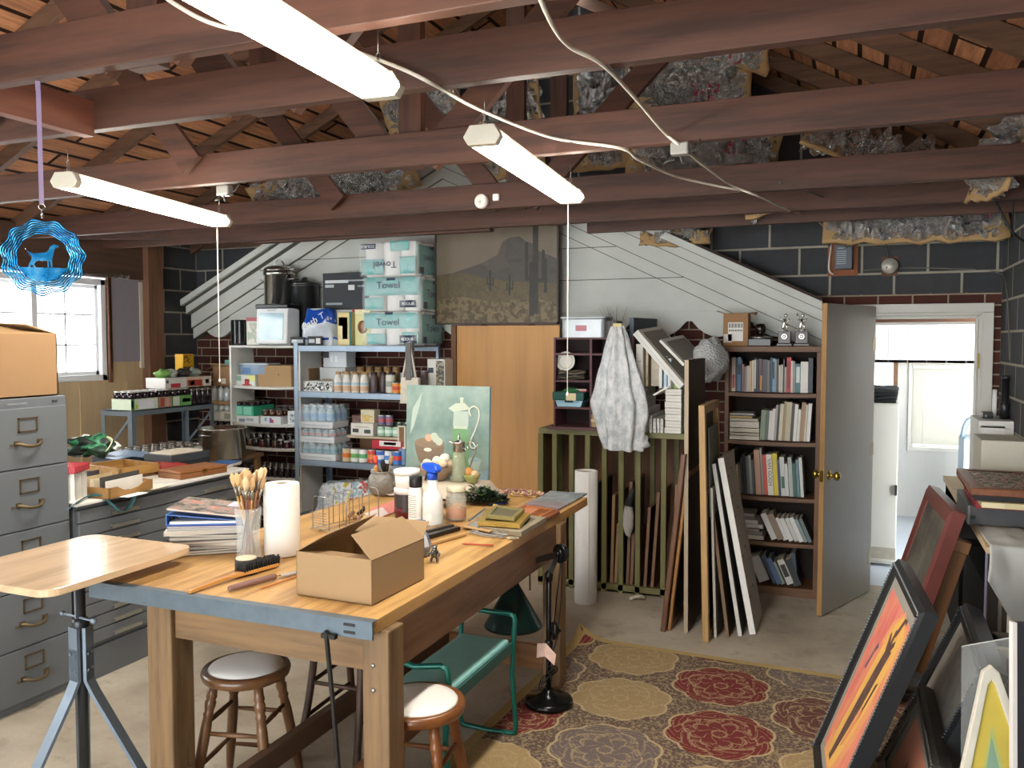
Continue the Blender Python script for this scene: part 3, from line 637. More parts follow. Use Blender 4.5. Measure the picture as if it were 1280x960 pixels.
# ================================================================= STOOLS AND CHAIR
def stool(x, y, rz, hgt, wood, label):
    t = T('wooden_stool', label, 'stool', (x, y, 0), rz)
    b = MB(); b.lathe([(0, hgt-.052), (.14, hgt-.052), (.163, hgt-.04), (.168, hgt-.022), (.162, hgt-.008), (.148, hgt-.004), (.14, hgt-.01)], 36); b.ob('seat', WOOD(wood, 0, .35, .25, coat=.3), t)
    b = MB(); b.lathe([(0, hgt+.012), (.06, hgt+.012), (.11, hgt+.007), (.136, hgt-.002), (.144, hgt-.012)], 36); b.ob('seat_pad', P('#efeee8', .3, var=.04), t)
    def leg(k, z):
        a = PI/4+PI/2*k; r = .125+(hgt-.05-z)*.20; return Vector((r*math.cos(a), r*math.sin(a), z))
    for k in range(4):
        b = MB(); zs = [0, .02, .10, .19, .28, hgt-.20, hgt-.17, hgt-.16, hgt-.15, hgt-.13, hgt-.115, hgt-.105, hgt-.095, hgt-.08, hgt-.05]
        rr = [.013, .015, .019, .02, .0205, .0195, .0165, .021, .0165, .02, .022, .0165, .021, .018, .018]
        b.tube([leg(k, z) for z in zs], rr, 12); b.ob('leg', WOOD(wood, 2, .4, .25, coat=.2), t)
    for zz in (.11, .27):
        for k in range(4):
            z = zz+.035*(k % 2); p, q = leg(k, z), leg((k+1) % 4, z); b = MB(); b.tube([p, p.lerp(q, .5), q], [.007, .0105, .007], 8); b.ob('rung', WOOD(wood, 0, .45, .25), t)
    return t
stool(-2.17, 2.585, .25, .50, '#6b4a2e', 'wooden stool with white padded seat under the front of the table')
stool(-1.405, 2.56, .15, .50, '#7b4a24', 'wooden stool with white padded seat behind the right table leg')
ch = T('wooden_chair', 'dark wooden chair pushed far under the work table', 'chair', (-2.02, 3.10, 0))
MDK = WOOD('#4a3428', 2, .5, .3)
b = MB(); b.lathe([(0, .43), (.17, .43), (.185, .44), (.185, .455), (.17, .465), (0, .46)], 30); b.ob('seat', MDK, ch)
LG = {}
for k, (x, y, fx, fy) in enumerate(((-.10, -.14, -.13, -.24), (.13, -.14, .14, -.20), (.13, .14, .17, .24), (-.12, .14, -.16, .25))):
    pts = [Vector((x, y, .43)), Vector((x+(fx-x)*.2, y+(fy-y)*.2, .3)), Vector((x+(fx-x)*.5, y+(fy-y)*.5, .16)), Vector((fx, fy, 0))]; LG[k] = pts
    b = MB(); b.tube(smoothpath(pts, 5), .0165, 10); b.ob('leg', MDK, ch)
for a, c in ((0, 1), (1, 2), (2, 3), (3, 0)):
    for i in (1, 2):
        if i == 2 and a % 2 == 0: continue
        b = MB(); b.tube([LG[a][i], LG[c][i]], .009, 8); b.ob('rung', MDK, ch)
# ================================================================= GARDEN KNEELER
M_GRN = P('#0f5a4e', .3, .2, var=.1)
kn = T('garden_kneeler', 'green padded folding garden kneeler bench under the table', 'bench', (-1.505, 3.06, 0))
MB().box(-.115, .115, -.30, .30, .415, .445).ob('seat_pad', P('#86bdb8', .75, var=.1), kn, bev=.01)
b = MB(); b.box(-.12, .12, -.305, .305, .39, .415); b.box(-.125, -.118, -.305, .305, .385, .43); b.box(.118, .125, -.305, .305, .385, .43); b.ob('tray', P('#2b5d58', .5), kn)
for s_ in (-1, 1):
    y = s_*.325; b = MB()
    pts = [(-.125, y, .53), (-.12, y, .545), (-.10, y, .55), (0, y+s_*.02, .54), (.10, y, .55), (.125, y, .54), (.13, y, .52), (.128, y-s_*.01, .42), (.118, y, .28), (.135, y, .05), (.13, y, .02), (.115, y, .014), (0, y-s_*.01, .014), (-.115, y, .014), (-.13, y, .02), (-.135, y, .05), (-.118, y, .28), (-.128, y-s_*.01, .42)]
    b.tube(pts, .0115, 10, True); b.ob('end_frame', M_GRN, kn)
# ================================================================= DRAFTING LAMP ON THE FLOOR
M_BLK = P('#151515', .3, .3, var=.1)
lp = T('drafting_lamp', 'old black drafting lamp with dark green cone shade at the table leg', 'lamp', (-1.345, 3.74, .009))
b = MB(); b.lathe([(.0, 0), (.112, 0), (.118, .008), (.116, .026), (.105, .034), (.06, .04), (.05, .05), (.03, .06), (.026, .075), (0, .075)], 36); b.ob('base', P('#121414', .2, .3), lp)
b = MB(); b.cyl((0, 0, .07), (0, 0, .62), .013); b.lathe([(.02, .25), (.022, .3), (.016, .31)], 12); b.lathe([(.018, .6), (.02, .63), (.01, .645)], 12); b.ob('post', M_BLK, lp)
def wheel(b, c, r, ax):
    d = Vector(ax).normalized(); c = Vector(c); b.cyl(c-d*.012, c+d*.012, r, n=20); b.cyl(c-d*.02, c+d*.02, r*.5, n=12); b.cyl(c-d*.03, c+d*.03, r*.2, n=8)
for q_ in (((.03, .0, .36), .042, (.9, .4, 0)), ((.06, .0, .735), .045, (.5, .85, 0)), ((-.085, -.14, .70), .045, (.5, .85, 0))):
    b = MB(); wheel(b, *q_); b.ob('joint', M_BLK, lp)
b = MB(); b.bar((.0, .0, .62), (.05, .0, .735), .012, .02); b.bar((.06, .0, .735), (-.085, -.14, .70), .014, .026); b.bar((.06, .012, .735), (.02, .012, .36), .006, .006); b.cyl((-.05, -.12, .69), (-.05, -.12, .58), .004, n=6); b.ob('arm', M_BLK, lp)
b = MB(); sx, sy = -.12, -.155
b.lathe([(.024, .67), (.026, .62), (.03, .605), (.026, .6)], 18, (sx, sy, 0)); b.cyl((sx, sy, .645), (sx-.05, sy-.01, .635), .004, n=6); b.ball((sx-.05, sy-.01, .635), .008, 8, 6); b.bar((sx, sy, .66), (-.085, -.14, .70), .02, .02); b.ob('socket', M_BLK, lp)
b = MB(); b.lathe([(.03, .607), (.132, .425), (.136, .415), (.132, .417), (.126, .425), (.027, .602)], 40, (sx, sy, 0), False); b.ob('lamp_shade', P('#0b221f', .28, .35), lp)
b = MB(); 
for k in range(5): b.tube([(.02*math.cos(q+k)+.01*k-.02, .03*math.sin(q*1.2+k), .10+.035*k/2+.03*math.sin(q+k*1.7)) for q in [2*PI*i/14 for i in range(14)]], .003, 6, True)
b.tube(smoothpath([(.06, .02, .72), (.05, .03, .5), (.03, .02, .3), (.0, -.02, .2), (.03, -.03, .13)], 5), .003, 6); b.ob('cord', P('#0c0c0c', .4), lp)
b = MB(); b.add([(-.045, -.045, .235), (0, -.05, .25), (0, -.04, .31), (-.045, -.035, .30)], [(0, 1, 2, 3)]); b.add([(0, -.05, .25), (.045, -.045, .21), (.05, -.035, .26), (0, -.04, .31)], [(0, 1, 2, 3)]); b.ob('paper_tag', P('#d9b7a8', .6, var=.2, scale=40), lp, solid=.001)
# ================================================================= RUG
def m_rug():
    s = NT('rug'); v = s.coord(scale=(1.85, 1.85, 1), rot=(0, 0, .35), loc=(.2, .1, 0)); wob = s.noise(v, 3, 2)
    sp0 = s.new('ShaderNodeSeparateXYZ'); s.link(v, sp0.inputs[0]); x, y = sp0.outputs[0], sp0.outputs[1]; M = s.math
    cb = s.new('ShaderNodeCombineXYZ'); s.link(M('SUBTRACT', x, M('MULTIPLY', y, .57735)), cb.inputs[0]); s.link(M('MULTIPLY', y, 1.1547), cb.inputs[1])
    vo = s.new('ShaderNodeTexVoronoi', voronoi_dimensions='2D'); s.link(cb.outputs[0], vo.inputs['Vector']); vo.inputs['Scale'].default_value = 1; vo.inputs['Randomness'].default_value = 0
    sub = s.new('ShaderNodeVectorMath', operation='SUBTRACT'); s.link(cb.outputs[0], sub.inputs[0]); s.link(vo.outputs['Position'], sub.inputs[1])
    sp = s.new('ShaderNodeSeparateXYZ'); s.link(sub.outputs[0], sp.inputs[0]); dx = M('ADD', sp.outputs[0], M('MULTIPLY', sp.outputs[1], .5)); dy = M('MULTIPLY', sp.outputs[1], .866)
    ang = M('ARCTAN2', dy, dx); d = M('SQRT', M('ADD', M('MULTIPLY', dx, dx), M('MULTIPLY', dy, dy)))
    c6 = M('ABSOLUTE', M('COSINE', M('MULTIPLY', ang, 4)))
    ed = M('SUBTRACT', d, M('MULTIPLY', c6, .048))               # scalloped outline at .40
    spc = s.new('ShaderNodeSeparateColor'); s.link(vo.outputs['Color'], spc.inputs[0])
    base = s.ramp(spc.outputs[0], [(0, '#7a3434'), (.22, '#b39a6c'), (.40, '#776b66'), (.62, '#6a4640'), (.8, '#863838'), (.9, '#a8916a')], 'CONSTANT')
    def near(e, w): return M('LESS_THAN', M('ABSOLUTE', e), w)
    a8 = M('MULTIPLY', ang, 4)
    l1 = near(M('SINE', M('ADD', a8, M('MULTIPLY', M('SINE', M('MULTIPLY', d, 30)), 1.5))), .2); l2 = near(M('SINE', M('SUBTRACT', M('MULTIPLY', ang, 8), M('MULTIPLY', M('SINE', M('MULTIPLY', d, 42)), 2.0))), .24)
    l3 = near(M('SUBTRACT', d, M('ADD', .17, M('MULTIPLY', c6, .07))), .010); l4 = near(M('SUBTRACT', d, M('ADD', .29, M('MULTIPLY', M('COSINE', a8), .035))), .010); l5 = near(M('SUBTRACT', d, .06), .010)
    ln = M('MAXIMUM', M('MULTIPLY', M('MAXIMUM', l1, M('MULTIPLY', l2, M('GREATER_THAN', d, .2))), .8), M('MAXIMUM', l3, M('MAXIMUM', l4, l5)))
    n = s.noise(v, 22, 3); ln = M('MULTIPLY', ln, M('GREATER_THAN', n.outputs['Fac'], .42))
    k = s.mix(M('MULTIPLY', ln, .62), base, '#c0ab82')
    bgc = s.mix(M('MULTIPLY', M('GREATER_THAN', s.noise(v, 38, 4, .7).outputs['Fac'], .52), .75), '#66564f', '#b09d78')
    k = s.mix(M('GREATER_THAN', ed, .40), k, bgc); k = s.mix(near(M('SUBTRACT', ed, .40), .012), k, '#c2ae86')
    n2 = s.noise(s.coord(), 95, 3); k = s.mix(M('MULTIPLY', n2.outputs['Fac'], .5), k, '#40332d')
    s.bump(n2.outputs['Fac'], .5, .004); return s.fin(k, .95, spec=.1)
rg = T('area_rug', 'patterned red and tan area rug on the concrete floor', 'rug', (0, 0, 0), 0)
RUGM = TR((-1.495, 4.69, 0), (0, 0, math.radians(-2.2))); rg.matrix_world = RUGM
def rugz(u, v): return .006+.07*max(0, 1-math.hypot(u, v)/.16)**2
b = MB(); b.grid(lambda u, v: (u*2.15, -v*3.4, .006+.075*max(0, 1-math.hypot(u*2.15, v*3.4*.8)/.17)**1.6), 44, 60); b.ob('pile', m_rug(), rg, solid=.006)
b = MB(); f = lambda x, y: .0105+.075*max(0, 1-math.hypot(x, y*.8)/.17)**1.6
b.grid(lambda u, v: (u*2.15, -.05*v, f(u*2.15, .05*v)), 60, 3); b.grid(lambda u, v: (.05*v, -u*3.4, f(.05*v, u*3.4)), 90, 3); b.ob('border', P('#a8905e', .95, var=.25, scale=60), rg)
# ================================================================= THINGS ON THE WORK TABLE
TZ = .883
def tp(px, py, z=TZ): return G(px, py, z)
# open cardboard box in front
a, c, e = tp(371, 743), tp(465, 757), tp(518, 722)
ux = (c-a).normalized(); W = (c-a).length; D = (e-c).length; uy = Vector((-ux.y, ux.x, 0)); Hb = .148
cb = TM('cardboard_box', FR(a, ux, uy), 'open brown cardboard box with raised flaps on the work table', 'box')
M_CB = P('#967b58', .75, var=.05, scale=8); M_CBI = P('#ad8a5c', .8, var=.05)
b = MB(); t = .003
b.box(0, W, 0, t, 0, Hb); b.box(0, W, D-t, D, 0, Hb); b.box(0, t, 0, D, 0, Hb); b.box(W-t, W, 0, D, 0, Hb); b.box(0, W, 0, D, 0, t)
b.ob('body', M_CB, cb)
def flap(q): MB().add(q, [(0, 1, 2, 3)]).ob('flap', M_CB, cb, solid=.003)
flap([(W, .0, Hb), (W, D, Hb), (W-.085, D-.01, Hb+.075), (W-.085, .01, Hb+.075)])
flap([(0, 0, Hb), (0, D, Hb), (.105, D-.005, Hb+.075), (.105, .02, Hb+.062)])
flap([(0.003, D, Hb), (W-.003, D, Hb), (W-.01, D+.055, Hb+.05), (.01, D+.055, Hb+.05)])
flap([(.004, 0, Hb), (W-.004, 0, Hb), (W-.02, .09, Hb-.012), (.02, .09, Hb-.012)])
# walnuts and black clamp behind the flap
for i, (px, py) in enumerate(((430, 650), (436, 652), (442, 655), (447, 650), (434, 646), (448, 656))):
    o = MB().ball((0, 0, 0), .012, 12, 8, 1, .9, .92, .18, i).ob('walnut', P('#8f6f55', .7, var=.25, scale=60)); put(o, tp(px, py)+Vector((0, .05, .011)))
    tag(o, 'brown walnut lying behind the open cardboard box', 'nut', 'walnuts behind the cardboard box')
o = MB().tube([(0, 0, .008), (.02, .005, .02), (.035, 0, .034), (.03, .01, .045)], [.008, .011, .010, .006], 8).ob('plastic_clip', P('#1a1a1a', .4)); put(o, tp(437, 648)+Vector((.0, .07, 0)))
tag(o, 'black plastic clip lying among the walnuts', 'clip')
# glass vase of brushes
v = tp(311, 698); vs_ = T('brush_vase', 'clear glass vase packed with long paint brushes on the table', 'vase', v)
rv = .0415
vs_.scale = (1.25, 1.25, 1.32)
MB().lathe([(0, 0), (rv*.92, 0), (rv*.95, .01), (rv*.86, .07), (rv*.92, .11), (rv*1.02, .155), (rv*.97, .155), (rv*.87, .11), (rv*.8, .07), (rv*.88, .014), (0, .012)], 32, caps=False).ob('glass', GLASS('#dfe6e4', .03, .2), vs_)
BR = random.Random(3)
for i in range(26):
    a0 = BR.uniform(0, 2*PI); r0 = BR.uniform(.004, .026); a1 = a0+PI+BR.uniform(-.8, .8); r1 = BR.uniform(.012, .052); L = BR.uniform(.235, .275)
    p = Vector((r0*math.cos(a0), r0*math.sin(a0), .016)); q = Vector((r1*math.cos(a1), r1*math.sin(a1), L*.97))
    # stay inside the rim
    k = (.15-p.z)/(q.z-p.z); m = p.lerp(q, k); lim = rv*.8
    if math.hypot(m.x, m.y) > lim: f = lim/math.hypot(m.x, m.y); q.x *= f; q.y *= f
    d = (q-p).normalized(); 
    br = T('paint_brush', 'worn bristle paint brush standing in the glass vase', 'paint brush', v, group='paint brushes in the glass vase'); br.scale = (1.25, 1.25, 1.27)
    b = MB(); b.tube([p, p.lerp(q, .5), q-d*.05], [.0022, .004, .0035], 7); b.ob('handle', P(BR.choice(['#b07f45', '#c39a5c', '#5c3a28', '#8d6440', '#742f2a', '#3c4a52']), .4, var=.2), br)
    b = MB(); b.cyl(q-d*.05, q-d*.02, .0042, .005, 8); b.ob('ferrule', P('#9a968c', .35, .8), br)
    b = MB(); b.tube([q-d*.02, q-d*.005, q+d*.012, q+d*.022], [.0055, .0085, .009, .003], 9, flat=.6); b.ob('bristles', P(BR.choice(['#c9a878', '#d6bb8e', '#b3926a', '#d9c29c']), .9, var=.2, scale=90), br)
# black tin with pale lid and scrub brush
v = tp(308, 716); o = T('low_tin', 'low round black tin with a pale cork lid before the brush vase', 'tin', v)
MB().lathe([(0, 0), (.040, 0), (.041, .004), (.041, .052), (.039, .054), (0, .054)], 30).ob('body', P('#222120', .6, var=.3, scale=30), o)
MB().lathe([(0, .054), (.037, .054), (.037, .0585), (0, .059)], 30).ob('lid', P('#cfc0a2', .8, var=.15, scale=60), o)
a, c = tp(236, 742), tp(348, 706); d = (c-a); L = d.length; ux = d.normalized()
sb_ = TM('scrub_brush', FR(a, ux, Vector((-ux.y, ux.x, 0))), 'long wooden brush with black bristles turned upward beside the tin', 'brush')
b = MB()
def hb(u, s):   # handle centreline: height and half width
    x = u*L; w = .010+.004*u if u < .45 else .014+.011*min(1, (u-.45)/.2) if u < .93 else .025*max(.2, 1-((u-.93)/.07)**2*.8); return x, w, .006+.010*math.sin(PI*u)*.7
N = 24; vsx = []
for i in range(N+1):
    x, w, z = hb(i/N, 0); vsx += [(x, -w, z-.006), (x, w, z-.006), (x, w*.9, z+.007), (x, -w*.9, z+.007)]
fs = []
for i in range(N):
    for j in range(4): fs.append((4*i+j, 4*i+(j+1) % 4, 4*i+4+(j+1) % 4, 4*i+4+j))
b.add(vsx, fs+[(3, 2, 1, 0), (4*N, 4*N+1, 4*N+2, 4*N+3)], True); b.ob('handle', WOOD('#bb8442', 0, .35, .25, coat=.3), sb_, bev=.002)
b = MB()
for i in range(15):
    for j in range(5):
        x = L*(.56+.40*i/14); y = (-1+j/2)*.018; jx, jy = BR.uniform(-.003, .003), BR.uniform(-.003, .003); z0 = hb(x/L, 0)[2]+.005
        b.cyl((x, y, z0), (x+jx+.002, y+jy, z0+.030+BR.uniform(-.003, .003)), .0042, .005, 6)
b.ob('bristles', P('#191817', .8), sb_)
a, c = tp(286, 740), tp(345, 724); e = tp(372, 714); d = (c-a).normalized(); L = (c-a).length
kf = TM('scraper', FR(a+Vector((0, 0, .0115)), d, Vector((-d.y, d.x, 0))), 'painter knife with worn mauve wooden handle by the scrub brush', 'knife')
MB().tube([(0, 0, 0), (.004, 0, 0), (L*.4, 0, 0), (L*.8, 0, 0), (L-.004, 0, 0), (L, 0, 0)], [.008, .0105, .0115, .0105, .011, .008], 12).ob('handle', WOOD('#7b5a52', 0, .5, .2), kf)
MB().cyl((L, 0, 0), (L+.02, 0, -.001), .004, .003, 8).ob('shank', P('#b9a066', .3, .9), kf)
MB().prism([(L+.015, -.004), (L+.03, -.014), (L+.11, -.016), (L+.11, .014), (L+.03, .012), (L+.015, .004)], -.004, -.0025).ob('blade', P('#c3c6c8', .2, .95), kf)
a, c = tp(328, 736), tp(371, 722)
b = MB(); b.cyl(a+Vector((0, 0, .004)), c+Vector((0, 0, .004)), .0038, n=6); b.cyl(a+Vector((0, 0, .004)), a+(a-c).normalized()*.012+Vector((0, 0, .003)), .0035, .0006, 6); tag(b.ob('pencil', P('#b9763e', .5)), 'tan wooden pencil beside the painter knife', 'pencil')
# paper towel roll
def m_towel():
    s = NT('paper'); w = s.new('ShaderNodeTexWave', bands_direction='DIAGONAL'); s.link(s.coord(scale=(1, 1, 1)), w.inputs['Vector']); w.inputs['Scale'].default_value = 70; w.inputs['Distortion'].default_value = 2
    s.bump(w.outputs['Fac'], .12, .002); return s.fin('#dedbd4', .9, spec=.1)
v = tp(353, 692); o = T('paper_towel_roll', 'white paper towel roll standing on the work table', 'paper towel', v)
o.scale = (1.05, 1.05, 1.13)
MB().lathe([(.02, 0), (.066, 0), (.068, .003), (.068, .252), (.066, .255), (.02, .255)], 40, caps=False).ob('paper', m_towel(), o)
MB().lathe([(.02, 0), (.02, .254), (.0185, .254), (.0185, 0)], 24, caps=False).ob('core', P('#a08a6c', .8), o)
# stack of magazines with blue binder
a = tp(252, 700)
stack = [('#8a8078', .30, .22, 9, 'grey magazine at the bottom of the magazine stack'), ('#2b2b30', .29, .22, 12, 'black magazine second from the bottom of the stack'), ('#d8d4c8', .28, .21, 3, 'white magazine third from the bottom of the stack'), ('#a04a30', .28, .21, -4, 'rust red magazine low in the magazine stack'),
 ('#e2dfd6', .28, .21, -8, 'cream magazine lying on the rust red one'), ('#3b3a3a', .29, .22, 5, 'charcoal magazine in the middle of the magazine stack'), ('#c7c2b6', .28, .21, 2, 'pale magazine just under the black and white one'), ('#1f2022', .28, .22, -6, 'black magazine under the white ones in the stack'), ('#e6e3da', .30, .22, 6, 'white thick magazine two below the blue folder'), ('#d6d8da', .30, .23, 0, 'light grey magazine right below the blue folder'), ('#26379a', .30, .21, -3, 'dark blue paper folder in the magazine stack')]
z = TZ; c0 = Vector((a.x-.10, a.y+.17, 0)); BK = random.Random(5)
def magazine(w, d, h, col, rz, loc, label, name='magazine', cover=None):
    o = T(name, label, 'magazine', loc, rz)
    MB().box(-w/2+.002, w/2-.002, -d/2+.002, d/2-.002, .0008, h-.0008).ob('pages', P('#c2baab', .8, var=.15, scale=40, stretch=(1, 1, 30)), o)
    b = MB(); b.box(-w/2, w/2, -d/2, d/2, 0, .0008); b.box(-w/2, w/2, -d/2, d/2, h-.0018, h); b.box(-w/2, -w/2+.0012, -d/2, d/2, 0, h); b.ob('cover', cover or P(col, .3, var=.12), o); return o
for (col, w, d, rz, lab), h in zip(stack, (.009, .010, .009, .008, .010, .012, .010, .010, .017, .012, .008)):
    magazine(w, d, h, col, math.radians(30+rz), (c0.x+BK.uniform(-.02, .02), c0.y+BK.uniform(-.015, .015), z), lab); z += h+.0004
bd = TM('ring_binder', TR((c0.x+.0, c0.y+.005, z+.001), (0, 0, math.radians(28))), 'bright blue ring binder near the top of the magazine stack', 'binder')
b = MB(); b.box(-.15, .14, -.115, .115, 0, .003); b.box(-.153, -.15, -.115, .115, 0, .045); b.at(TR((-.15, 0, .042), (0, .10, 0))).box(0, .29, -.115, .115, 0, .003); b.ob('cover', P('#3f73c4', .35), bd)
b = MB(); b.at(Matrix()); b.box(-.14, .12, -.108, .10, .004, .014); b.ob('pages', P('#e9e8e2', .8), bd)
b = MB(); 
for y in (-.06, 0, .06): b.tube([(-.13+.016*math.cos(q), y, .02+.014*math.sin(q)) for q in [2*PI*i/12 for i in range(12)]], .0015, 6, True)
b.ob('ring', P('#c9ccce', .2, .95), bd)
def m_magcover():
    s = NT('cover'); n = s.noise(s.coord(scale=(9, 14, 3)), 1.2, 5, .7); k = s.ramp(n.outputs['Fac'], [(.3, '#3c3c3a'), (.44, '#77726a'), (.54, '#a89c94'), (.58, '#b8675a'), (.62, '#c9a08c'), (.75, '#c9c2b4')]); return s.fin(k, .18)
mg = magazine(.30, .225, .009, '#999', 0, (0, 0, 0), 'glossy art magazine tilted on top of the blue binder', cover=m_magcover())
mg.matrix_world = TR((c0.x+.02, c0.y-.01, z+.052), (.02, .10, math.radians(22)))
b = MB(); b.box(.05, .14, .02, .105, .0092, .0098); b.ob('cover_panel', P('#cfc3d6', .3), mg)
text('DI', .035, P('#f4f2ee', .4), mg, TR((.07, .085, .0102), (0, 0, 0)))
# wire letter rack
a = tp(380, 668); c = tp(455, 640)
M_WIRE = P('#9b9a96', .3, .9)
d = Vector((.24, .97, 0)).normalized(); r0 = tp(398, 664)
wr = TM('wire_rack', FR(r0, Vector((d.y, -d.x, 0)), d), 'shiny wire letter rack of arched dividers behind the towel roll', 'rack')
for k in range(6):
    y = .015+.062*k; hh = .155; b = MB(); pts = [(-.055, y, .004), (-.055, y, hh*.8), (-.05, y, hh*.93), (-.038, y, hh), (.038, y, hh), (.05, y, hh*.93), (.055, y, hh*.8), (.055, y, .004)]
    b.tube(pts, .0022, 7); b.ob('divider', M_WIRE, wr)
b = MB()
for x in (-.055, .055, 0): b.tube([(x, 0, .004), (x, .34, .004)], .0022, 6)
for q in range(7): b.tube([(-.055, .003+.008*math.sin(q), .012+.012*q), (-.02, -.006, .014+.012*q), (.02, .006, .010+.012*q), (.055, 0, .013+.012*q)], .0018, 6)
b.ob('base_wires', M_WIRE, wr)
b = MB(); b.cyl((.075, .10, 0), (.075, .10, .155), .003, n=8); b.box(.06, .09, .085, .115, 0, .006); b.ob('upright', M_WIRE, wr)
# stoneware pot of brushes
v = tp(473, 620); v.y += .045; pt = T('stoneware_pot', 'round grey stoneware pot holding stubby brushes on the table', 'pot', v)
def m_pot():
    s = NT('stoneware'); n = s.noise(s.coord(scale=(1, 1, 1)), 32, 2); s.bump(s.ramp(n.outputs['Fac'], [(.45, (0, 0, 0)), (.55, (1, 1, 1))]), .5, .006); return s.fin(s.mix(n.outputs['Fac'], '#8f8c84', '#6d6b66'), .3)
MB().lathe([(0, 0), (.045, 0), (.055, .006), (.075, .035), (.083, .065), (.080, .09), (.07, .112), (.062, .122), (.066, .130), (.066, .136), (.058, .137), (.055, .122), (.068, .1), (.07, .06), (.045, .012), (0, .01)], 36, caps=False).ob('body', m_pot(), pt)
MB().tube([(.06, -.01, .125), (.085, -.015, .13), (.098, -.02, .1), (.09, -.02, .075), (.078, -.015, .06)], .008, 8).ob('lug', m_pot(), pt)
for i, (dx, dy, L, col, tip, lab) in enumerate((( -.035, -.01, .22, '#d8563e', '#d8563e', 'red handled scraper standing in the stoneware pot'), (-.01, .02, .19, '#c9a878', '#2a2622', 'round black bristle brush in the stoneware pot'), (.02, -.015, .18, '#b8793f', '#191715', 'short black brush in the stoneware pot'), (.045, .01, .22, '#8d7a5c', '#a08a68', 'tall tan brush leaning right in the stoneware pot'), (-.02, -.03, .165, '#b9a27c', '#c08a4a', 'wide copper banded brush in the stoneware pot'), (.01, .03, .17, '#6b4a32', '#3a2c22', 'brown brush at the back of the stoneware pot'), (-.055, .0, .14, '#cfd6d9', '#dfe4e6', 'pale blue flat spatula leaning left in the stoneware pot'))):
    br = T('paint_brush', lab, 'paint brush', v, group='brushes in the stoneware pot')
    p = Vector((dx*.4, dy*.4, .014)); q = Vector((dx*1.15, dy*1.2, L)); dd = (q-p).normalized()
    MB().tube([p, q-dd*.05], [.004, .005], 8).ob('handle', P(col, .4), br)
    MB().tube([q-dd*.05, q-dd*.03, q-dd*.012, q], [.008, .0125, .014, .009], 10, flat=.6).ob('bristles', P(tip, .8, var=.3, scale=60), br)
# white tubs
v = tp(505, 649); v.y += .03
o = T('plastic_tub', 'clear plastic tub half full of dark red pigment below the white tub', 'tub', v); o.scale = (1.2, 1.2, 1.3)
MB().lathe([(0, 0), (.046, 0), (.049, .1), (.047, .1), (.044, .004), (0, .003)], 30, caps=False).ob('body', P('#c9c4c4', .25, var=.03), o)
MB().lathe([(.0, .004), (.0475, .004), (.0488, .055), (.0, .055)], 30).ob('pigment', P('#5b1420', .3, var=.3, scale=40), o)
b = MB(); b.grid(lambda u, w: ((.0500)*math.cos(-2.9+1.5*u), (.0500)*math.sin(-2.9+1.5*u), .045+.05*w), 12, 3); b.grid(lambda u, w: ((.0503)*math.cos(-1.4+1.6*u), (.0503)*math.sin(-1.4+1.6*u), .03+.065*w), 12, 3); b.ob('label_wrap', P('#3a3536', .4, var=.4, scale=50), o)
b = MB(); b.grid(lambda u, w: ((.0508)*math.cos(-2.95+.5*u), (.0508)*math.sin(-2.95+.5*u), .012+.08*w), 6, 3); b.ob('pink_label', P('#e0559e', .4), o)
b = MB(); b.lathe([(0, .098), (.052, .098), (.053, .112), (.05, .116), (0, .115)], 30); b.ob('lid', P('#edebe6', .35), o)
o = T('plastic_tub', 'white lidded plastic tub stacked on the tub of red pigment', 'tub', v+Vector((0, 0, .1515))); o.scale = (1.2, 1.2, 1.35)
MB().lathe([(0, 0), (.045, 0), (.048, .05), (0, .05)], 30).ob('body', P('#e5e2dc', .4), o)
MB().lathe([(0, .048), (.052, .048), (.054, .062), (.052, .065), (.044, .0655), (.042, .061), (0, .061)], 30).ob('lid', P('#f1efea', .3), o)
# white bottle with black cap
v = tp(520, 652); o = T('bottle', 'white label bottle with black screw cap beside the spray bottle', 'bottle', v); o.scale = (1.15, 1.15, 1.25)
MB().lathe([(0, 0), (.028, 0), (.031, .004), (.031, .118), (.027, .13), (.022, .136), (0, .136)], 28).ob('body', P('#e6e3dc', .35), o)
b = MB(); b.grid(lambda u, w: (.0314*math.cos(-2.9+2.6*u), .0314*math.sin(-2.9+2.6*u), .012+.1*w), 14, 3); 
b.ob('paper_label', P('#efece6', .6), o)
b = MB()
for k in range(11): b.grid(lambda u, w: (.0317*math.cos(-2.6+1.6*u), .0317*math.sin(-2.6+1.6*u), .022+.008*k+.0022*w), 8, 2)
b.ob('print_lines', P('#8a8680', .6), o)
MB().lathe([(0, .134), (.026, .134), (.027, .137), (.027, .172), (.025, .175), (0, .175)], 30).ob('cap', P('#161616', .4), o)
# spray bottle
v = tp(541, 655); o = T('spray_bottle', 'translucent spray bottle with bright blue trigger on the table', 'spray bottle', v); o.scale = (1.35, 1.35, 1.38)
MB().lathe([(0, 0), (.032, 0), (.035, .005), (.035, .088), (.031, .104), (.021, .116), (.017, .135), (.0165, .155), (0, .155)], 28).ob('body', P('#e4e7e4', .35, var=.03), o)
MB().lathe([(.0352, .006), (.0356, .04), (.0352, .041)], 28, caps=False).ob('liquid_band', P('#cfd2cc', .3), o)
b = MB(); b.lathe([(0, .153), (.018, .153), (.018, .172), (.012, .176), (0, .176)], 20); b.ob('collar', P('#1b4fc0', .35), o)
b = MB(); b.at(TR((0, 0, .172), (0, 0, -.5))); b.prism([(-.055, .028), (-.05, .014), (-.012, .004), (.03, .006), (.04, .018), (.03, .034), (-.01, .038), (-.045, .034)], -.012, .012, 'y'); b.ob('trigger_head', P('#1f55cf', .3), o, bev=.004)
b = MB(); b.at(TR((0, 0, .172), (0, 0, -.5))); b.tube([(-.025, 0, .01), (-.034, 0, -.01), (-.046, 0, -.026)], [.006, .006, .004], 8); b.ob('trigger', P('#2a3540', .35), o)
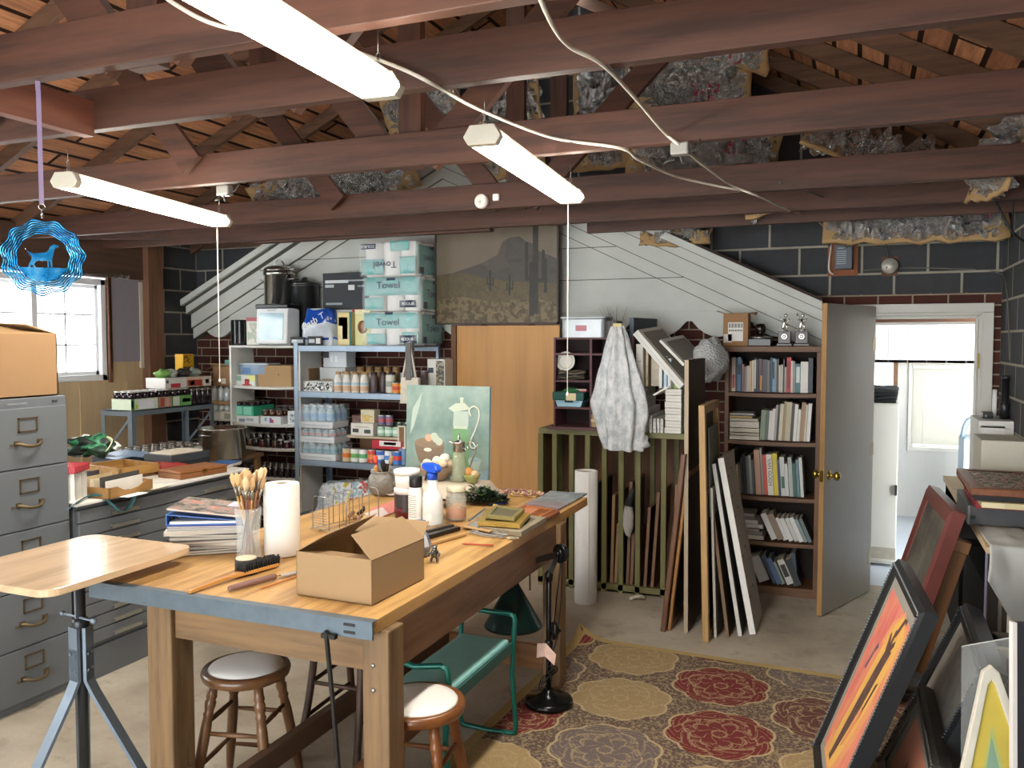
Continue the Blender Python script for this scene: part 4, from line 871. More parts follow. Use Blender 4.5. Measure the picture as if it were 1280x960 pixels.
# bowl of eggs
PLZ = .955
v = OY(546, 600, 4.24); v.z = PLZ+.003;  bw = T('brown_bowl', 'brown stoneware bowl heaped with eggs before the still life canvas', 'bowl', v)
MB().lathe([(0, 0), (.045, 0), (.05, .004), (.09, .04), (.108, .078), (.104, .08), (.085, .043), (.045, .012), (0, .012)], 36, caps=False).ob('body', P('#8f7c68', .35, var=.15), bw)
for i, (x, y, z) in enumerate(((.0, .0, .105), (.045, -.02, .095), (-.05, -.015, .092), (.065, .03, .09), (-.02, .05, .092), (.02, -.06, .085), (.045, .01, .125), (-.04, -.055, .085), (-.075, .02, .085), (.03, .06, .09))):
    o = MB().ball((0, 0, 0), .026, 16, 10, 1, 1, 1.2).ob('egg', P(['#e9e2d2', '#e4d3b5', '#efeade', '#dcc7a6'][i % 4], .45, var=.04)); put(o, v+Vector((x, y, z)), (1.2*i, .7*i, i))
    tag(o, ['white', 'cream', 'pale', 'tan'][i % 4]+' egg in the brown stoneware bowl', 'egg', 'eggs in the brown bowl')
# blue-handled slope piece of the bowl cloth
v = OY(520, 605, 4.24); v.z = TZ; v2 = OY(602, 605, 4.24); WP = v2.x-v.x; o = MB()
def cl(u, w):
    x = -.10+(WP+.2)*u; y = -.20+.40*w; dx = max(0, -x, x-WP); dy = max(0, abs(y)-.12); d = math.hypot(dx, dy)
    z = max(.004, PLZ-TZ-.001-max(0, d-.004)*1.5+.006*noise.noise(Vector((x*14, y*14, 2)))*min(1, d*40)); return (x, y, z+(.008*(1+noise.noise(Vector((x*22, y*22, 5)))) if z < .02 else 0))
o.grid(cl, 50, 34); o = o.ob('linen_cloth', P('#d6c7b4', .9, var=.12), solid=.003); put(o, v, 0); tag(o, 'cream cloth draped over a low block beneath bowl and jug', 'cloth')
# claret jug
v = OY(574, 600, 4.25); v.z = PLZ+.003; dj = T('glass_claret_jug', 'tall clear glass jug with silver lid and scrolled handle', 'jug', v)
MB().lathe([(0, 0), (.048, 0), (.052, .006), (.044, .05), (.037, .12), (.033, .17), (.031, .17), (.034, .12), (.041, .05), (.048, .012), (0, .01)], 30, caps=False).ob('glass', GLASS('#c3cbae', .03, .35), dj)
M_SIL = P('#c5c3bc', .18, .95)
MB().lathe([(.034, .165), (.036, .17), (.034, .20), (.036, .215), (.038, .218), (.03, .224), (.014, .232), (.006, .238), (.009, .246), (.004, .252), (.006, .262), (.0, .27)], 28).tube([(-.03, 0, .21), (-.05, 0, .218), (-.062, 0, .226)], [.014, .01, .004], 8).ob('silver_lid', M_SIL, dj)
MB().tube(smoothpath([(.035, 0, .185), (.045, 0, .178), (.055, 0, .187), (.05, 0, .204), (.06, 0, .222), (.085, 0, .222), (.1, 0, .20), (.098, 0, .17), (.083, 0, .13), (.066, 0, .085), (.052, 0, .05), (.044, 0, .042)], 5), .0042, 8).ob('handle', M_SIL, dj)
# little green bowl with onion
v = OY(590, 600, 4.22); v.z = PLZ+.003; o = T('small_green_bowl', 'little green glazed bowl holding an onion by the jug', 'bowl', v)
MB().lathe([(0, 0), (.022, 0), (.024, .004), (.04, .028), (.05, .05), (.047, .051), (.036, .028), (.02, .008), (0, .008)], 24, caps=False).ob('body', P('#9fa362', .35, var=.2, scale=30), o)
o = MB().ball((0, 0, 0), .027, 16, 10, 1.15, 1, .85, .05).tube([(0, 0, .02), (.006, 0, .028), (.004, 0, .036)], [.006, .003, .001], 6).ob('onion', P('#c98d4f', .4, var=.15, scale=20)); put(o, v+Vector((-.012, -.005, .058)), (0, 1.2, 0)); tag(o, 'golden brown onion resting in the little green bowl', 'onion')
o = MB().ball((0, 0, 0), .024, 16, 10, 1, 1, 1.2).ob('egg', P('#dfc49a', .45)); put(o, v+Vector((.022, -.01, .05)), (1.2, 0, .5)); tag(o, 'tan egg beside the onion in the little green bowl', 'egg')
# still-life canvas on the table
cy = 4.44; p0 = OY(510, 600, cy); p1 = OY(613, 600, cy); ztop = OY(560, 482, cy).z; w = p1.x-p0.x; h = ztop-TZ+.0
cv = T('still_life_canvas', 'green still life canvas of jug and egg bowl standing on the table', 'painting', (p0.x, cy-.03, TZ)); cv.rotation_euler = (-.04, 0, 0)
b = MB(); b.box(0, w, 0, .022, 0, h); b.ob('stretcher_bars', P('#8fb0c4', .6, var=.2, scale=9), cv)
def m_teal():
    s = NT('canvas_ground'); n = s.noise(s.coord(scale=(1, 1, 1)), 4.5, 4, .6); k = s.ramp(n.outputs['Fac'], [(.32, '#647d76'), (.5, '#7c9389'), (.66, '#8fa299')]); s.bump(s.noise(s.coord(), 180, 2).outputs['Fac'], .15, .002); return s.fin(k, .5)
b = MB(); b.box(0.001, w, -.0012, 0, .001, h)
cv_g = [m_teal(), P('#7c6a56', .55, var=.2, scale=14), P('#6d9a6a', .5, var=.12), P('#a9b8ac', .5, var=.1), P('#dcdacb', .5), P('#c9a183', .5), P('#90aab5', .5, var=.2, scale=10), P('#8a7660', .55, var=.15), P('#b8c2ae', .5)]
X = lambda px: (px-510)/103*w
Z = lambda py: (600-py)/118*h
L_ = [0]
def pp(pts, m): L_[0] += 1; y = -.0012-.00012*L_[0]; b.mat(m).prism([(X(a), Z(c)) for a, c in pts], y, y+.0001, 'y')
def ell(cx, cy, rx, ry, a0=0, a1=2*PI, n=20): return [(cx+rx*math.cos(a0+(a1-a0)*i/n), cy+ry*math.sin(a0+(a1-a0)*i/n)) for i in range(n+(0 if a1-a0 > 6.2 else 1))]
pp([(513, 600), (612, 600), (612, 576), (590, 584), (560, 582), (530, 588)], 6)
pp([(515, 540), (518, 510), (530, 490), (527, 506), (520, 530)], 3)
pp([(521, 549)]+[(523, 560), (527, 571), (535, 576), (548, 576), (556, 570), (559, 553), (556, 548), (540, 556), (530, 552)], 1)
pp(ell(540, 549, 19, 6), 7)
for cx, cy_, m in ((539, 543, 5), (548, 544, 8), (552, 547, 8), (546, 541, 8)): pp(ell(cx, cy_, 4.6, 4.4), m)
pp(ell(538, 557, 5, 2.2), 4)
pp([(569, 528), (588, 528), (590, 575), (578, 583), (568, 580)], 2); pp([(570, 511), (588, 511), (588, 528), (569, 528)], 3); pp([(563, 508), (570, 512), (590, 508), (583, 501), (572, 502)], 8); pp([(578, 502), (581, 502), (582, 495), (577, 495)], 8); pp([(570, 531), (587, 531), (587, 528), (570, 528)], 8)
pp(ell(596, 566, 8, 3), 3); pp([(588, 566), (604, 566), (601, 577), (591, 577)], 3); pp(ell(596, 566, 6.5, 2.2), 6)
b.mat(4); b.tube(smoothpath([(X(a), -.004, Z(c)) for a, c in ((591, 516), (589, 509), (594, 505), (600, 508), (601, 517), (597, 531), (591, 545), (592, 552), (597, 552), (600, 548))], 4), .0045, 6)
b.ob('painted_canvas', cv_g, cv, keep=True)
# jar of orange liquid
v = tp(570, 650); o = T('preserving_jar', 'glass jar of orange pickled liquid with cream lid on the table', 'jar', v); o.scale = (1.2, 1.2, 1.4)
MB().lathe([(0, 0), (.038, 0), (.042, .006), (.042, .08), (.036, .096), (.036, .104), (.034, .104), (.034, .096), (.040, .08), (.040, .008), (0, .006)], 30, caps=False).ob('glass', GLASS('#e6e6d8', .03, .22), o)
MB().lathe([(0, .007), (.0395, .009), (.0395, .042), (0, .043)], 30).ob('orange_liquid', P('#c4671c', .2, var=.25, scale=30), o)
MB().lathe([(0, .1), (.038, .1), (.039, .103), (.039, .116), (.037, .119), (0, .119)], 30).ob('lid', P('#d8d2b4', .35), o)
for i in range(9):
    z = BR.uniform(.045, .06); q = BR.uniform(0, 6.3); r = BR.uniform(0, .03)
    o2 = MB().ball((0, 0, 0), .007, 8, 6, 1.6, .8, .7, .3, i).ob('peel', P('#d98a34', .4), o); put(o2, (r*math.cos(q), r*math.sin(q), z-.004), q)
# pink papers
def sheet(quad, name, mat, label, cat='paper', z=TZ, th=.0006):
    b = MB(); b.add([G(*q, z) for q in quad]+[G(*q, z)+Vector((0, 0, th)) for q in quad], [(3, 2, 1, 0), (4, 5, 6, 7), (0, 1, 5, 4), (1, 2, 6, 5), (2, 3, 7, 6), (3, 0, 4, 7)])
    return tag(b.ob(name, mat), label, cat)
sheet([(462, 637), (500, 622), (512, 632), (470, 650)], 'pink_paper', P('#d8867c', .6, var=.15, scale=25), 'pink printed paper lying beside the stoneware pot')
sheet([(456, 642), (478, 634), (486, 642), (462, 652)], 'pale_paper', P('#dccfc8', .6, var=.12, scale=25), 'pale pink printed slip half under the pink paper', z=TZ+.001)
# little vase, lemon, figurine
v = tp(524, 694); o = T('ceramic_bud_vase', 'small blue and white ceramic vase beside the cardboard box', 'vase', v); o.scale = (1.4, 1.4, 1.45)
MB().lathe([(0, 0), (.022, 0), (.026, .003), (.035, .022), (.034, .03), (.024, .055), (.016, .07), (.015, .082), (.021, .094), (.019, .094), (.013, .082), (.014, .07), (.02, .055), (0, .05)], 28, caps=False).ob('body', P('#c5c8cc', .25, var=.1), o)
MB().lathe([(.0155, .078), (.0218, .0945), (.0195, .0962), (.012, .083)], 28, caps=False).ob('blue_rim', P('#4f6d9a', .25), o)
MB().lathe([(.0262, .003), (.0354, .022), (.0346, .0285)], 28, caps=False).ob('grey_band', P('#7d838c', .3), o)
b = MB()
for k in range(9): q = 2*PI*k/9; b.tube([(.0355*math.cos(q), .0355*math.sin(q), .028), (.0262*math.cos(q+.12), .0262*math.sin(q+.12), .052), (.02*math.cos(q), .02*math.sin(q), .064)], [.0016, .0024, .001], 5)
b.ob('blue_strokes', P('#5a6a86', .3), o)
o = MB().ball((0, 0, 0), .011, 14, 9, 1.35, 1, .95).ob('lemon_drop', P('#e0b92c', .4)); put(o, tp(521, 701)+Vector((0, 0, .0105)), .4); tag(o, 'small yellow fruit beside the little blue vase', 'fruit')
v = tp(543, 702); b = MB(); b.ball((0, 0, .032), .0075, 10, 7); b.tube([(0, 0, .028), (.001, 0, .02), (0, 0, .012)], [.006, .009, .008], 8)
for s_ in (-1, 1): b.tube([(0, s_*.005, .013), (.002, s_*.007, .006), (.004, s_*.008, 0)], [.004, .0035, .003], 6); b.tube([(0, s_*.006, .026), (.004, s_*.013, .02), (.009, s_*.012, .015)], [.0035, .003, .002], 6)
b.ball((.006, 0, .030), .004, 8, 6, 1.5); b.ball((-.001, .005, .039), .003, 6, 5); b.ball((-.001, -.005, .039), .003, 6, 5)
o = b.ob('pewter_figurine', P('#77797a', .3, .85, var=.3, scale=60)); put(o, v, -1.2); o.scale = (1.6, 1.6, 1.6); tag(o, 'tiny pewter animal figurine standing on the table', 'figurine')
# pencil tray / black cases and wood strip
def longbox(q0, q1, w, h, name, mat, label, cat, z=TZ):
    a, c = G(*q0, z), G(*q1, z); d = (c-a).normalized(); L = (c-a).length
    o = MB().box(0, L, -w/2, w/2, 0, h).ob(name, mat, bev=min(w, h)*.18); o.matrix_world = FR(a, d, Vector((-d.y, d.x, 0))); return tag(o, label, cat)
longbox((534, 673), (573, 662), .03, .016, 'black_case', P('#17171a', .3), 'long black case lying beside the small blue vase', 'case')
longbox((533, 666), (566, 658), .022, .011, 'black_case', P('#26272a', .35), 'slim black case behind the long black one', 'case')
longbox((530, 684), (582, 669), .016, .012, 'wood_strip', WOOD('#c09a66', 0, .5, .2), 'bare wooden strip lying in front of the black cases', 'wood strip')
for i, (q0, q1, lab) in enumerate((((530, 657), (566, 653), 'silver table knife lying behind the black cases'), ((529, 662), (562, 655), 'silver fork lying behind the black cases'))):
    a, c = tp(*q0), tp(*q1); d = (c-a).normalized(); L = (c-a).length
    o = T('cutlery', lab, 'cutlery'); o.matrix_world = FR(a+Vector((0, 0, .001+.003*i)), d, Vector((-d.y, d.x, 0)))
    MB().box(0, L*.55, -.005, .005, 0, .004).ob('handle', P('#d0d3d6', .25, .9), o, bev=.0015); MB().prism([(L*.55, -.004), (L*.9, -.008), (L, -.002), (L, .004), (L*.9, .007), (L*.55, .004)], .001, .0025).ob('head', P('#d8dadc', .2, .95), o)
# cord coil and pencil
v = tp(612, 668); b = MB()
for k in range(11): b.tube([(.066*(1+.045*k)*math.cos(q), .028*(1+.06*k)*math.sin(q)+.003*k*math.cos(2*q+k), .003+.003*(k % 3)+.002*math.sin(3*q+k)) for q in [2*PI*i/26 for i in range(26)]], .0019, 6, True)
o = b.ob('string_coil', P('#97968f', .6, var=.5, scale=120)); put(o, v, -.25); tag(o, 'oval coil of grey and white string on the table', 'string')
v = tp(641, 674); b = MB(); rr = random.Random(9)
for k in range(24): b.tube([(.03*rr.uniform(-1, 1), .015*rr.uniform(-1, 1), .004+.006*rr.random()) for _ in range(4)], .0012, 5)
o = b.ob('chain_pile', P('#c9c1aa', .3, .7)); put(o, v, .6); tag(o, 'small heap of thin chain beside the string coil', 'chain')
b = MB(); a, c = tp(577, 681)+Vector((0, 0, .0045)), tp(617, 683)+Vector((0, 0, .0045)); d = (c-a).normalized(); b.cyl(a+d*.012, c, .0042, n=6); b.cyl(a, a+d*.012, .0006, .0042, 6); tag(b.ob('pencil', P('#b5523a', .45)), 'red pencil lying before the string coil', 'pencil')
# picture frames stacked near the right edge
def flatframe(quad, z, th, rim, mat, inmat, label, name='framed_picture', cat='frame'):
    q = [G(*p_, z) for p_ in quad]; o = T(name, label, cat, q[0]); q = [p_-q[0] for p_ in q]; m = sum(q, Vector())/4
    b = MB(); i_ = [p_.lerp(m, rim) for p_ in q]; up = Vector((0, 0, th)); vs = q+i_+[p_+up for p_ in q]+[p_+up for p_ in i_]
    f = []
    for k in range(4): n = (k+1) % 4; f += [(k, n, 8+n, 8+k), (8+k, 8+n, 12+n, 12+k), (4+n, 4+k, 12+k, 12+n), (k, 4+k, 4+n, n)]
    b.add(vs, f); b.ob('moulding', mat, o, bev=.0015)
    b = MB(); b.add([p_+Vector((0, 0, th*.4)) for p_ in i_]+[p_+Vector((0, 0, th*.55)) for p_ in i_], [(3, 2, 1, 0), (4, 5, 6, 7), (0, 1, 5, 4), (1, 2, 6, 5), (2, 3, 7, 6), (3, 0, 4, 7)]); b.ob('panel', inmat, o); return o
M_GOLD = P('#b99a4e', .35, .5, var=.2); M_OLV = P('#6f6848', .5, var=.15)
flatframe([(600, 664), (652, 671), (683, 652), (630, 645)], TZ, .022, .3, P('#8f8570', .5, var=.2), P('#6d6656', .6), 'grey wooden frame at the bottom of the small frame stack')
flatframe([(597, 657), (650, 661), (663, 646), (606, 641)], TZ+.026, .018, .3, M_GOLD, P('#b69a58', .5), 'gilt frame lying in the middle of the small frame stack')
flatframe([(607, 648), (643, 652), (656, 640), (618, 635)], TZ+.046, .016, .25, P('#8d8456', .4, .3), P('#5f5b48', .5, var=.2), 'olive gold frame on top of the small frame stack')
flatframe([(585, 652), (606, 655), (624, 641), (605, 637)], TZ, .008, .2, P('#77787a', .4, .3), P('#8b8c88', .4), 'thin grey metal frame left of the gilt frame')
flatframe([(577, 659), (612, 666), (640, 650), (602, 645)], TZ+.0085, .006, .2, WOOD('#b99668', 0, .5, .2), P('#8f8f8a', .5), 'pale wooden frame poking out left of the frame stack')
flatframe([(637, 647), (672, 652), (695, 640), (655, 634)], TZ, .016, .2, WOOD('#a86a42', 0, .45, .2), P('#bd7d5c', .5, var=.2), 'red brown framed panel behind the gilt frame')
def m_land(c1, c2, c3, seed):
    s = NT('landscape_painting'); n = s.noise(s.coord(scale=(7, 16, 1), loc=(seed, 0, 0)), 1.5, 5, .7); k = s.ramp(n.outputs['Fac'], [(.3, c1), (.5, c2), (.68, c3)]); return s.fin(k, .4)
def panel(quad, th, mat, label, z=TZ):
    o = sheet(quad, 'landscape_painting', mat, label, 'painting', z, th); return o
panel([(640, 640), (690, 643), (712, 630), (664, 627)], .008, m_land('#6d5f62', '#8c8488', '#a6a3a8', 1), 'grey and mauve landscape panel at the far end of the table')
panel([(664, 628), (711, 631), (734, 618), (688, 615)], .007, m_land('#5c6a70', '#8f9aa0', '#b9bfc0', 3), 'blue grey landscape panel at the far right table corner')
panel([(650, 652), (676, 655), (700, 642), (678, 637)], .012, WOOD('#8a4f2e', 0, .4, .2), 'small brown wooden panel at the right table edge')
# bunch of foliage, dried flowers, paint tubes
v = tp(600, 628); fo = T('foliage_bunch', 'bunch of dark green artificial leaves lying on the table', 'foliage', v); fr = random.Random(21)
M_LF = [P('#2f4a2c', .5, var=.3), P('#5f7d3c', .5, var=.3), P('#2b3836', .5, var=.3), P('#8aa04e', .5, var=.2)]
b = MB()
for i in range(420):
    a0 = fr.uniform(0, 6.28); r = fr.random()**.6; c = Vector((.15*r*math.cos(a0), .075*r*math.sin(a0), .012+.085*(1-r)*fr.random())); L = fr.uniform(.025, .05); w = L*.3
    d = Vector((math.cos(a0)+fr.uniform(-.6, .6), math.sin(a0)+fr.uniform(-.6, .6), fr.uniform(-.1, .9))).normalized(); s_ = d.cross(Vector((0, 0, 1))).normalized()
    b.mat(fr.choice([0, 0, 1, 2, 2, 2] if c.x > -.03 or c.z < .04 else [1, 3, 0])); mid = c+d*L*.5+Vector((0, 0, .004)); b.add([c, mid+s_*w, c+d*L, mid-s_*w], [(0, 1, 2), (0, 2, 3)])
b.ob('leaves', M_LF, fo, keep=True)
MB().tube([(-.14, 0, .006), (0, .01, .02), (.14, -.01, .006)], .003, 6).ob('stem', P('#4a4a30', .7), fo)
v = tp(648, 618); fo = T('dried_flowers', 'pale pink dried flowers and seed heads beyond the green leaves', 'flowers', v)
b = MB()
for i in range(110):
    a0 = fr.uniform(0, 6.28); r = fr.random()**.5; b.mat(fr.choice([0, 1, 2, 3])); b.ball((.15*r*math.cos(a0), .07*r*math.sin(a0), .008+.02*fr.random()*(1-r)+.004), fr.uniform(.005, .011), 7, 5, 1, 1, .8, .3, i)
b.ob('blooms', [P('#b98f88', .9), P('#cfb9a0', .9), P('#9c6f68', .9), P('#c9b27a', .9)], fo)
MB().box(-.12, .12, -.05, .05, 0, .004).ob('backing_card', P('#c9a978', .8), fo)
def ptube(q0, q1, col, capc, label):
    a, c = tp(*q0), tp(*q1); d = (c-a).normalized(); L = (c-a).length; o = T('paint_tube', label, 'paint tube'); o.matrix_world = FR(a+Vector((0, 0, .011)), d, Vector((-d.y, d.x, 0)))
    b = MB(); N = 10; vs = []
    for i in range(9):
        u = i/8; hx = .0015+.0095*u; wy = .014-.004*u
        for k in range(N): q = 2*PI*k/N; vs.append((L*.82*u, wy*math.cos(q), hx*math.sin(q)-.009*(1-u)))
    b.add(vs, [(i*N+k, i*N+(k+1) % N, (i+1)*N+(k+1) % N, (i+1)*N+k) for i in range(8) for k in range(N)], True); b.ob('tube', P(col, .3, .2), o)
    MB().cyl((L*.80, 0, 0), (L, 0, 0), .010, .0095, 12).ob('cap', P(capc, .35), o)
ptube((611, 632), (634, 630), '#3b4698', '#1f2f96', 'dark blue paint tube near the green leaves')
ptube((636, 638), (617, 635), '#c9c5ba', '#d8c02c', 'paint tube with yellow cap beside the blue tube')
o = tag(MB().lathe([(0, 0), (.012, 0), (.012, .014), (.009, .016), (0, .016)], 14).ob('screw_cap', P('#c9c63a', .4)), 'yellow green screw cap lying by the paint tubes', 'cap'); put(o, tp(620, 640))
for i, (px, py) in enumerate(((597, 655), (552, 648), (555, 640))):
    b = MB(); 
    for k in range(6): b.ball((.01*math.cos(k), .01*math.sin(k), .008+.012*k), .012, 8, 6, 1, 1, .6)
    if i: o = b.ob('bead_spool', P('#8d8776', .5, var=.3, scale=40)); put(o, tp(px, py)+Vector((0, .06, 0))); tag(o, ['', 'stacked dark beads seen between spray bottle and jar', 'second string of beads behind the spray bottle'][i], 'beads')
# ================================================================= WHITE BOOKCASE UNIT AND METAL SHELVING WITH PROVISIONS
SR = random.Random(11)
def crate(name, label, cat, x0, x1, y0, y1, z0, h, mat, parts=(), group=None, rz=0, bev=.003):
    """a carton: body plus printed face panels (u0,u1,v0,v1,material) on its front, given as fractions"""
    w, d = x1-x0, y1-y0; o = T(name, label, cat, ((x0+x1)/2, (y0+y1)/2, z0), rz, group)
    MB().box(-w/2, w/2, -d/2, d/2, 0, h).ob('carton', mat, o, bev=bev)
    if parts:
        mats = []; b = MB()
        for u0, u1, v0, v1, m in parts:
            if m not in mats: mats.append(m)
            b.mat(mats.index(m)).box(-w/2+w*u0, -w/2+w*u1, -d/2-.0012, -d/2, h*v0, h*v1)
        b.ob('printed_panel', mats, o)
    return o
def strip_mat(cols, scale=30., seed=0):
    s = NT('print'); n = s.noise(s.coord(loc=(seed, seed*2, 0)), scale, 2, .5); st = [(.3+.4*i/max(1, len(cols)-1), c) for i, c in enumerate(cols)]
    return s.fin(s.ramp(n.outputs['Fac'], st, 'CONSTANT'), .5)
M_LID = P('#8f8c86', .3, .85, var=.2); M_LIDW = P('#d9d7d0', .35, .3); M_JGL = P('#b9c1be', .08, .1, var=.15, scale=20, spec=.8); M_JDK = P('#20131c', .12, var=.4, scale=14, spec=.8); M_JBR = P('#4a2c1a', .14, var=.3, spec=.8); M_JRED = P('#4a1420', .14, var=.3, spec=.8)
_jar = {}
def jar(loc, label, group, r=.036, h=.13, glass=None, lid=None, key='dark'):
    glass = glass or M_JDK; lid = lid or M_LID
    k = (key, r, h)
    if k not in _jar:
        o = T('jar', label, 'jar', loc, 0, group); _jar[k] = o
        MB().lathe([(0, 0), (r*.92, 0), (r, .006), (r, h*.74), (r*.82, h*.84), (r*.82, h*.88), (0, h*.88)], 18).ob('glass', glass, o)
        b = MB(); b.lathe([(r*.86, h*.85), (r*.88, h*.86), (r*.88, h*.98), (r*.8, h), (0, h)], 18, caps=False); b.ob('lid', lid, o); return o
    return dup(_jar[k], loc, SR.uniform(0, 6), label, group)
# --- white bookcase
WX0, WX1, WY = -5.055, -4.315, 5.87
wc = T('white_bookcase', 'tall white bookcase of preserves left of the metal shelving', 'bookcase', (WX0, WY, 0))
Wd = WX1-WX0; MWH = P('#d9d9d3', .45, var=.05)
MB().box(0, .02, 0, .30, 0, 1.70).ob('side_panel', MWH, wc); MB().box(Wd-.02, Wd, 0, .30, 0, 1.70).ob('side_panel', MWH, wc)
WZ = [1.68, 1.335, 1.015, .81, .56, .25]
for z in WZ:
    b = MB(); b.grid(lambda u, v: (.02+(Wd-.04)*u, .30*v, z+.01-.012*math.sin(PI*u)*(z < 1.6)), 14, 2); b.ob('shelf', MWH, wc, solid=.02)
# --- metal shelving
SX0, SX1, SY0, SY1 = -4.285, -3.185, 5.74, 6.22
M_STEEL = P('#8fa0b0', .4, .6, var=.12); SZ = [1.70, 1.325, .765, .31]
ms = T('metal_shelving', 'grey blue metal shelving unit stacked with groceries beside the plywood door', 'shelving', (SX0, SY0, 0)); Sw, Sd = SX1-SX0, SY1-SY0
for x in (0, Sw):
    for y in (0, Sd):
        b = MB(); sx = 1 if x == 0 else -1; sy = 1 if y == 0 else -1
        b.box(min(x, x+sx*.04), max(x, x+sx*.04), min(y, y+sy*.003), max(y, y+sy*.003), 0, 1.735); b.box(min(x, x+sx*.003), max(x, x+sx*.003), min(y, y+sy*.04), max(y, y+sy*.04), 0, 1.735); b.ob('post', M_STEEL, ms)
for z in SZ:
    b = MB(); b.box(.004, Sw-.004, .004, Sd-.004, z-.008, z); b.box(.004, Sw-.004, .004, .008, z-.045, z); b.box(.004, Sw-.004, Sd-.008, Sd-.004, z-.045, z); b.box(.004, Sw-.004, .008, .016, z-.045, z-.040); b.ob('shelf', M_STEEL, ms, bev=.002)
# ---- on top of the white bookcase
zt = 1.702
o = T('stockpot', 'tall shiny steel stockpot with lid under the gable slope', 'pot', (-4.70, 6.11, zt))
MB().lathe([(0, 0), (.125, 0), (.13, .01), (.13, .60), (.138, .605), (.138, .635), (.13, .64), (0, .64)], 36).ob('body', P('#b9b8b3', .18, .95), o)
MB().lathe([(.138, .64), (.14, .65), (.12, .675), (.06, .69), (0, .693)], 36).ob('lid', P('#c4c3be', .15, .95), o)
b = MB(); b.tube(smoothpath([(-.05, 0, .68), (-.04, 0, .72), (0, 0, .735), (.04, 0, .72), (.05, 0, .68)], 5), .006, 8); b.ob('lid_handle', P('#c4c3be', .2, .95), o)
for s_ in (-1, 1):
    for z in (.57, .655): MB().tube(smoothpath([(s_*.13, -.04, z), (s_*.175, -.035, z), (s_*.185, 0, z), (s_*.175, .035, z), (s_*.13, .04, z)], 4), .006, 8).ob('handle', P('#c4c3be', .2, .95), o)
o = T('stockpot', 'dark pot standing behind the shiny stockpot', 'pot', (-4.46, 6.15, zt)); MB().lathe([(0, 0), (.11, 0), (.115, .01), (.115, .5), (.12, .505), (.12, .52), (0, .52)], 30).ob('body', P('#4b4d4e', .3, .8), o)
MB().lathe([(.12, .52), (.11, .54), (.03, .56), (.02, .585), (.0, .59)], 30).ob('lid', P('#55575a', .3, .8), o)
o = T('black_bin', 'black ribbed bin at the left end of the white bookcase top', 'bin', (-5.02, 6.0, zt))
MB().lathe([(0, 0), (.085, 0), (.088, .01), (.092, .21), (.096, .215), (.09, .22), (.084, .02), (0, .015)], 30, caps=False).ob('body', P('#141618', .25), o)
b = MB()
for k in range(14): q = 2*PI*k/14; b.box(-.004, .004, -.0955, -.088, .02, .2) if False else b.at(Matrix.Rotation(q, 4, 'Z')).box(-.006, .006, -.0945, -.086, .015, .205)
b.ob('ribs', P('#202427', .2), o)
crate('tall_box', 'tall pale box with red top beside the black bin', 'box', -4.925, -4.79, 5.94, 6.03, zt, .24, P('#cfd0c6', .5, var=.06), [(0, 1, .86, 1, P('#a8545a', .5)), (.1, .9, .1, .8, strip_mat(['#d6d4c6', '#a9b7a2', '#c7c0b2', '#d8d8d0'], 14, 2))])
o = T('ice_maker', 'white countertop appliance with window and black top by the stockpot', 'appliance', (-4.545, 5.89, zt), -.04)
MB().prism([(-.10, .012), (.075, .0), (.075, .30), (-.08, .33)], -.165, .165, 'x').ob('case', P('#dfe3e3', .3, var=.03), o, bev=.012)
MB().box(-.168, .168, -.095, .075, .305, .345).ob('top_cover', P('#17181a', .25), o, bev=.01)
b = MB(); b.add([(-.125, -.1, .045), (.125, -.1, .045), (.125, -.087, .27), (-.125, -.087, .27)], [(0, 1, 2, 3)]); b.ob('window', P('#a8c6d2', .08, var=.3, scale=9, spec=.8), o, solid=.004)
b = MB(); b.box(-.04, .04, -.092, -.08, .285, .298); b.ob('latch', P('#b9bdbd', .4), o)
# ---- top of the metal shelving
zt = SZ[0]+.001
o = crate('black_carton', 'black carton with white print behind the blue plastic pack', 'box', -4.16, -3.66, 5.98, 6.2, zt+.30, .30, P('#22282d', .5), [(.05, .5, .72, .8, P('#c9ced0', .5)), (.05, .22, .6, .68, P('#a5adb0', .5)), (.5, .62, .52, .66, P('#d5d7d6', .5)), (.06, .38, .12, .18, P('#8d979c', .5)), (.68, .95, .6, .65, P('#79838a', .5)), (.5, .9, .76, .8, P('#9aa4aa', .5))])
crate('white_carton', 'plain white carton supporting the black carton', 'box', -4.14, -3.68, 6.0, 6.2, zt, .298, P('#cdd2d2', .6))
def bag(name, label, loc, w, h, d, mats, seed, rz=0, stripes=()):
    o = T(name, label, 'bag', loc, rz)
    def f(u, v):
        a = 2*PI*u; e = 1-.35*v**2+.06*noise.noise(Vector((u*6, v*5, seed))); k = 1+.16*noise.noise(Vector((math.cos(a)*2, math.sin(a)*2, v*4+seed)))
        sq = lambda t: math.copysign(abs(t)**.6, t)
        return (w/2*sq(math.cos(a))*e*k, d/2*sq(math.sin(a))*e*k, h*v+.02*noise.noise(Vector((u*9, v*3, seed+4))))
    N, K = 40, 18; vs = []; b = MB()
    for j in range(K+1):
        for i in range(N): vs.append(f(i/N, j/K))
    o_ = len(b.v); b.v += [tuple(v) for v in vs]
    for j in range(K):
        m = 0
        for q0, q1, mm in stripes:
            if q0 <= j/K < q1: m = mm
        for i in range(N): b.f.append([j*N+i, j*N+(i+1) % N, (j+1)*N+(i+1) % N, (j+1)*N+i]); b.sm.append(True); b.mi.append(m if SR.random() > .06 else 0)
    b.f.append(list(range(K*N, K*N+N))); b.sm.append(False); b.mi.append(0)
    b.ob('film', mats, o); return o
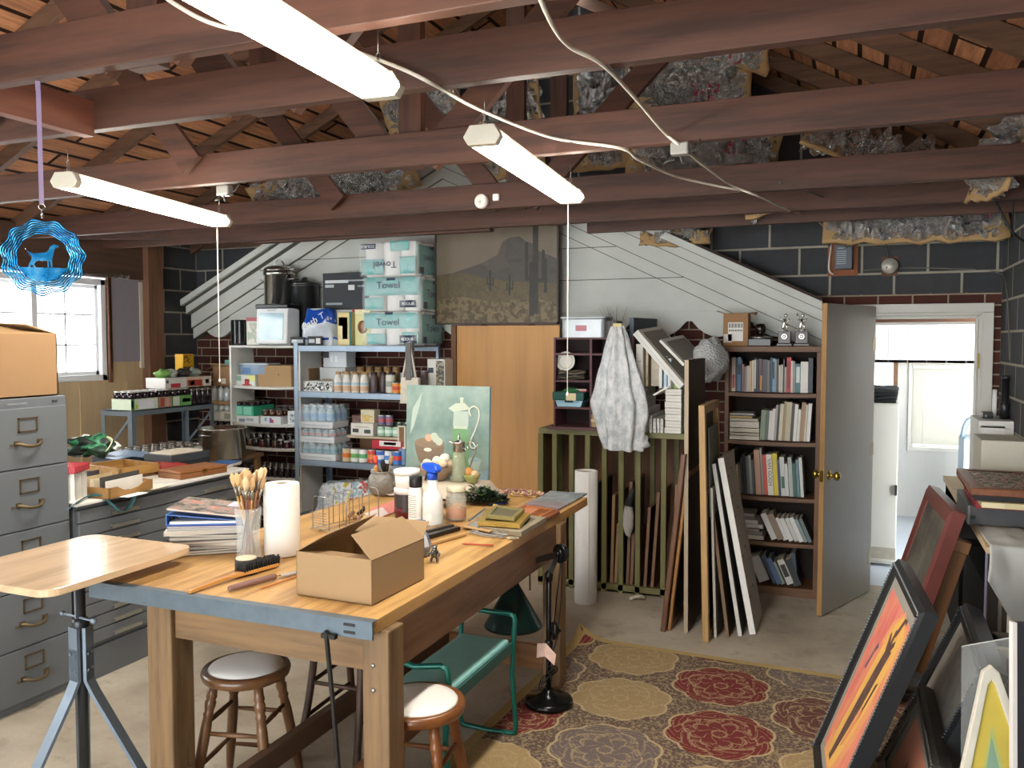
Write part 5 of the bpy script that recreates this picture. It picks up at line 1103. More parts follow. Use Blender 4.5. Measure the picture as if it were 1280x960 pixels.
bg_ = bag('plastic_pack', 'crumpled blue and clear plastic pack leaning on the white appliance', (-4.14, 5.93, zt), .34, .30, .2, [P('#c3cdd6', .12, var=.3, scale=12, spec=.8), P('#1d4fae', .15, var=.25, scale=14, spec=.8), P('#202a44', .3)], 3, .15, ((.35, .6, 0), (.6, .95, 1), (.12, .2, 1)))
crate('black_tag', 'black printed card at the foot of the blue plastic pack', 'card', -4.36, -4.22, 5.80, 5.81, zt, .07, P('#1c2026', .5), [(.1, .9, .3, .7, P('#c9cdd0', .5))]); crate('black_tag', 'black printed card right of the first card under the pack', 'card', -4.19, -4.05, 5.80, 5.81, zt, .075, P('#1c2026', .5), [(.1, .5, .3, .7, P('#c9cdd0', .5)), (.6, .9, .2, .8, P('#e1e3e3', .5))])
text("Bath T", .08, P('#e9edf0', .4), bg_, TR((-.02, -.108, .20), (PI/2-.25, -.5, 0)))
crate('yellow_box', 'slim yellow and blue food box right of the blue plastic pack', 'box', -3.94, -3.80, 5.86, 5.96, zt, .27, P('#d9c98d', .5, var=.1), [(.1, .75, .05, .85, P('#e6d9a4', .5)), (.35, .7, .2, .6, P('#6fa3b5', .5)), (.1, .7, .6, .85, P('#d3a83c', .5)), (.82, 1, 0, 1, P('#2f6b68', .5))])
o = crate('bagel_box', 'yellow food box with a brown bagel picture beside the towel packs', 'box', -3.765, -3.62, 5.85, 5.97, zt, .29, P('#d8d49a', .5, var=.04), [(.0, 1, .88, 1, P('#e4e2b8', .5))])
b = MB(); b.at(TR((0, -.0615, .15), (PI/2, 0, 0))); b.lathe([(0, 0), (.046, 0), (.046, .001), (0, .001)], 24, sx=1, sy=1.15); b.mat(1).lathe([(0, 0), (.03, 0), (.03, .0018), (0, .0018)], 20, (.012, .004, 0), sx=1, sy=1.2); b.ob('picture', [P('#7a4a2c', .5), P('#b98050', .5)], o)
for k in range(3):
    for j in range(2):
        if j and k == 2: continue
        o = T('small_can', 'small can with red and yellow label stacked behind the yellow boxes', 'can', (-3.86+.075*k+.02*j, 6.02, zt+.265+.075*j), 0, 'small cans behind the yellow boxes')
        MB().lathe([(0, 0), (.034, 0), (.034, .072), (0, .072)], 20).ob('body', P('#c9c5b4', .35, .4), o); MB().lathe([(.0345, .008), (.0345, .06)], 20, caps=False).ob('paper_label', P('#b8324c', .5) if j == 0 else P('#cfc78c', .5), o)
crate('plain_carton', 'plain carton hidden behind the yellow boxes under small cans', 'box', -3.92, -3.66, 6.0-.02, 6.12, zt, .262, P('#9c8a6c', .7))
for x in (-3.85, -3.80, -3.735):
    o = T('sauce_bottle', 'black necked sauce bottle rising behind the red cans', 'bottle', (x, 6.10, zt+.263), 0, 'sauce bottles on the metal shelving')
    MB().lathe([(0, 0), (.022, 0), (.022, .15), (.011, .20), (.011, .25), (0, .25)], 16).ob('glass', P('#15120f', .15), o); MB().lathe([(.013, .245), (.013, .28), (0, .28)], 14).ob('cap', P('#1b1b1b', .4), o)
# towel packs: three stacked multi-packs of kitchen towel
M_FILM = P('#dfe5e3', .18, var=.12, scale=10, spec=.7); M_TEAL = P('#7fc0bd', .25, var=.12, scale=10, spec=.6); M_NAVY = P('#26344a', .4)
M_FILMG = GLASS('#f2f8f8', .15, .22)
lab = ['bottom pack of the three stacked paper towel bundles', 'middle pack of the three stacked paper towel bundles', 'top pack of the three stacked paper towel bundles']
hz = .272; z = zt
for k in range(3):
    tx = -3.425+(.0, .005, -.02)[k]; o = T('paper_towel_pack', lab[k], 'paper towels', (tx, 6.035, z), (.0, .012, -.01)[k]); w, d = .49, .385
    b = MB()      # two by three rolls, lying under film: rounded block
    for i in range(3):
        for j in range(2): b.lathe([(.0, .002), (.074, .002), (.08, .01), (.08, hz-.012), (.074, hz-.003), (.015, hz-.003), (.015, hz-.02), (0, hz-.02)], 20, (-w/2+.082+.163*i, -d/2+.083+.15+.0+(-.15 if j == 0 else .05), 0))
    b.ob('rolls', P('#efeeea', .85), o)
    def film(b, th, x0, x1, z0, z1, side=0):
        if not side: b.grid(lambda u, v: (-w/2+w*(x0+(x1-x0)*u), -d/2-th+.006*math.cos(6*PI*(x0+(x1-x0)*u)), hz*(z0+(z1-z0)*v)+.002*noise.noise(Vector((u*9, v*9, k)))), 14, 4)
        else: b.grid(lambda u, v: (w/2+th+.004*math.cos(4*PI*u), -d/2+d*(x0+(x1-x0)*u), hz*(z0+(z1-z0)*v)), 10, 4)
    b = MB(); 
    for q in (((0, .42, .06, .5), (.72, 1, .06, .55), (.55, .9, .72, 1)), ((0, 1, .45, .97), (0, .35, .05, .4)), ((0, 1, .5, .95), (.05, .4, .05, .35), (.7, 1, .05, .4)))[2-k]: film(b, .012, *q)
    film(b, .01, .05, .95, .06, .9, 1); b.ob('teal_print', M_TEAL, o, solid=.001)
    for q in (((0, .28, .80, .95),), ((.65, .95, .10, .30), (.42, .58, .88, .95)), ((.66, .97, .08, .3), (.40, .55, .90, .97)))[2-k]: b = MB(); film(b, .0165, *q); b.ob('navy_print', M_NAVY, o, solid=.001)
    for q in ((.42, .68, .80, .9, 1), (.06, .26, .08, .26, 1)): b = MB(); film(b, .013, *q); b.ob('navy_print', M_NAVY, o, solid=.001)
    b = MB(); N = 36
    def ring(v):
        e = 1.0+(.03 if .1 < v < .9 else 0); return [(-w/2*e-.014*e+(w*e+.028)*t, -d/2*e-.02) for t in [i/9 for i in range(9)]]
    b.grid(lambda u, v: (-w/2-.012+(w+.024)*u, -d/2-.02+.008*noise.noise(Vector((u*12, v*7, k*3)))+.012*(2*v-1)**4, .004+(hz-.006)*v), 30, 14); b.grid(lambda u, v: (w/2+.018+.008*noise.noise(Vector((u*12, v*7, k*3+9)))-.012*(2*v-1)**4, -d/2-.015+(d+.02)*u, .004+(hz-.006)*v), 24, 14)
    b.ob('film', M_FILMG, o)
    up = k == 2
    M1 = TR((-.02, -d/2-.022, hz*(.34 if up else .74 if k == 1 else .68)), (PI/2, PI if up else 0, 0)); text('Towel', .075, M_NAVY, o, M1, sx=1.1)
    M2 = TR((w/2+.022, -.0, hz*(.52 if up else .5)), (PI/2, PI if up else 0, PI/2)); text('Towel', .085, M_NAVY, o, M2, sx=1.0)
    M3 = TR((-w/2+.07 if up else .155, -d/2-.024, hz*(.875 if up else .20 if k == 1 else .19)), (PI/2, PI if up else 0, 0)); text('DOUBLE' if up else '4DOUB', .032, P('#e4eaea', .5), o, M3)
    z += hz+.001
# ---- white bookcase shelves
zs = [z_+.011 for z_ in WZ]
def onw(px, Y=5.95): return OY(px, 480, Y).x
o = crate('berry_box', 'white box printed with a red berry picture under the clear tub', 'box', onw(292), onw(321), 5.93, 6.1, zs[1]-.006, .105, P('#d5dbd6', .5, var=.05), [(.55, .75, .2, .65, P('#b8323a', .5)), (.45, .85, .1, .22, P('#a8463c', .5)), (.65, 1, .45, .95, P('#d8d890', .5)), (.1, .4, .5, .9, P('#8fae9c', .5))])
o = T('plastic_tub', 'clear lidded plastic tub on the berry box', 'tub', (onw(316), 6.04, zs[1]+.1))
MB().prism(rrect(-.15, .15, -.09, .09, .02), 0, .085).ob('body', P('#8fa6bd', .12, var=.3, scale=12), o, bev=.004); MB().prism(rrect(-.165, .165, -.1, .1, .03), .085, .10).ob('lid', P('#b9c3ca', .25), o, bev=.004)
b = MB(); b.box(-.1, -.02, -.0915, -.09, .01, .06); b.ob('contents', P('#5b7fb0', .3, var=.4, scale=30), o)
crate('cardboard_box', 'closed cardboard box in the middle of the top white shelf', 'box', onw(322), onw(364), 5.95, 6.14, zs[1]-.008, .19, M_CARDL, [(.62, .64, .55, .62, P('#5b4a38', .7))])
o = crate('cardboard_box', 'smaller cardboard box with folded flap behind the metal post', 'box', onw(366), onw(384), 5.98, 6.12, zs[1]-.004, .165, M_CARD); MB().add([(-.066, -.07, .165), (.066, -.07, .165), (.06, -.10, .11), (-.06, -.10, .11)], [(0, 1, 2, 3)]).ob('flap', M_CARDL, o, solid=.004)
# second shelf: jar packs
def jarpack(x, y, z, nx, ny, mat, lab, jlab, group, panels=(), r=.034, h=.115, ch=.055, key='pack', glass=None, lid=None):
    w, d = nx*r*2.05, ny*r*2.05
    crate('jar_carton', lab, 'carton', x, x+w, y, y+d, z, ch, mat, panels, bev=.001)
    for i in range(nx):
        for j in range(ny): jar((x+r*1.025+i*r*2.05, y+r*1.025+j*r*2.05, z+ch-.0+.001-0), jlab, group, r, h-ch, glass, lid, key)
    return w
zz = zs[2]-.004
crate('white_carton', 'white printed carton below the green jar packs', 'carton', onw(294), onw(324), 5.93, 6.12, zz, .065, P('#dbe0de', .5), [(.2, .45, .2, .6, P('#7b8794', .5)), (.5, .8, .3, .7, P('#a7b0b6', .5))])
jarpack(onw(294), 5.93, zz+.066, 3, 4, P('#3fb28a', .4), 'bright green jar carton on the second white shelf', 'lidded jar in the bright green carton', 'jars in the green carton', [(.02, .42, .08, .92, P('#8fdcc4', .4)), (.48, .9, .08, .92, P('#8fdcc4', .4))], key='g', ch=.085, h=.12)
jarpack(onw(328), 5.92, zz, 3, 2, P('#d8dcde', .5), 'white berry printed jar carton on the second white shelf', 'lidded jar in the white berry carton', 'jars in the white berry carton', [(.45, .55, .2, .8, P('#7a4a8a', .5)), (.55, .65, .2, .6, P('#b04a5a', .5)), (.2, .3, .4, .8, P('#6f9dc4', .5))], key='b2', ch=.07, h=.125, glass=M_JBR)
jarpack(onw(332), 6.05, zz, 3, 2, P('#5f8a54', .5), 'olive green jar carton at the back of the second white shelf', 'lidded jar in the olive green carton', 'jars in the olive carton', (), key='b3', ch=.11, h=.15)
crate('white_carton', 'upright white carton by the post on the second white shelf', 'carton', onw(359), onw(374), 5.95, 6.1, zz, .12, P('#d9dddd', .5), [(.2, .8, .2, .8, strip_mat(['#cfd6d6', '#7d8a90', '#e3e6e6'], 40, 4))])
# third shelf: dark preserves
for i in range(9):
    jar((onw(303)+.066*i, 5.955+.01*SR.random(), zs[3]-.008), 'jar of dark preserve in the front row of the third white shelf', 'front preserves on the third white shelf', .031, (.085, .07)[i % 2], (M_JDK, M_JBR, M_JDK, M_JRED)[i % 4], M_LIDW if i > 5 else None, 'p%d' % (i % 4)+('w' if i > 5 else ''))
for i in range(8): jar((onw(306)+.078*i, 6.06, zs[3]-.008), 'tall jar of dark preserve at the back of the third white shelf', 'back preserves on the third white shelf', .036, .125, M_JDK, None, 'tall')
for i in range(10):
    for j in range(3): jar((onw(300)+.063*i, 5.94+.085*j, zs[4]-.008), 'lidded jar on the lowest visible white shelf', 'jars on the low white shelf', .029, .10, M_JDK, None, 'low')
# ---- metal shelving, second shelf
def onm(px, Y=5.80): return OY(px, 480, Y).x
zz = SZ[1]+.001
o = crate('egg_carton', 'white and black bottle tray at the left of the second metal shelf', 'carton', onm(381), onm(417), 5.78, 5.98, zz, .085, P('#d5d9d6', .5), [(.02, .98, .1, .9, strip_mat(['#e3e6e3', '#2c3030', '#c9cdca', '#565c5c', '#dfe2df'], 22, 7))])
crate('wrapped_carton', 'white carton stacked behind the bottle tray', 'carton', onm(400, 6.0), onm(432, 6.0), 6.0, 6.18, zz, .19, P('#c6cacb', .4, var=.1), [(.1, .5, .1, .5, P('#b39a62', .5))])
o = crate('carrier_pack', 'white carrier pack of small bottles on the stacked carton', 'carton', onm(407, 6.05), onm(436, 6.05), 6.02, 6.16, zz+.192, .13, P('#d3dbe0', .35), [(.3, .42, .35, .75, P('#eef2f4', .3)), (.5, .62, .35, .75, P('#eef2f4', .3)), (0, .25, .6, 1, P('#3a4046', .4))])
for i in range(4):
    for j in range(2):
        o = T('creamer_bottle', 'white creamer bottle with tan cap on the second metal shelf', 'bottle', (onm(423)+.082*i, 5.80+.09*j, zz), 0, 'creamer bottles on the second metal shelf')
        MB().lathe([(0, 0), (.034, 0), (.036, .005), (.036, .085), (.031, .105), (.02, .14), (.019, .15), (0, .15)], 18).ob('body', P('#e3e1da', .35, var=.04), o)
        MB().lathe([(.0365, .012), (.0368, .04), (.0365, .055)], 18, caps=False).ob('paper_label', P('#c9a98c', .5, var=.3, scale=40), o); MB().lathe([(.0364, .06), (.0364, .082)], 18, caps=False).ob('blue_band', P('#a9c3cf', .5), o)
        MB().lathe([(.022, .145), (.022, .165), (.0, .167)], 16).ob('cap', P('#b5956a', .4), o)
for i in range(5): jar((onm(430)+.085*i, 6.05, zz), 'tan topped jar behind the creamer bottles', 'jars behind the creamer bottles', .036, .20, P('#b3905f', .3, var=.2), P('#8a6a44', .4), 'tan')
for i in range(3): jar((onm(465)+.055*i, 5.83+.05*i, zz), 'dark bottle jar with grey label right of the creamers', 'dark labelled jars by the creamers', .03, .165, P('#56474a', .3, var=.2), P('#2c2426', .4), 'dl')
def can(loc, label, group, col, r=.033, h=.095, band=None):
    o = T('can', label, 'can', loc, 0, group); MB().lathe([(0, 0), (r*.95, 0), (r, .004), (r, h-.004), (r*.95, h), (r*.9, h-.003), (0, h-.003)], 18).ob('body', P('#b9b9b4', .3, .9), o)
    MB().lathe([(r+.0006, .008), (r+.0006, h-.008)], 18, caps=False).ob('paper_label', P(col, .45, var=.15, scale=40), o)
    if band: MB().lathe([(r+.0012, h*.35), (r+.0012, h*.65)], 18, caps=False).ob('label_band', P(band, .45), o)
    return o
can((onm(486), 5.83, zz), 'pale tall can right of the dark jars', None, '#c9c8bc', .04, .15, '#8f9a8c'); can((onm(494), 5.95, zz), 'grey tall can behind the orange tubs', None, '#8f928e', .04, .16)
can((onm(497), 5.79, zz), 'orange tub on the second metal shelf', None, '#d8802c', .036, .09, '#b8452c'); can((onm(505), 5.80, zz), 'yellow tub on the second metal shelf', None, '#e0b52c', .036, .09, '#c98c24'); can((onm(512), 5.80, zz), 'white tub with yellow label at the canvas bag', None, '#e3e0c8', .036, .15, '#d9c24a')
for i in range(3): can((onm(500)+.075*i, 5.92, zz), 'dark capped spice jar behind the yellow tubs', 'spice jars behind the yellow tubs', '#6b5a5c', .03, .18)
o = crate('appliance_box', 'white and grey product box at the right end of the second metal shelf', 'box', onm(535, 5.95), onm(557, 5.95), 5.94, 6.20, zz, .27, P('#cfcfc9', .5), [(.05, .35, .6, .75, P('#3a4048', .5)), (.5, .95, .1, .95, strip_mat(['#a39a88', '#55534c', '#8d8675', '#2f2f2c'], 24, 9))])
MB().box(.072, .074, -.12, .12, .02, .25).ob('side_print', strip_mat(['#a39a88', '#55534c', '#8d8675', '#2f2f2c'], 24, 5), o)
o = T('tote_bag', 'cream canvas tote bag hanging from the corner of the metal shelving', 'bag', (SX1-.0, SY0-.03, 1.70))
b = MB(); b.grid(lambda u, v: (-.07+.15*u+.02*(v)*(u-.5), -.018-.02*math.sin(PI*u)*math.sin(PI*min(1, v*1.2))+.006*noise.noise(Vector((u*9, v*6, 1))), -.24-.20*v), 16, 14); b.grid(lambda u, v: (-.07+.15*u+.02*v*(u-.5), .012+.006*noise.noise(Vector((u*9, v*6, 4))), -.24-.20*v), 16, 14); b.ob('pouch', P('#cfc8b8', .9, var=.1), o)
for s_ in (-.06, .06): MB().tube(smoothpath([(s_, -.015, -.25), (s_*.55, -.012, -.12), (s_*.12, -.008, .0), (s_*.1, .0, .03)], 5), .008, 6, flat=.3).ob('strap', P('#d8d2c3', .9), o)
MB().box(-.026, .02, -.028, -.02, -.26, .03).ob('grey_cloth', P('#6e6c6a', .9, var=.1), o)
# ---- third metal shelf
zz = SZ[2]+.001
M_WRAP = GLASS('#eef4f6', .12, .25)
def watercase(x0, x1, y0, y1, z, h, lab, glab, grp, col, n, rows, band, tray=True):
    o = crate('bottle_tray', lab, 'tray', x0, x1, y0, y1, z, .05, P('#d6dadb', .4), [(.1, .9, .3, .6, P('#b4bcc0', .5))])
    r = (x1-x0)/n/2*.98
    for i in range(n):
        for j in range(rows):
            q = T('drink_bottle', glab, 'bottle', (x0+(x1-x0)*(i+.5)/n, y0+r*1.02+j*r*2.05, z+.051), 0, grp)
            MB().lathe([(0, 0), (r, 0), (r, (h-.05)*.6), (r*.45, (h-.05)*.85), (r*.4, (h-.05)*.9), (0, (h-.05)*.9)], 14).ob('body', P(col, .2, var=.15, scale=30), q); MB().lathe([(r*1.01, (h-.05)*.15), (r*1.01, (h-.05)*.5)], 14, caps=False).ob('paper_label', P(band, .4, var=.2, scale=30), q)
            MB().lathe([(r*.5, (h-.05)*.86), (r*.5, (h-.05)*.99), (0, (h-.05)*.99)], 12).ob('cap', P('#d9e3e8', .4), q)
    b = MB(); x0, x1, y0, y1 = x0-o.location.x-.006, x1-o.location.x+.006, y0-o.location.y-.006, y1-o.location.y+.006
    b.grid(lambda u, v: (x0+(x1-x0)*u, y0+.004*noise.noise(Vector((u*9, v*7, z*9))), .003+h*v), 16, 8); b.grid(lambda u, v: (x1+.004*noise.noise(Vector((u*9, v*7, z*5))), y0+(y1-y0)*u, .003+h*v), 12, 8); b.grid(lambda u, v: (x0+(x1-x0)*u, y0+(y1-y0)*v, h+.004*noise.noise(Vector((u*9, v*7, z)))), 12, 8)
    b.ob('shrink_wrap', M_WRAP, o)
xa, xb = onm(377), onm(421)
watercase(xa, xb, 5.77, 6.0, zz, .135, 'lowest shrink wrapped drink tray on the third metal shelf', 'teal drink bottle in the lowest wrapped tray', 'bottles in the lowest wrapped tray', '#8db3be', 5, 3, '#4f93a8')
watercase(xa, xb-.01, 5.77, 6.0, zz+.142, .11, 'middle shrink wrapped drink tray on the third metal shelf', 'bottle with pink label in the middle wrapped tray', 'bottles in the middle wrapped tray', '#9fb9c3', 5, 3, '#b9929c')
watercase(xa+.0, xb-.025, 5.77, 6.0, zz+.262, .19, 'top shrink wrapped drink case on the third metal shelf', 'blue and red labelled bottle in the top wrapped case', 'bottles in the top wrapped case', '#a9cadb', 4, 3, '#7fb0d6')
crate('snack_box', 'dark red carton behind the top wrapped drink case', 'carton', onm(424), onm(443), 5.98, 6.16, zz+.17, .19, P('#8a6a66', .5, var=.2), [(.1, .9, .2, .8, strip_mat(['#a38b84', '#7a3c40', '#c9bcae'], 26, 3))])
crate('snack_box', 'brown carton low behind the can row', 'carton', onm(432), onm(464), 6.0, 6.18, zz, .168, P('#7a5a3a', .6))
crate('fish_box', 'white carton printed with dark fish in the middle of the metal shelf', 'carton', onm(438), onm(466), 5.80, 5.97, zz+.215, .10, P('#d6d2ca', .5), [(.08, .35, .25, .55, P('#3c4a46', .5)), (.6, .88, .2, .5, P('#3c4a46', .5)), (.2, .8, .65, .75, P('#b9b3a8', .5))])
crate('shelf_tray', 'cardboard tray carrying the fish carton', 'tray', onm(433), onm(503), 5.80, 6.0, zz+.193, .02, P('#b3a48a', .7)); crate('prop_box', 'dark box propping the cardboard tray', 'box', onm(470), onm(500), 6.02, 6.16, zz, .30, P('#3c3a38', .6))
crate('juice_carton', 'yellow printed carton standing on the fish carton', 'carton', onm(447), onm(464), 5.84, 5.93, zz+.316, .105, P('#cfc7ac', .5), [(.1, .9, .1, .6, strip_mat(['#d0b04a', '#c9bda0', '#b58a3c'], 30, 6))])
for i in range(3): can((onm(474)+.07*i, 5.83, zz+.214), 'pale green can in the row right of the fish carton', 'pale green cans on the tray', '#9fc4ae', .033, .085, '#cfe0d4')
for i in range(2): can((onm(472)+.07*i, 5.86, zz+.30), 'purple grey can on top of the pale green cans', 'purple grey cans on the green cans', '#6f6a86', .031, .085, '#b0555c')
for i in range(3): can((onm(477)+.07*i, 5.95, zz+.214), 'dark green can at the back of the tray', 'dark green cans on the tray', '#4f6b58', .033, .11)
o = crate('red_tray', 'red shrink wrapped tray of cans below the green cans', 'tray', onm(465), onm(503), 5.79, 5.98, zz+.118, .07, P('#b02c38', .4, var=.1), [(.25, .95, .35, .95, P('#d9d4d0', .4)), (.4, .8, .5, .8, P('#8a2c3a', .4))])
for i, (c1, c2) in enumerate((('#c9b48c', '#d8702c'), ('#d8dcd6', '#6fae5c'), ('#e0e0da', '#5fae7c'), ('#c84a3c', '#d8884a'), ('#3c6fc0', '#e8ecf0'), ('#dfe6ee', '#4a86cf'), ('#3f76c4', '#d8443c'))):
    can((onm(434)+.078*i, 5.785, zz), ['tan and orange', 'white and green', 'white and leaf green', 'red and orange', 'royal blue', 'white and sky blue', 'blue and red'][i]+' can in the front row of the third metal shelf', None, c1, .035, .113, c2)
o = T('small_picture', 'small framed picture standing at the right of the green cans', 'frame', (onm(502), 5.80, zz+.13)); b = MB(); b.box(-.035, .035, -.008, .008, 0, .012); b.box(-.035, .035, -.008, .008, .168, .18); b.box(-.035, -.023, -.008, .008, .012, .168); b.box(.023, .035, -.008, .008, .012, .168); b.ob('moulding', P('#d5cdbc', .5), o); MB().box(-.023, .023, -.003, .003, .012, .168).ob('picture', P('#7a5c3c', .6, var=.4, scale=30), o)
crate('prop_box', 'plain box under the small framed picture', 'box', onm(499), onm(507), 5.785, 5.86, zz, .129, P('#7894b8', .5))
# ---- lowest metal shelf: soft packs
zz = SZ[3]+.001
for i, (px, lab_, cols) in enumerate(((402, 'blue and clear soft pack at the left of the lowest metal shelf', ['#aebfcb', '#dfe6ea', '#7f96a8']), (420, 'clear soft pack with yellow print on the lowest metal shelf', ['#b9c7d0', '#e6ecee', '#d8c23c', '#8fa9bb']), (441, 'clear soft pack with red print on the lowest metal shelf', ['#9fc0cc', '#dfe8ea', '#c0504a', '#8aa8b4']))):
    bag('soft_pack', lab_, (onm(px)+.02, 5.92, zz), .24, .25+.02*i, .24, [strip_mat(cols, 16, i*3+1)], i*5+2, .1*i)
# ================================================================= LEFT RACK BY THE WINDOW WALL
lr = T('metal_rack', 'low grey metal angle rack under the window wall', 'rack', (-5.2, 4.93, 0)); RL, RD = .90, .32; M_RK = P('#7e8a94', .45, .5, var=.15)
for x in (0, -RD):
    for y in (0, RL):
        b = MB(); b.box(min(x, x-.04 if x == 0 else x+.04), max(x, x-.04 if x == 0 else x+.04), y-.0015, y+.0015, 0, 1.2); b.box(x-.0015, x+.0015, min(y, y+.04 if y == 0 else y-.04), max(y, y+.04 if y == 0 else y-.04), 0, 1.2); b.ob('post', M_RK, lr)
for z in (1.2, .80): b = MB(); b.box(-RD, 0, 0, RL, z-.008, z); b.box(-.004, 0, 0, RL, z-.045, z); b.box(-RD, 0, 0, .004, z-.045, z); b.ob('shelf', M_RK, lr)
for y in (.0, RL): b = MB(); b.bar((-RD, y, .82), (-.0, y, 1.16), .004, .02, (0, 0, 1)); b.ob('brace', M_RK, lr)
zz = 1.201; RX0 = -5.5
def rackpack(y0, n, mat, lab, jlab, grp, panels, key):
    w = n*.068; o = T('jar_carton', lab, 'carton', (-5.21, y0, zz), PI/2)
    d = .2; MB().box(0, w, 0, d, 0, .085).ob('carton', mat, o)
    mats = []; b = MB()
    for u0, u1, v0, v1, m in panels:
        if m not in mats: mats.append(m)
        b.mat(mats.index(m)).box(w*u0, w*u1, -.0012, 0, .085*v0, .085*v1)
    b.ob('printed_panel', mats, o)
    for i in range(n):
        for j in range(3): jar((-5.21-.035-.066*j, y0+.034+.068*i, zz+.086), jlab, grp, .033, .058, M_JDK, M_LIDW, key)
rackpack(4.935, 4, P('#cfdcc4', .5), 'green and white jar carton at the near end of the rack', 'dark jar standing in the green and white carton', 'jars in the green and white carton', [(0, .12, 0, 1, P('#6fb06a', .5)), (.02, .1, .2, .9, P('#2f7f6a', .5)), (.3, .85, .1, .9, P('#dfe3ea', .5)), (.16, .25, .1, .5, P('#b8c94a', .5))], 'r1')
rackpack(5.22, 2, P('#a8897c', .5), 'red brown jar carton in the middle of the rack', 'dark jar standing in the red brown carton', 'jars in the red brown carton', [(.1, .4, .1, .9, P('#a34a3c', .5)), (.5, .8, .1, .9, P('#c9a08c', .5))], 'r2')
rackpack(5.37, 3, P('#5f9a58', .5), 'green jar carton with pale label on the rack', 'dark jar standing in the green labelled carton', 'jars in the green labelled carton', [(0, .35, .05, .95, P('#d5dccf', .5)), (.4, 1, .05, .95, P('#6fae62', .5)), (.5, .95, .35, .7, P('#24492c', .5))], 'r3')
for i in range(4):
    for j in range(2): jar((-5.24-.07*j, 5.61+.065*i, zz), 'tall dark jar at the far end of the rack', 'tall dark jars on the rack', .032, .135, M_JDK, None, 'r4')
def obox(name, label, cat, y0, y1, x0, x1, z0, h, mat, panels=()):
    w = y1-y0; o = T(name, label, cat, (x1, y0, z0), PI/2); MB().box(0, w, 0, x1-x0, 0, h).ob('carton', mat, o, bev=.003)
    if panels:
        mats = []; b = MB()
        for u0, u1, v0, v1, m in panels:
            if m not in mats: mats.append(m)
            b.mat(mats.index(m)).box(w*u0, w*u1, -.0012, 0, h*v0, h*v1)
        b.ob('printed_panel', mats, o)
    return o
zz2 = zz+.147
obox('fruit_carton', 'white cut-down carton with red label lying on the jar cartons', 'carton', 5.33, 5.57, -5.46, -5.25, zz2, .085, P('#d8d6d0', .5), [(.25, .7, .05, .45, P('#b8343c', .5)), (.05, .15, .5, .8, P('#4a5a6a', .5))])
obox('fruit_carton', 'red and cream carton with round fruit print on the tall jars', 'carton', 5.58, 5.86, -5.46, -5.25, zz2, .085, P('#cfb9a0', .5), [(.0, .6, .1, .7, P('#a83a34', .5)), (.1, .28, .15, .6, P('#d8b08c', .5)), (.66, 1, .0, 1, P('#dcd6cc', .5)), (.75, .9, .3, .7, P('#a87a5c', .5))])
for i, (y, c1, lab_) in enumerate(((5.40, '#7fae5c', 'green crumpled packet on the white carton'), (5.47, '#b9bdb8', 'grey crumpled packet on the white carton'), (5.62, '#3a3a3c', 'black crumpled packet on the red carton'), (5.74, '#9aa8a0', 'dull crumpled packet at the far end of the red carton'))):
    o = MB().ball((0, 0, 0), .06, 18, 12, 1, 1.2, .6, .5, i*3).ob('packet', P(c1, .3, var=.5, scale=25)); put(o, (-5.34, y, zz2+.118)); tag(o, lab_, 'packet')
obox('yellow_box', 'bright yellow box standing behind the crumpled packets', 'box', 5.70, 5.83, -5.50, -5.41, zz2+.086, .19, P('#d6a51c', .5), [(.1, .7, .6, .95, strip_mat(['#d6a51c', '#6b4a14', '#d6a51c'], 40, 2)), (.0, .9, .28, .42, P('#4a3a1c', .5))])
# jars on the low bench before the rack, big pot
lb = T('low_bench', 'low plank bench of empty jars hidden behind the flat file', 'bench', (-4.88, 3.75, 0))
MB().box(-.20, .20, 0, 2.09, .76, .79).ob('plank', WOOD('#8a6a48', 1, .7, .2), lb); 
for x in (-.17, .17):
    for y in (.05, 2.04): MB().box(x-.02, x+.02, y-.02, y+.02, 0, .76).ob('leg', WOOD('#8a6a48', 2, .7, .2), lb)
for i in range(7):
    for j in range(4): jar((-4.75-.085*j, 4.63+.085*i-.0, .792), 'empty clear jar with metal lid behind the flat file', 'empty jars behind the flat file', .038, .16+.0, M_JGL, M_LID, 'clear')
o = T('wide_stockpot', 'wide shiny steel pot behind the black box on the flat file', 'pot', (-4.79, 5.46, .791))
MB().lathe([(0, 0), (.18, 0), (.185, .008), (.185, .235), (.193, .238), (.193, .246), (.18, .246), (.178, .02), (0, .012)], 44, caps=False).ob('body', P('#d6d4ca', .22, .95), o)
for s_ in (-1, 1): MB().tube(smoothpath([(-.05, s_*.185, .2), (-.04, s_*.21, .2), (.04, s_*.21, .2), (.05, s_*.185, .2)], 4), .006, 8).ob('handle', P('#c2c0b6', .2, .95), o)
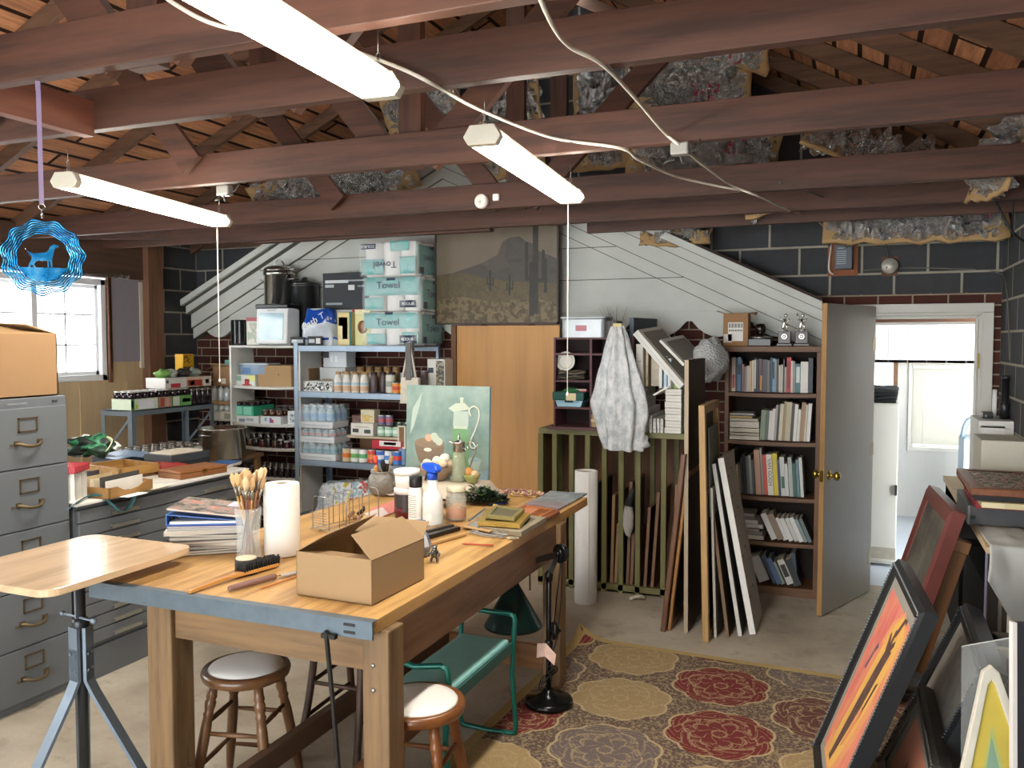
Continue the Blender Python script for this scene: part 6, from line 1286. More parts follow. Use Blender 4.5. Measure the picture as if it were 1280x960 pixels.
# stacked trays of jars in the corner
js = T('corner_table', 'small dark stand in the corner beneath trays of jars', 'stand', (-5.2, 6.05, 0)); MB().box(-.14, .14, -.14, .2, .86, .90).ob('top', M_DARKW, js)
for x in (-.12, .12):
    for y in (-.12, .18): MB().box(x-.015, x+.015, y-.015, y+.015, 0, .86).ob('leg', M_DARKW, js)
z = .901
for t_, (lab_, jl, h, gl, mat) in enumerate((('lowest cardboard tray of the jar stack in the corner', 'jar in the lowest corner tray', .10, M_JDK, P('#b39a78', .7)), ('middle pale tray of the jar stack in the corner', 'jar in the middle corner tray', .10, M_JGL, P('#c4bfae', .6)), ('top cardboard tray of the jar stack in the corner', 'clear jar in the top corner tray', .13, M_JGL, P('#a88560', .7)))):
    ch = (.075, .085, .03)[t_]; crate('jar_tray', lab_, 'tray', -5.34, -5.06, 5.93, 6.15, z, ch, mat, [(.15, .5, .15, .8, P('#cfcac0', .6)), (.6, .9, .2, .8, P('#8f8f78', .6))] if t_ == 1 else ())
    for i in range(4):
        for j in range(3): jar((-5.34+.036+.07*i, 5.93+.036+.07*j, z+ch+.001), jl, 'jars in corner tray '+['low', 'middle', 'top'][t_], .033, h if t_ == 2 else .055, gl, M_LID, 'c%d' % t_)
    z += ch+(h if t_ == 2 else .055)+.003
o = crate('cardboard_box', 'open cardboard box on top of the corner jar trays', 'box', -5.31, -5.07, 5.95, 6.15, z, .17, M_CARD, [(.4, .6, .12, .4, P('#d8d2c6', .6))])
MB().add([(-.12, -.1, .17), (.12, -.1, .17), (.10, -.17, .19), (-.1, -.17, .20)], [(0, 1, 2, 3)]).ob('flap', M_CARDL, o, solid=.004); MB().add([(-.12, .1, .17), (-.12, -.1, .17), (-.20, -.1, .14), (-.2, .1, .14)], [(0, 1, 2, 3)]).ob('flap', M_CARD, o, solid=.004)
for i, c1 in enumerate(('#6fa8a2', '#a9c4bc', '#4f7a5c')): o = crate('tea_box', ['teal', 'pale', 'green'][i]+' packet poking out of the open corner box', 'packet', -5.22+.055*i, -5.17+.055*i, 6.0, 6.06, z+.12, .11, P(c1, .5))
# ================================================================= ON THE FLAT FILE
FZ = .9335
def fl(px, py): return G(px, py, FZ)
def lying(name, label, cat, q0, q1, depth, h, mat, extra=None, z=0, bev=.003):
    """box whose front lower edge runs between two floor points of the cabinet top"""
    a, c = fl(*q0), fl(*q1); d = (c-a).normalized(); L = (c-a).length; n = Vector((-d.y, d.x, 0)); o = TM(name, FR(a+Vector((0, 0, z)), d, n), label, cat)
    MB().box(0, L, 0, depth, 0, h).ob('body', mat, o, bev=bev); return o, L
o, L = lying('paper_box', 'red and white box full of upright papers beside the filing cabinet', 'box', (94, 630), (112, 622), .26, .012, P('#d8d4cc', .6))
for i in range(7): MB().box(.006+.018*i*L/.13, .010+.018*i*L/.13, .004, .25, .012, .15).ob('paper_sheet', P(['#e6e2da', '#d9d3c8', '#e8e5de'][i % 3], .8), o)
MB().box(-.004, L+.004, -.004, .262, .15, .185).ob('red_lid', P('#b03a42', .5), o, bev=.004)
a = fl(103, 620); o = T('grocery_bag', 'crumpled green and black plastic bag on the red lidded paper box', 'bag', (a.x-.06, a.y+.12, FZ+.188), .4)
b = MB(); b.ball((0, 0, .055), .1, 28, 18, 1.15, 1.0, .58, .55, 4); b.ob('film', strip_mat(['#1f3a2c', '#2f7a54', '#1c2a24', '#cfd8d0', '#3a8a62'], 9, 5), o); MB().tube(smoothpath([(.08, -.05, .03), (.12, -.08, .05), (.13, -.05, .09), (.08, 0, .1)], 5), .012, 6, flat=.3).ob('twisted_handle', P('#c9cfa8', .5), o)
o, L = lying('card_tray', 'tan wooden tray with curved front full of cards and envelopes', 'tray', (137, 624), (191, 611), .34, .008, WOOD('#a07845', 0, .5, .2))
b = MB(); pts = [(0, 0), (L, 0), (L, .055), (L*.82, .055), (L*.68, .032), (L*.5, .025), (L*.32, .032), (L*.18, .055), (0, .055)]; b.prism(pts, 0, .007, 'y'); b.prism([(0, 0), (L, 0), (L, .05), (0, .05)], .333, .34, 'y'); b.box(0, .007, 0, .34, 0, .055); b.box(L-.007, L, 0, .34, 0, .055); b.ob('tray_sides', WOOD('#a07845', 0, .5, .2), o)
for i, (x0, x1, y, h, c1) in enumerate(((.02, L-.03, .04, .085, '#e0ddd4'), (.015, L-.02, .07, .105, '#4c4a46'), (.02, L*.6, .11, .095, '#d8c7a8'), (.02, L*.8, .14, .09, '#dcd2bd'), (.03, L*.7, .18, .10, '#cbb58c'), (.03, L*.5, .21, .12, '#5b5660'), (.03, L*.45, .25, .115, '#5a3a62'), (.02, L*.4, .28, .10, '#e2e0da'))):
    c_ = MB().box(x0, x1, y, y+.004, .008, h).ob('card', P(c1, .6), o)
o, L = lying('wooden_tray', 'shallow orange wooden tray propped behind the card tray', 'tray', (150, 601), (201, 593), .36, .006, WOOD('#a88048', 0, .45, .25), z=.02)
b = MB(); b.box(0, L, 0, .012, 0, .05); b.box(0, L, .348, .36, 0, .05); b.box(0, .012, 0, .36, 0, .05); b.box(L-.012, L, 0, .36, 0, .05); b.ob('tray_sides', WOOD('#ad8349', 0, .45, .25), o); MB().box(.02, L-.02, .02, .3, -.02, -.001).ob('foot', WOOD('#8a6238', 0, .6, .2), o)
for i in range(3): lying('document', ['cream', 'pale', 'white'][i]+' document sheet lying '+['in front of', 'right of', 'beneath the edge of'][i]+' the card tray', 'paper', ((192, 612), (210, 604), (160, 622))[i], ((214, 606), (228, 599), (186, 616))[i], .14, .0012, P(['#e3dccb', '#dcd8ce', '#efeeea'][i], .7), bev=0)
o, L = lying('blue_folder', 'floppy blue grey folder on the back of the flat file', 'folder', (150, 585), (205, 578), .34, .05, P('#3f4652', .5)); b = MB(); b.grid(lambda u, v: (-.02+(L+.04)*u, -.02+.38*v, .055+.012*math.sin(7*u)*math.cos(4*v)), 14, 10); b.ob('cover', P('#7d96b4', .4, var=.2), o, solid=.004)
o, L = lying('black_box', 'low black lidded storage box with papers on its lid', 'box', (215, 588), (262, 580), .24, .085, P('#2c2f33', .5)); MB().box(-.004, L+.004, -.004, .244, .045, .09).ob('lid', P('#3d4045', .45), o, bev=.003); MB().box(.02, L-.03, .03, .22, .0905, .10).ob('papers', P('#dcd3bf', .7), o)
o, L = lying('red_box', 'red box with white diamond pattern on the flat file', 'box', (204, 594), (236, 590), .25, .05, P('#a83a34', .5)); b = MB(); b.box(.0, L, -.001, 0, .012, .04)
b.mat(1)
for i in range(5): x = L*(i+.5)/5; b.prism([(x-.009, .026), (x, .016), (x+.009, .026), (x, .036)], -.002, -.001, 'y')
b.ob('diamond_pattern', [P('#d9cfc4', .5), P('#a83a34', .5)], o)
o, L = lying('wooden_box', 'flat brown wooden box in front of the red box', 'box', (226, 600), (284, 590), .20, .032, WOOD('#8a5a34', 0, .45, .25)); MB().box(-.002, L+.002, -.002, .202, .034, .048).ob('lid', WOOD('#96623a', 0, .4, .25), o, bev=.002); MB().box(L*.45, L*.55, -.006, -.001, .026, .042).ob('catch', M_BRASS, o)
for i in range(6): o = MB().box(-.15, .15, -.10, .10, 0, .014).ob('paper_stack', P(['#d6d6c4', '#c9cabc', '#dfdccb'][i % 3], .7)); put(o, (-4.85, 4.02, .7915+.0142*i+.0), .1*((i*7) % 3-1)); tag(o, ORD[i]+' pad from the bottom of the paper pile beside the window', 'papers', None)
b = MB(); p0 = G(105, 640, FZ); b.tube(smoothpath([(p0.x-.1, p0.y-.0, FZ+.008), (-3.66, 3.16, FZ+.008), (-3.60, 3.20, FZ+.012), (-3.575, 3.24, .90), (-3.57, 3.28, .86), (-3.57, 3.33, .85), (-3.57, 3.37, .88), (-3.575, 3.39, .92), (-3.62, 3.36, FZ+.012), (-3.70, 3.26, FZ+.008), (-3.72, 3.12, FZ+.008)], 6), .018, 6, flat=.16); tag(b.ob('teal_strap', P('#41686c', .8, var=.1)), 'teal webbing strap drooping over the front of the flat file', 'strap')
o, L = lying('blue_pad', 'blue backed notepad at the far end of the flat file', 'notepad', (282, 586), (302, 580), .15, .02, P('#dcdcd4', .6)); MB().box(-.002, L+.002, 0, .152, .02, .024).ob('cover', P('#2f5f9a', .5), o)
# ================================================================= PLYWOOD DOOR PANEL, DESERT PAINTING
M_PLY = WOOD('#c08c4c', 2, .45, .16, .45, coat=.15)
o = T('plywood_sheet', 'tall honey coloured plywood sheet below the desert painting', 'panel', (-2.975, 6.095, 0))
MB().box(0, .865, 0, .018, 0, 1.858).ob('sheet', M_PLY, o); b = MB(); b.box(-.045, -.003, -.012, .018, 0, 1.86); b.ob('side_batten', WOOD('#6b4a30', 2, .6, .3), o); MB().box(-.045, .87, -.008, .018, 1.86, 1.868).ob('top_batten', WOOD('#5b4030', 0, .6, .3), o)
o = T('desert_painting', 'large dim desert painting with tall cactus above the plywood sheet', 'painting', (-3.15, 6.09, 1.870)); w, h = 1.02, .79
def m_paint(cols, sc=6, rot=0., seed=0, st=(1, 1, 1)):
    s = NT('paint'); n = s.noise(s.coord(scale=st, loc=(seed, 0, seed)), sc, 6, .65); k = s.ramp(n.outputs['Fac'], [(.28+.44*i/(len(cols)-1), c) for i, c in enumerate(cols)]); return s.fin(k, .5)
b = MB(); b.box(0, w, 0, .02, 0, h); b.mat(1); lay = [0]
def dp(pts, m): lay[0] += 1; y = -.0002*lay[0]; b.mat(m).prism([(a*w, c*h) for a, c in pts], y, y+.0001, 'y')
dp([(0, 0), (1, 0), (1, 1), (0, 1)], 1)
dp([(.05, .48), (.18, .53), (.38, .60), (.52, .68), (.56, .80), (.62, .84), (.70, .85), (.75, .80), (.80, .78), (.86, .70), (.93, .66), (1, .62), (1, .30), (0, .30)], 2)
dp([(.38, .60), (.52, .68), (.56, .80), (.60, .83), (.58, .66), (.62, .56), (.5, .5)], 3)
dp([(0, .50), (.2, .52), (.4, .46), (.6, .42), (.8, .40), (1, .38), (1, 0), (0, 0)], 4); dp([(0, .24), (.2, .28), (.5, .22), (.8, .25), (1, .20), (1, 0), (0, 0)], 5)
def cactus(x, z, H, r, arms, m=6):
    dp([(x-r, z), (x-r, z+H-r), (x-r*.6, z+H), (x+r*.6, z+H), (x+r, z+H-r), (x+r, z)], m)
    for dx, z0, z1 in arms:
        s_ = 1 if dx > 0 else -1; dp([(x, z0), (x+dx, z0), (x+dx, z1), (x+dx*.98-s_*r*.6, z1+.015), (x+dx-s_*r*1.2, z1), (x+dx-s_*r*1.2, z0+r*1.6), (x, z0+r*1.6)], m)
cactus(.83, .10, .86, .022, [(-.085, .42, .78), (.075, .40, .70)]); cactus(.80, .08, .52, .02, []); cactus(.46, .33, .2, .009, [(-.03, .39, .46), (.03, .38, .45)]); cactus(.62, .28, .2, .008, [(.03, .34, .42), (-.025, .33, .40)]); cactus(.91, .3, .33, .012, [])
b.ob('painted_canvas', [P('#5a4a3c', .7), m_paint(['#62594c', '#6f6454', '#7a6d5c'], 2), m_paint(['#3a3733', '#4c4741', '#42403c'], 9), m_paint(['#575047', '#4c463f'], 9), m_paint(['#413a2a', '#5f5439', '#504631', '#706343'], 13), m_paint(['#66583a', '#453b28', '#78694a', '#4f432e'], 18), m_paint(['#35332a', '#2c2b24', '#413e32'], 12, st=(8, 1, 1))], o, keep=True)
b = MB()
for q in ((-.012, w+.012, -.0, .012), (-.012, w+.012, h-.0, h+.012)): b.box(q[0], q[1], -.008, .022, q[2]-.0, q[3])
b.box(-.012, 0, -.008, .022, 0, h); b.box(w, w+.012, -.008, .022, 0, h); b.ob('thin_frame', P('#3c3026', .5), o)
# ================================================================= SLOTTED STORAGE RACK AND CUBBY
RY = 5.62; rk = T('slotted_rack', 'olive green slotted art rack of upright storage bays', 'rack', (OY(673, 640, RY).x, RY, 0)); ro = rk.location.x
M_OLIVE = P('#6f6b42', .6, var=.2, scale=7); rend = OY(872, 640, RY).x; RW = rend-ro; RD2 = .46; RH = 1.125
MB().box(0, RW, 0, RD2, RH-.04, RH).ob('top', P('#7d7a55', .6, var=.25, scale=6), rk, bev=.003)
MB().box(0, RW, 0, .035, .02, .06).box(0, RW, RD2-.035, RD2, .02, .06).ob('bottom_rail', M_OLIVE, rk)
MB().box(0, RW, RD2-.01, RD2, .06, RH-.04).ob('back_panel', WOOD('#6a4a34', 2, .7, .2), rk); MB().box(0, RW, .036, RD2-.036, .03, .045).ob('bay_floor', WOOD('#5a4030', 0, .7, .2), rk)
slx = [673, 690, 711, 731, 752, 773, 794, 826, 864]
for px in slx:
    x = OY(px, 640, RY).x-ro; b = MB(); b.box(x, x+.034, 0, .03, 0, RH-.04); b.box(x, x+.034, RD2-.03, RD2-.011, 0, RH-.04); b.ob('slat', M_OLIVE, rk)
MB().box(-.004, 0, 0, RD2, .02, RH-.04).ob('side_panel', WOOD('#80603c', 2, .7, .2), rk)
BD = random.Random(4)
for i, (px, hh, c1, lean, lab_) in enumerate(((699, .62, '#22354f', .03, 'dark blue canvas in the first bay of the olive rack'), (704, .52, '#4a3630', -.02, 'brown board beside the blue canvas in the olive rack'), (721, .55, '#20201f', .03, 'black board in the second bay of the olive rack'), (741, .7, '#2a2c30', .02, 'charcoal board behind the white roll in the olive rack'), (762, .62, '#8a6a58', .02, 'tan edged frame in the fourth bay of the olive rack'), (767, .42, '#4f7fae', .04, 'bright blue board low in the fourth bay of the olive rack'), (782, .72, '#3a4046', .03, 'slate portfolio in the fifth bay of the olive rack'), (787, .36, '#a04a2c', .03, 'rust red folder in the fifth bay of the olive rack'), (804, .55, '#5a4636', .05, 'brown panel in the sixth bay of the olive rack'), (813, .66, '#8a5f40', .06, 'long reddish frame leaning in the sixth bay of the olive rack'), (838, .72, '#6b4630', .04, 'dark wooden frame in the last bay of the olive rack'))):
    x = OY(px, 640, RY).x; o = T('stored_picture', lab_, 'picture', (x, RY+.045, .047)); d = RD2-.09
    bb = MB().at(Matrix(((1, 0, lean, 0), (0, 1, 0, 0), (0, 0, 1, 0), (0, 0, 0, 1)))); bb.box(0, .012, 0, d, 0, hh).ob('board', P(c1, .6, var=.25, scale=12), o)
    bb = MB().at(Matrix(((1, 0, lean, 0), (0, 1, 0, 0), (0, 0, 1, 0), (0, 0, 0, 1)))); bb.box(-.004, .016, -.008, .0, 0, hh+.004); bb.box(-.004, .016, 0, d, hh, hh+.008); bb.ob('edge_trim', P(BD.choice(['#7a5a44', '#9a7a58', '#3c3430']), .5, var=.3, scale=20), o)
o = T('grey_cloth_bag', 'pale grey bag stuffed in the fifth bay of the olive rack', 'bag', (OY(788, 640, RY).x-.04, RY-.03, .58)); MB().ball((0, .02, .0), .06, 16, 12, .6, .35, 1.9, .4, 7).ob('cloth', P('#a8a39b', .8, var=.2), o)
put(o, (OY(786, 640, RY).x, RY-.035, .52)); MB().tube([(0, .02, .1), (.02, .02, .17), (.035, .01, .22)], [.03, .02, .012], 8).ob('strap', P('#2c2c2e', .6), o)
o = MB().tube(smoothpath([(0, 0, .012), (.03, .01, .02), (.07, 0, .03), (.1, .02, .014)], 4), [.012]*13, 8).ob('paper_scrap', P('#b9b3a4', .8, var=.3)); put(o, G(786, 752)+Vector((0, .02, 0)), .4); tag(o, 'crumpled paper scrap on the floor at the foot of the olive rack', 'paper')
# cubby
CY = 5.60; c0_, c1_ = OY(692, 470, CY).x, OY(792, 470, CY).x; cz = RH; cu_ = T('cubby_shelf', 'small dark purple brown cubby shelf on top of the olive rack', 'shelf', (c0_, CY, cz)); cw = c1_-c0_
zz_ = lambda py: OY(740, py, CY).z-cz
M_PURP = WOOD('#5b3a3c', 0, .6, .2); H_ = zz_(423); dv_ = OY(737, 470, CY).x-c0_
b = MB(); b.box(-.03, cw, -.05, .25, .0, .02); b.ob('base', M_PURP, cu_)
for x0, x1 in ((0, .014), (dv_, dv_+.016), (cw-.014, cw)): MB().box(x0, x1, 0, .25, .02, H_).ob('side_panel', M_PURP, cu_)
for x0, x1, py in ((0, cw, 423), (0, dv_, 443), (dv_, cw, 443), (0, dv_, 477), (0, dv_, 511)): MB().box(x0, x1, .002, .25, zz_(py)-.007, zz_(py)+.007).ob('shelf', M_PURP, cu_)
MB().box(0, cw, .245, .25, .02, H_).ob('back_panel', P('#2c1f20', .8), cu_)
def cub(px, py): p_ = OY(px, py, CY); return p_
o = T('white_plate', 'round white plate leaning in the cubby behind the pull cord', 'plate', cub(704, 452)+Vector((0, .06, 0))); MB().at(TR((0, 0, 0), (PI/2-.15, 0, 0))).lathe([(0, 0), (.05, 0), (.068, .01), (.07, .013), (.066, .014), (.048, .005), (0, .005)], 30).ob('dish', P('#d8d5ca', .35), o); MB().at(TR((0, 0, 0), (PI/2-.15, 0, 0))).lathe([(.047, .0055), (.05, .0065), (.053, .0085)], 30, caps=False).ob('ring', P('#b5b2a6', .35), o)
for i in range(5):
    p_ = cub(712, 475); o = MB(); o.grid(lambda u, v: (.19*(u-.5), .16*(v-.5), .006*math.sin(9*u+i*2)*math.cos(5*v)), 12, 8); o = o.ob('folded_cloth', P(['#3a352c', '#5a5344', '#2c2a26', '#6b6350', '#4a4436'][i], .9, var=.2), solid=.012); put(o, (c0_+.115, CY+.10, cz+zz_(477)+.016+.013*i), .05*i); tag(o, ORD[i]+' dark cloth from the bottom of the pile under the white plate', 'cloth')
crate('red_box', 'small red box lying tilted on the green tray in the cubby', 'box', cub(719, 0).x, cub(733, 0).x, CY+.02, CY+.10, cz+zz_(496), .05, P('#a8323a', .45), [(0, 1, .8, 1, P('#cfc5bb', .5))], rz=.1)
o = T('green_tray', 'dark green tray poking out of the cubby with a cream card on it', 'tray', cub(712, 500)+Vector((0, -.02, 0))); MB().box(-.115, .115, -.02, .20, 0, .058).ob('body', P('#16504a', .4), o, bev=.006); MB().box(-.012, .06, -.0235, -.0205, .0, .05).ob('cream_card', P('#d5c9a0', .6), o); b = MB(); b.ball((.0, .06, .055), .07, 16, 8, 1, .8, .45, .3, 3); b.ob('green_cloth', P('#2f6b3c', .9, var=.2), o)
o = T('blue_basket', 'small pale blue plastic basket under the green tray', 'basket', (cub(711, 505).x, CY+.08, cz+zz_(511)+.008)); b = MB(); b.prism([(-.085, 0), (.085, 0), (.105, .056), (-.105, .056)], -.08, .08, 'y'); b.ob('body', P('#9cc5d6', .4, var=.05), o, bev=.004); MB().box(-.03, .03, -.084, -.0805, .03, .05).ob('handle_slot', P('#2f4450', .6), o)
o = T('grey_plate', 'plate seen edge on in the right cubby bay', 'plate', (cub(745, 484).x, CY+.06, cub(745, 484).z)); MB().at(TR((0, 0, 0), (0, PI/2-.2, 0))).lathe([(0, 0), (.05, 0), (.07, .012), (.066, .013), (0, .006)], 26).ob('dish', P('#b9c0b8', .35), o)
crate('red_tin', 'red printed box in the right cubby bay', 'box', cub(740, 0).x, cub(754, 0).x, CY+.02, CY+.14, cz+.115, .09, P('#8f2238', .4, var=.2), [(.1, .9, .3, .6, strip_mat(['#a82a40', '#d8b8b0', '#7a1c30'], 40, 2))]); crate('wooden_box', 'pale wooden box below the red box in the right cubby bay', 'box', cub(737.5, 0).x+.012, cub(758, 0).x, CY+.0, CY+.15, cz+.021, .092, WOOD('#a58c64', 0, .6, .2), [(.1, .9, .4, .6, P('#c9b890', .6))])
o = T('clear_bin', 'clear plastic bin on top of the cubby beneath the white siding', 'bin', (cub(727, 410).x, CY+.12, cz+H_+.001)); MB().prism(rrect(-.155, .155, -.10, .10, .03), 0, .135).ob('body', P('#9fa9ad', .12, var=.2, scale=9, spec=.8), o, bev=.006); MB().prism(rrect(-.165, .165, -.11, .11, .03), .135, .15).ob('lid', P('#aab2b4', .2), o, bev=.004); MB().box(-.05, .03, -.102, -.1005, .05, .09).ob('red_content', P('#a8616a', .3, var=.3, scale=20), o)
crate('dark_case', 'dark ribbed case right of the clear bin on the cubby', 'case', cub(756, 0).x, cub(771, 0).x, CY+.06, CY+.2, cz+H_+.001, .12, P('#4a4540', .5), [(.1, .2, 0, 1, P('#2c2926', .5)), (.4, .5, 0, 1, P('#2c2926', .5)), (.7, .8, 0, 1, P('#2c2926', .5))])
o = T('dry_twigs', 'spiky dry twigs standing behind the clear bin', 'twigs', (cub(760, 400).x, CY+.20, cz+H_+.001)); b = MB()
for i in range(16): b.cyl((0, 0, .0), (BD.uniform(-.12, .12), BD.uniform(-.02, .02), .16+BD.uniform(0, .07)), .0015, .0008, 5)
b.ob('stems', P('#6b6458', .8), o)
# plastic sheet bag hanging over the rack front
o = T('plastic_dust_bag', 'large crinkled translucent plastic bag hanging over the olive rack', 'bag', (cub(777, 400).x, CY-.10, 0))
zt_, zb_ = OY(777, 408, CY-.1).z, OY(777, 562, CY-.1).z
def f(u, v):
    a = 2*PI*u; wv = .04+.125*min(1, v/.62)**.9*(1 if v < .75 else 1-.35*(v-.75)/.25); fold = 1+.18*math.cos(7*a+2*v)+.14*noise.noise(Vector((u*10, v*6, 3)))
    return (wv*math.cos(a)*fold+.05*v*v, .055*math.sin(a)*(.4+v)*fold, zt_+(zb_-zt_)*v+.012*noise.noise(Vector((u*14, v*9, 5))))
b = MB(); b.grid(f, 72, 40); s_ = NT('film'); n_ = s_.noise(s_.coord(scale=(1, 1, .6)), 22, 5, .7); s_.bump(n_.outputs['Fac'], .8, .012); M_PLAS = s_.fin(s_.ramp(n_.outputs['Fac'], [(.36, '#b4bcbe'), (.6, '#eceeed')]), .12, trans=.35, spec=.8); b.ob('film', M_PLAS, o)
MB().ball((.14, .0, zb_+.055), .075, 24, 14, 1.05, .5, .75, .4, 2).ob('bunched_end', M_PLAS, o); MB().box(-.03, .03, -.008, .008, zt_-.12, zt_+.02).ob('wooden_core', WOOD('#cfbf86', 2, .5, .15), o)
# dark portfolio and white canvases on the rack top
Z1 = RH+.001
o = T('black_portfolio', 'tall slate black panel standing behind the plastic bag', 'panel', (OY(787, 460, 5.62).x, 5.62, Z1)); MB().at(Matrix(((1, .16, 0, 0), (0, 1, 0, 0), (0, 0, 1, 0), (0, 0, 0, 1)))).box(0, .025, 0, .42, 0, OY(787, 397, 5.62).z-Z1).ob('board', P('#2b3640', .5, var=.1), o); MB().box(-.002, .027, -.004, 0, 0, OY(787, 397, 5.62).z-Z1).ob('edge', P('#3c4a58', .5), o)
M_CAN = P('#d9d7d0', .7, var=.05); M_CANS = P('#c9b99c', .7, var=.1)
def canvas(name_lab, x, y, w_, d_, h_, lean=0., z=Z1, m=M_CAN, tilt=None, mat2=None):
    o = T('blank_canvas', name_lab, 'canvas', (x, y, z)); sh = Matrix(((1, 0, lean, 0), (0, 1, 0, 0), (0, 0, 1, 0), (0, 0, 0, 1)))
    MB().at(sh).box(0, w_, 0, d_, 0, h_).ob('cloth', m, o, bev=.002); b = MB().at(sh)
    for q in range(3): b.box(w_*.3, w_*.7, -.0012, .0, h_*(.2+.3*q), h_*(.2+.3*q)+.006)
    b.ob('staples', P('#8f8c84', .4, .6), o); return o
kx = lambda px: OY(px, 480, 5.6).x
for i, (a_, c_, pt_, lab_) in enumerate(((796, 805, 430, 'tallest white canvas standing at the left of the stack'), (806, 811, 485, 'thin white canvas second from the left in the stack'), (812, 816, 491, 'thin white canvas third from the left in the stack'), (817, 821, 494, 'thin white canvas fourth from the left in the stack'), (822, 825.5, 494, 'thin white canvas fifth from the left in the stack'), (826, 830, 494, 'thin white canvas nearest the flat white pile'))):
    canvas(lab_, kx(a_), 5.60, kx(c_)-kx(a_)-.003, .38, OY(0, pt_, 5.6).z-Z1 if i else OY(800, 430, 5.6).z-Z1, -.012)
for i in range(7): o = T('blank_canvas', ORD[i]+' white canvas from the bottom of the flat pile', 'canvas', (kx(831), 5.60, Z1+.0425*i)); MB().box(.004*((i*3) % 4)*.4, kx(852)-kx(831), 0, .36, 0, .041).ob('cloth', P('#dcdad2', .7, var=.04), o, bev=.004); MB().box(.01, .10, -.001, 0, .018, .022).ob('fold', P('#bdbab0', .7), o)
zp = Z1+.0425*7+.001
canvas('small white canvas turned to show its wooden back', kx(805), 5.64, .018, .34, .26, 0, OY(808, 485, 5.6).z+.01, M_CANS); canvas('cream canvas standing above the thin white ones', kx(812), 5.64, .06, .3, .24, 0, OY(808, 485, 5.6).z+.012, P('#b9ad9a', .7))
for i, (px, c1, h_, lab_) in enumerate(((823, '#cfd2d0', .22, 'pale grey book standing on the flat canvas pile'), (829, '#a9c0cf', .215, 'light blue book standing on the flat canvas pile'), (834, '#d3d8da', .20, 'white book standing on the flat canvas pile'), (838, '#3c4a2c', .13, 'dark green book on the flat canvas pile'), (842, '#8fa84a', .12, 'lime green book on the flat canvas pile'), (847, '#3a4434', .11, 'small dark book at the end of the canvas pile'))):
    o = crate('book', lab_, 'book', kx(px), kx(px+4.2), 5.61, 5.78, zp if px > 828 else zp, h_, P(c1, .5), [(.2, .8, .1, .9, P(c1, .4))])
o = T('blank_canvas', 'white canvas slanting across in front of the small books', 'canvas'); p0_, p1_ = OY(816, 493, 5.58), OY(832, 484, 5.58); o.matrix_world = FR(p0_, (p1_-p0_), (0, 1, 0)); MB().box(0, .12, 0, .3, -.012, 0).ob('cloth', M_CAN, o)
for i, (q0, q1, th, lab_) in enumerate((((797, 412), (857, 480), .05, 'long white canvas slanting down against the brown panel'), ((826, 424), (857, 455), .02, 'second slanting canvas resting on the long white one'))):
    p0_, p1_ = OY(*q0, 5.56), OY(*q1, 5.56); d_ = (p1_-p0_); o = T('blank_canvas', lab_, 'canvas'); o.matrix_world = FR(p0_, d_, (.25, 1, .05)); L = d_.length
    MB().box(0, L, 0, .40, -th, 0).ob('cloth', M_CAN, o, bev=.003); b = MB(); b.box(.03, L-.03, .03, .37, 0, .004); b.ob('raw_side', P('#8a857c', .8, var=.1), o)
    b = MB(); b.box(0, L, -.0015, 0, -th*.55, -th*.5); b.ob('edge_crease', P('#a9bcc8', .6), o)
# bubble wrap parcel
o = T('bubble_wrap_parcel', 'silvery bubble wrapped parcel wedged beside the bookcase', 'parcel', OY(888, 450, 5.75)); sB = NT('bubble'); vB = sB.new('ShaderNodeTexVoronoi'); sB.link(sB.coord(), vB.inputs['Vector']); vB.inputs['Scale'].default_value = 70; sB.bump(vB.outputs['Distance'], .8, .01)
MB().ball((0, 0, 0), .14, 24, 16, .85, .9, 1.05, .25, 8).ob('wrap', sB.fin('#a9acac', .15, spec=.8), o)
# ================================================================= BOARDS AND FRAMES LEANING BEFORE THE RACK
def slab(name, label, cat, y0, y1, qb, qt, th, mat, parts=None):
    """board standing in depth from y0 to y1; its near edge runs from floor pixel qb to top pixel qt"""
    B = OY(*qb, y0); B.z = .002; Tt = OY(*qt, y0); o = TM(name, FR(B, (0, 1, 0), Tt-B), label, cat); H = (Tt-B).length; return o, H, y1-y0
o, H, D = slab('tall_hardboard', 'tallest dark brown board standing before the olive rack', 'board', 5.0, 5.58, (855, 788), (856, 450), .02, None); MB().box(0, D, 0, H, 0, .022).ob('sheet', WOOD('#4b3828', 1, .6, .25), o); MB().box(-.003, 0, 0, H, -.001, .023).ob('edge', P('#a89880', .6), o)
o, H, D = slab('stretched_canvas', 'pale wooden stretcher frame leaning on the tall brown board', 'frame', 4.88, 5.42, (878, 803), (873, 507), .03, None)
M_PINE = WOOD('#b08c58', 1, .5, .2); b = MB()
for q in ((0, .045, 0, H), (D-.045, D, 0, H)): b.box(*q, 0, .035)
b.box(.045, D-.045, H-.05, H, 0, .035); b.box(.045, D-.045, 0, .05, 0, .035); b.box(.045, D-.045, H*.62, H*.65, .004, .03); b.ob('bars', M_PINE, o, bev=.002); MB().box(.01, D-.01, .01, H-.01, -.002, 0).ob('canvas_back', P('#5b5648', .9, var=.15), o)
MB().box(.10, .4, H*.52, H*.9, .035, .042).ob('backing_card', P('#6e7468', .8, var=.15), o)
M_MOUL = WOOD('#7a5236', 1, .45, .35)
